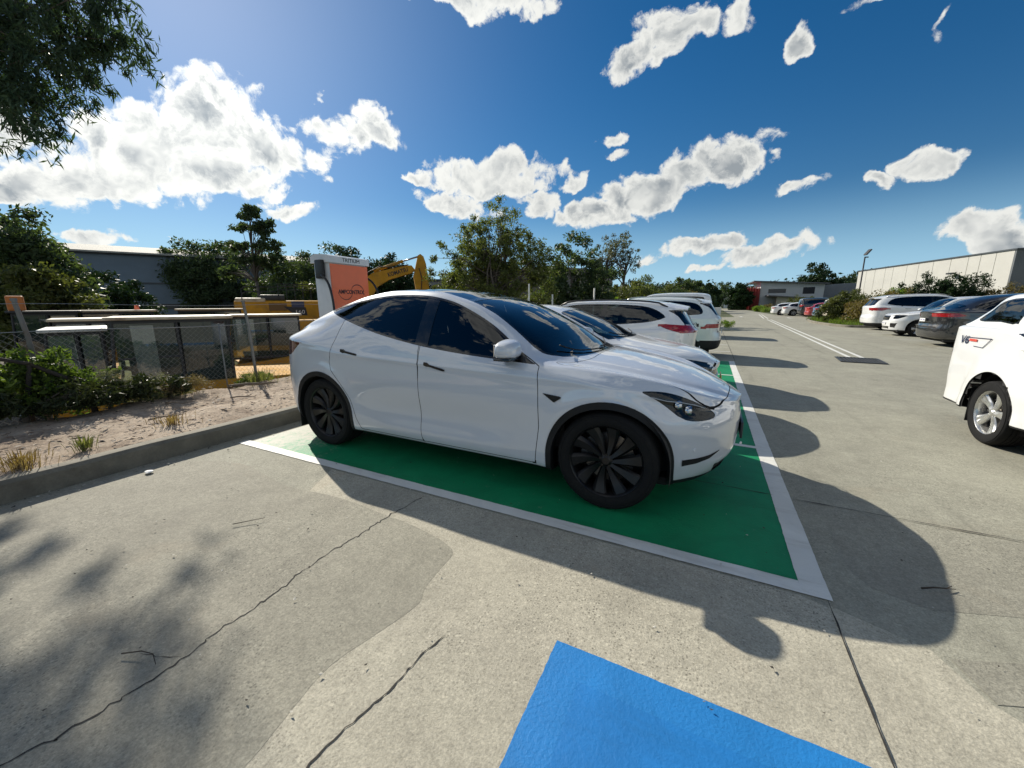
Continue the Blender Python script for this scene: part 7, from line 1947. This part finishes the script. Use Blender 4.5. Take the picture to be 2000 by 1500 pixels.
def sky():
    """daylight sky with cumulus: nodes only, laid out by compass direction"""
    w = bpy.data.worlds.new("World"); SC.world = w; w.use_nodes = True; t = w.node_tree
    elev = math.asin(SUN_DIR.z); rot = math.atan2(SUN_DIR.x, SUN_DIR.y)
    sk = N(t, 'ShaderNodeTexSky', sky_type='NISHITA', sun_disc=False, sun_elevation=elev, sun_rotation=rot, air_density=1.0, dust_density=.12, ozone_density=3.2, altitude=0)
    bg = t.nodes['Background']; bg.inputs[1].default_value = .06
    tc = N(t, 'ShaderNodeTexCoord'); D = N(t, 'ShaderNodeVectorMath', operation='NORMALIZE'); L(t, tc.outputs['Generated'], D.inputs[0])
    hs = N(t, 'ShaderNodeHueSaturation'); hs.inputs['Saturation'].default_value = 1.36; hs.inputs['Value'].default_value = 1.04; L(t, sk.outputs[0], hs.inputs['Color'])
    gm = N(t, 'ShaderNodeGamma'); gm.inputs[1].default_value = 1.0; hz_ = N(t, 'ShaderNodeMix', data_type='RGBA'); hz_.inputs[7].default_value = (5.2, 9.2, 12.6, 1); L(t, hs.outputs[0], hz_.inputs[6]); L(t, hz_.outputs[2], gm.inputs[0])
    # soft ceiling so the air around the sun does not burn out
    def vm(op, a, b=None, sc=None):
        n = N(t, 'ShaderNodeVectorMath', operation=op)
        for i, x in enumerate((a, b)):
            if x is None: continue
            if hasattr(x, 'is_linked') or hasattr(x, 'links'): L(t, x, n.inputs[i])
            else: n.inputs[i].default_value = x
        if sc is not None:
            if isinstance(sc, float): n.inputs['Scale'].default_value = sc
            else: L(t, sc, n.inputs['Scale'])
        return n.outputs['Value'] if op in ('DOT_PRODUCT', 'LENGTH') else n.outputs['Vector']
    def ma(op, a, b=None, c=None, clamp=False):
        n = N(t, 'ShaderNodeMath', operation=op); n.use_clamp = clamp
        for i, x in enumerate((a, b, c)):
            if x is None: continue
            if isinstance(x, (int, float)): n.inputs[i].default_value = x
            else: L(t, x, n.inputs[i])
        return n.outputs[0]
    def noise(P, sc, det, ro=.6, col=False):
        n = N(t, 'ShaderNodeTexNoise'); setin(n, Scale=sc, Detail=det, Roughness=ro); L(t, P, n.inputs['Vector']); return n.outputs['Color' if col else 'Fac']
    def mr(v, a, b, c, d, smooth=False):
        n = N(t, 'ShaderNodeMapRange'); setin(n, From_Min=a, From_Max=b, To_Min=c, To_Max=d)
        if smooth: n.interpolation_type = 'SMOOTHSTEP'
        L(t, v, n.inputs['Value']); return n.outputs[0]
    d = D.outputs[0]
    sep = N(t, 'ShaderNodeSeparateXYZ'); L(t, d, sep.inputs[0])
    L(t, mr(sep.outputs[2], .24, .0, 0, .8, True), hz_.inputs[0])
    w1 = vm('SUBTRACT', noise(d, 6, 2, .5, True), (.5, .5, .5)); w2 = vm('SUBTRACT', noise(d, 24, 4, .6, True), (.5, .5, .5))
    dw = vm('ADD', d, vm('ADD', vm('SCALE', w1, sc=.085), vm('SCALE', w2, sc=.038)))
    F = None
    for c, A, B, s in BLOBS:
        sub = vm('SUBTRACT', dw, c); a = vm('DOT_PRODUCT', sub, A); b = vm('DOT_PRODUCT', sub, B)
        q = ma('MULTIPLY_ADD', a, a, ma('MULTIPLY', b, b)); f = ma('MULTIPLY_ADD', q, -.60, .90*s**.8+.04)
        F = f if F is None else ma('MAXIMUM', F, f)
    # generic broken cloud behind the viewer, seen only in reflections
    fw = vm('DOT_PRODUCT', d, (-.4437, .874, -.2)); back = mr(fw, .25, -.05, 0, 1)
    gen = ma('MULTIPLY', back, mr(noise(d, 2.1, 3, .5), .44, .60, -.3, .75))
    F = ma('MAXIMUM', ma('SUBTRACT', F, ma('MULTIPLY', back, 5.0)), ma('ADD', gen, mr(back, 0, .6, -4.0, 0)))
    def puff(P, sc):
        a = ma('ABSOLUTE', ma('MULTIPLY_ADD', noise(P, sc, 0), 2.0, -1.0)); b = ma('ABSOLUTE', ma('MULTIPLY_ADD', noise(P, sc*2.2, 1), 2.0, -1.0))
        return ma('MULTIPLY_ADD', b, .55, a)
    dp = vm('ADD', d, vm('ADD', vm('SCALE', w1, sc=.05), vm('SCALE', w2, sc=.012)))
    p1 = puff(dp, 17); n1 = noise(dw, 22, 8, .68); n2 = noise(dw, 4.5, 3, .5)
    bil = ma('ADD', ma('MULTIPLY_ADD', p1, .85, -.30), ma('MULTIPLY_ADD', n1, 1.7, -.85))
    dens = ma('ADD', ma('ADD', F, bil), ma('MULTIPLY_ADD', n2, .6, -.30))
    alpha = mr(dens, .06, .46, 0, 1, True)
    core = mr(dens, .40, 1.02, 0, 1, True)
    sd = vm('NORMALIZE', vm('SUBTRACT', tuple(SUN_DIR), d))
    ps = puff(vm('ADD', dp, vm('SCALE', sd, sc=.016)), 17); rel = ma('SUBTRACT', p1, ps)
    rl = mr(rel, -.30, .30, -.30, .30)
    n3 = noise(dw, 7, 4, .5)
    shade = ma('ADD', ma('ADD', ma('MULTIPLY_ADD', core, -.64, 1.0), ma('MULTIPLY', core, ma('MULTIPLY_ADD', n3, 2.2, -1.1))), ma('MULTIPLY', rl, ma('MULTIPLY_ADD', core, .7, .45)), clamp=True)
    mx = N(t, 'ShaderNodeMix', data_type='RGBA'); L(t, shade, mx.inputs[0]); mx.inputs[6].default_value = (4.3, 4.8, 5.2, 1); mx.inputs[7].default_value = (11.4, 11.5, 11.0, 1)
    # forward scattering: air and thin cloud brighten towards the sun
    cs = ma('MAXIMUM', vm('DOT_PRODUCT', d, tuple(SUN_DIR)), 0.0)
    aur = ma('MULTIPLY', ma('POWER', cs, 12.0), 2.6); glo = ma('MULTIPLY_ADD', ma('POWER', cs, 10.0), .55, 1.0)
    au = vm('SCALE', (.92, .98, 1.0), sc=aur); ad = vm('ADD', gm.outputs[0], au); cl = vm('SCALE', mx.outputs[2], sc=glo)
    fin = N(t, 'ShaderNodeMix', data_type='RGBA'); L(t, alpha, fin.inputs[0]); L(t, ad, fin.inputs[6]); L(t, cl, fin.inputs[7])
    L(t, fin.outputs[2], bg.inputs[0])
    sun = bpy.data.lights.new('sun', 'SUN'); so = bpy.data.objects.new('sun', sun); COL.objects.link(so)
    sun.energy = 5.0; sun.angle = R(.53); sun.color = (1, .93, .80)
    so.rotation_euler = SUN_DIR.to_track_quat('Z', 'Y').to_euler()
    SC.view_settings.view_transform = 'Standard'; SC.view_settings.look = 'None'; SC.view_settings.gamma = 1; SC.view_settings.exposure = .30
def camera():
    cam = bpy.data.cameras.new('camera'); o = bpy.data.objects.new('camera', cam); COL.objects.link(o)
    cam.sensor_width = 36; cam.sensor_fit = 'HORIZONTAL'; cam.lens = 750.57/2000*36; cam.clip_start = .05; cam.clip_end = 6000
    pitch, roll, yaw, h = R(11.5194), R(-.30318), R(26.9216), 1.427
    fwd = Vector((-math.sin(yaw), math.cos(yaw), 0)); right = Vector((math.cos(yaw), math.sin(yaw), 0)); up = Vector((0, 0, 1))
    F = fwd*math.cos(pitch)-up*math.sin(pitch); U = fwd*math.sin(pitch)+up*math.cos(pitch)
    Rr = right*math.cos(roll)+U*math.sin(roll); U2 = -right*math.sin(roll)+U*math.cos(roll)
    o.matrix_world = Matrix(((Rr.x, U2.x, -F.x, 0), (Rr.y, U2.y, -F.y, 0), (Rr.z, U2.z, -F.z, h), (0, 0, 0, 1)))
    SC.camera = o
# ------------------------------------------------------------------ assemble
import time as _t
_t0 = _t.time()
def step(f, *a):
    s = _t.time(); f(*a); print('STEP', f.__name__, round(_t.time()-s, 1))
step(sky)
step(build_ground)
step(litter)
step(build_ev, (-.55604, 3.44855, 0), R(-.4746))
step(neighbours)
step(right_row)
step(ute)
step(far_cars)
step(charger); step(bay_signs); step(fence); step(lamp_post); step(machines); step(buildings); step(pylons); step(grate)
step(planting)
camera()
SC.cycles.max_bounces = 7; SC.cycles.transparent_max_bounces = 12; SC.cycles.diffuse_bounces = 3; SC.cycles.glossy_bounces = 4
SC.cycles.caustics_reflective = False; SC.cycles.caustics_refractive = False; SC.cycles.sample_clamp_indirect = 6
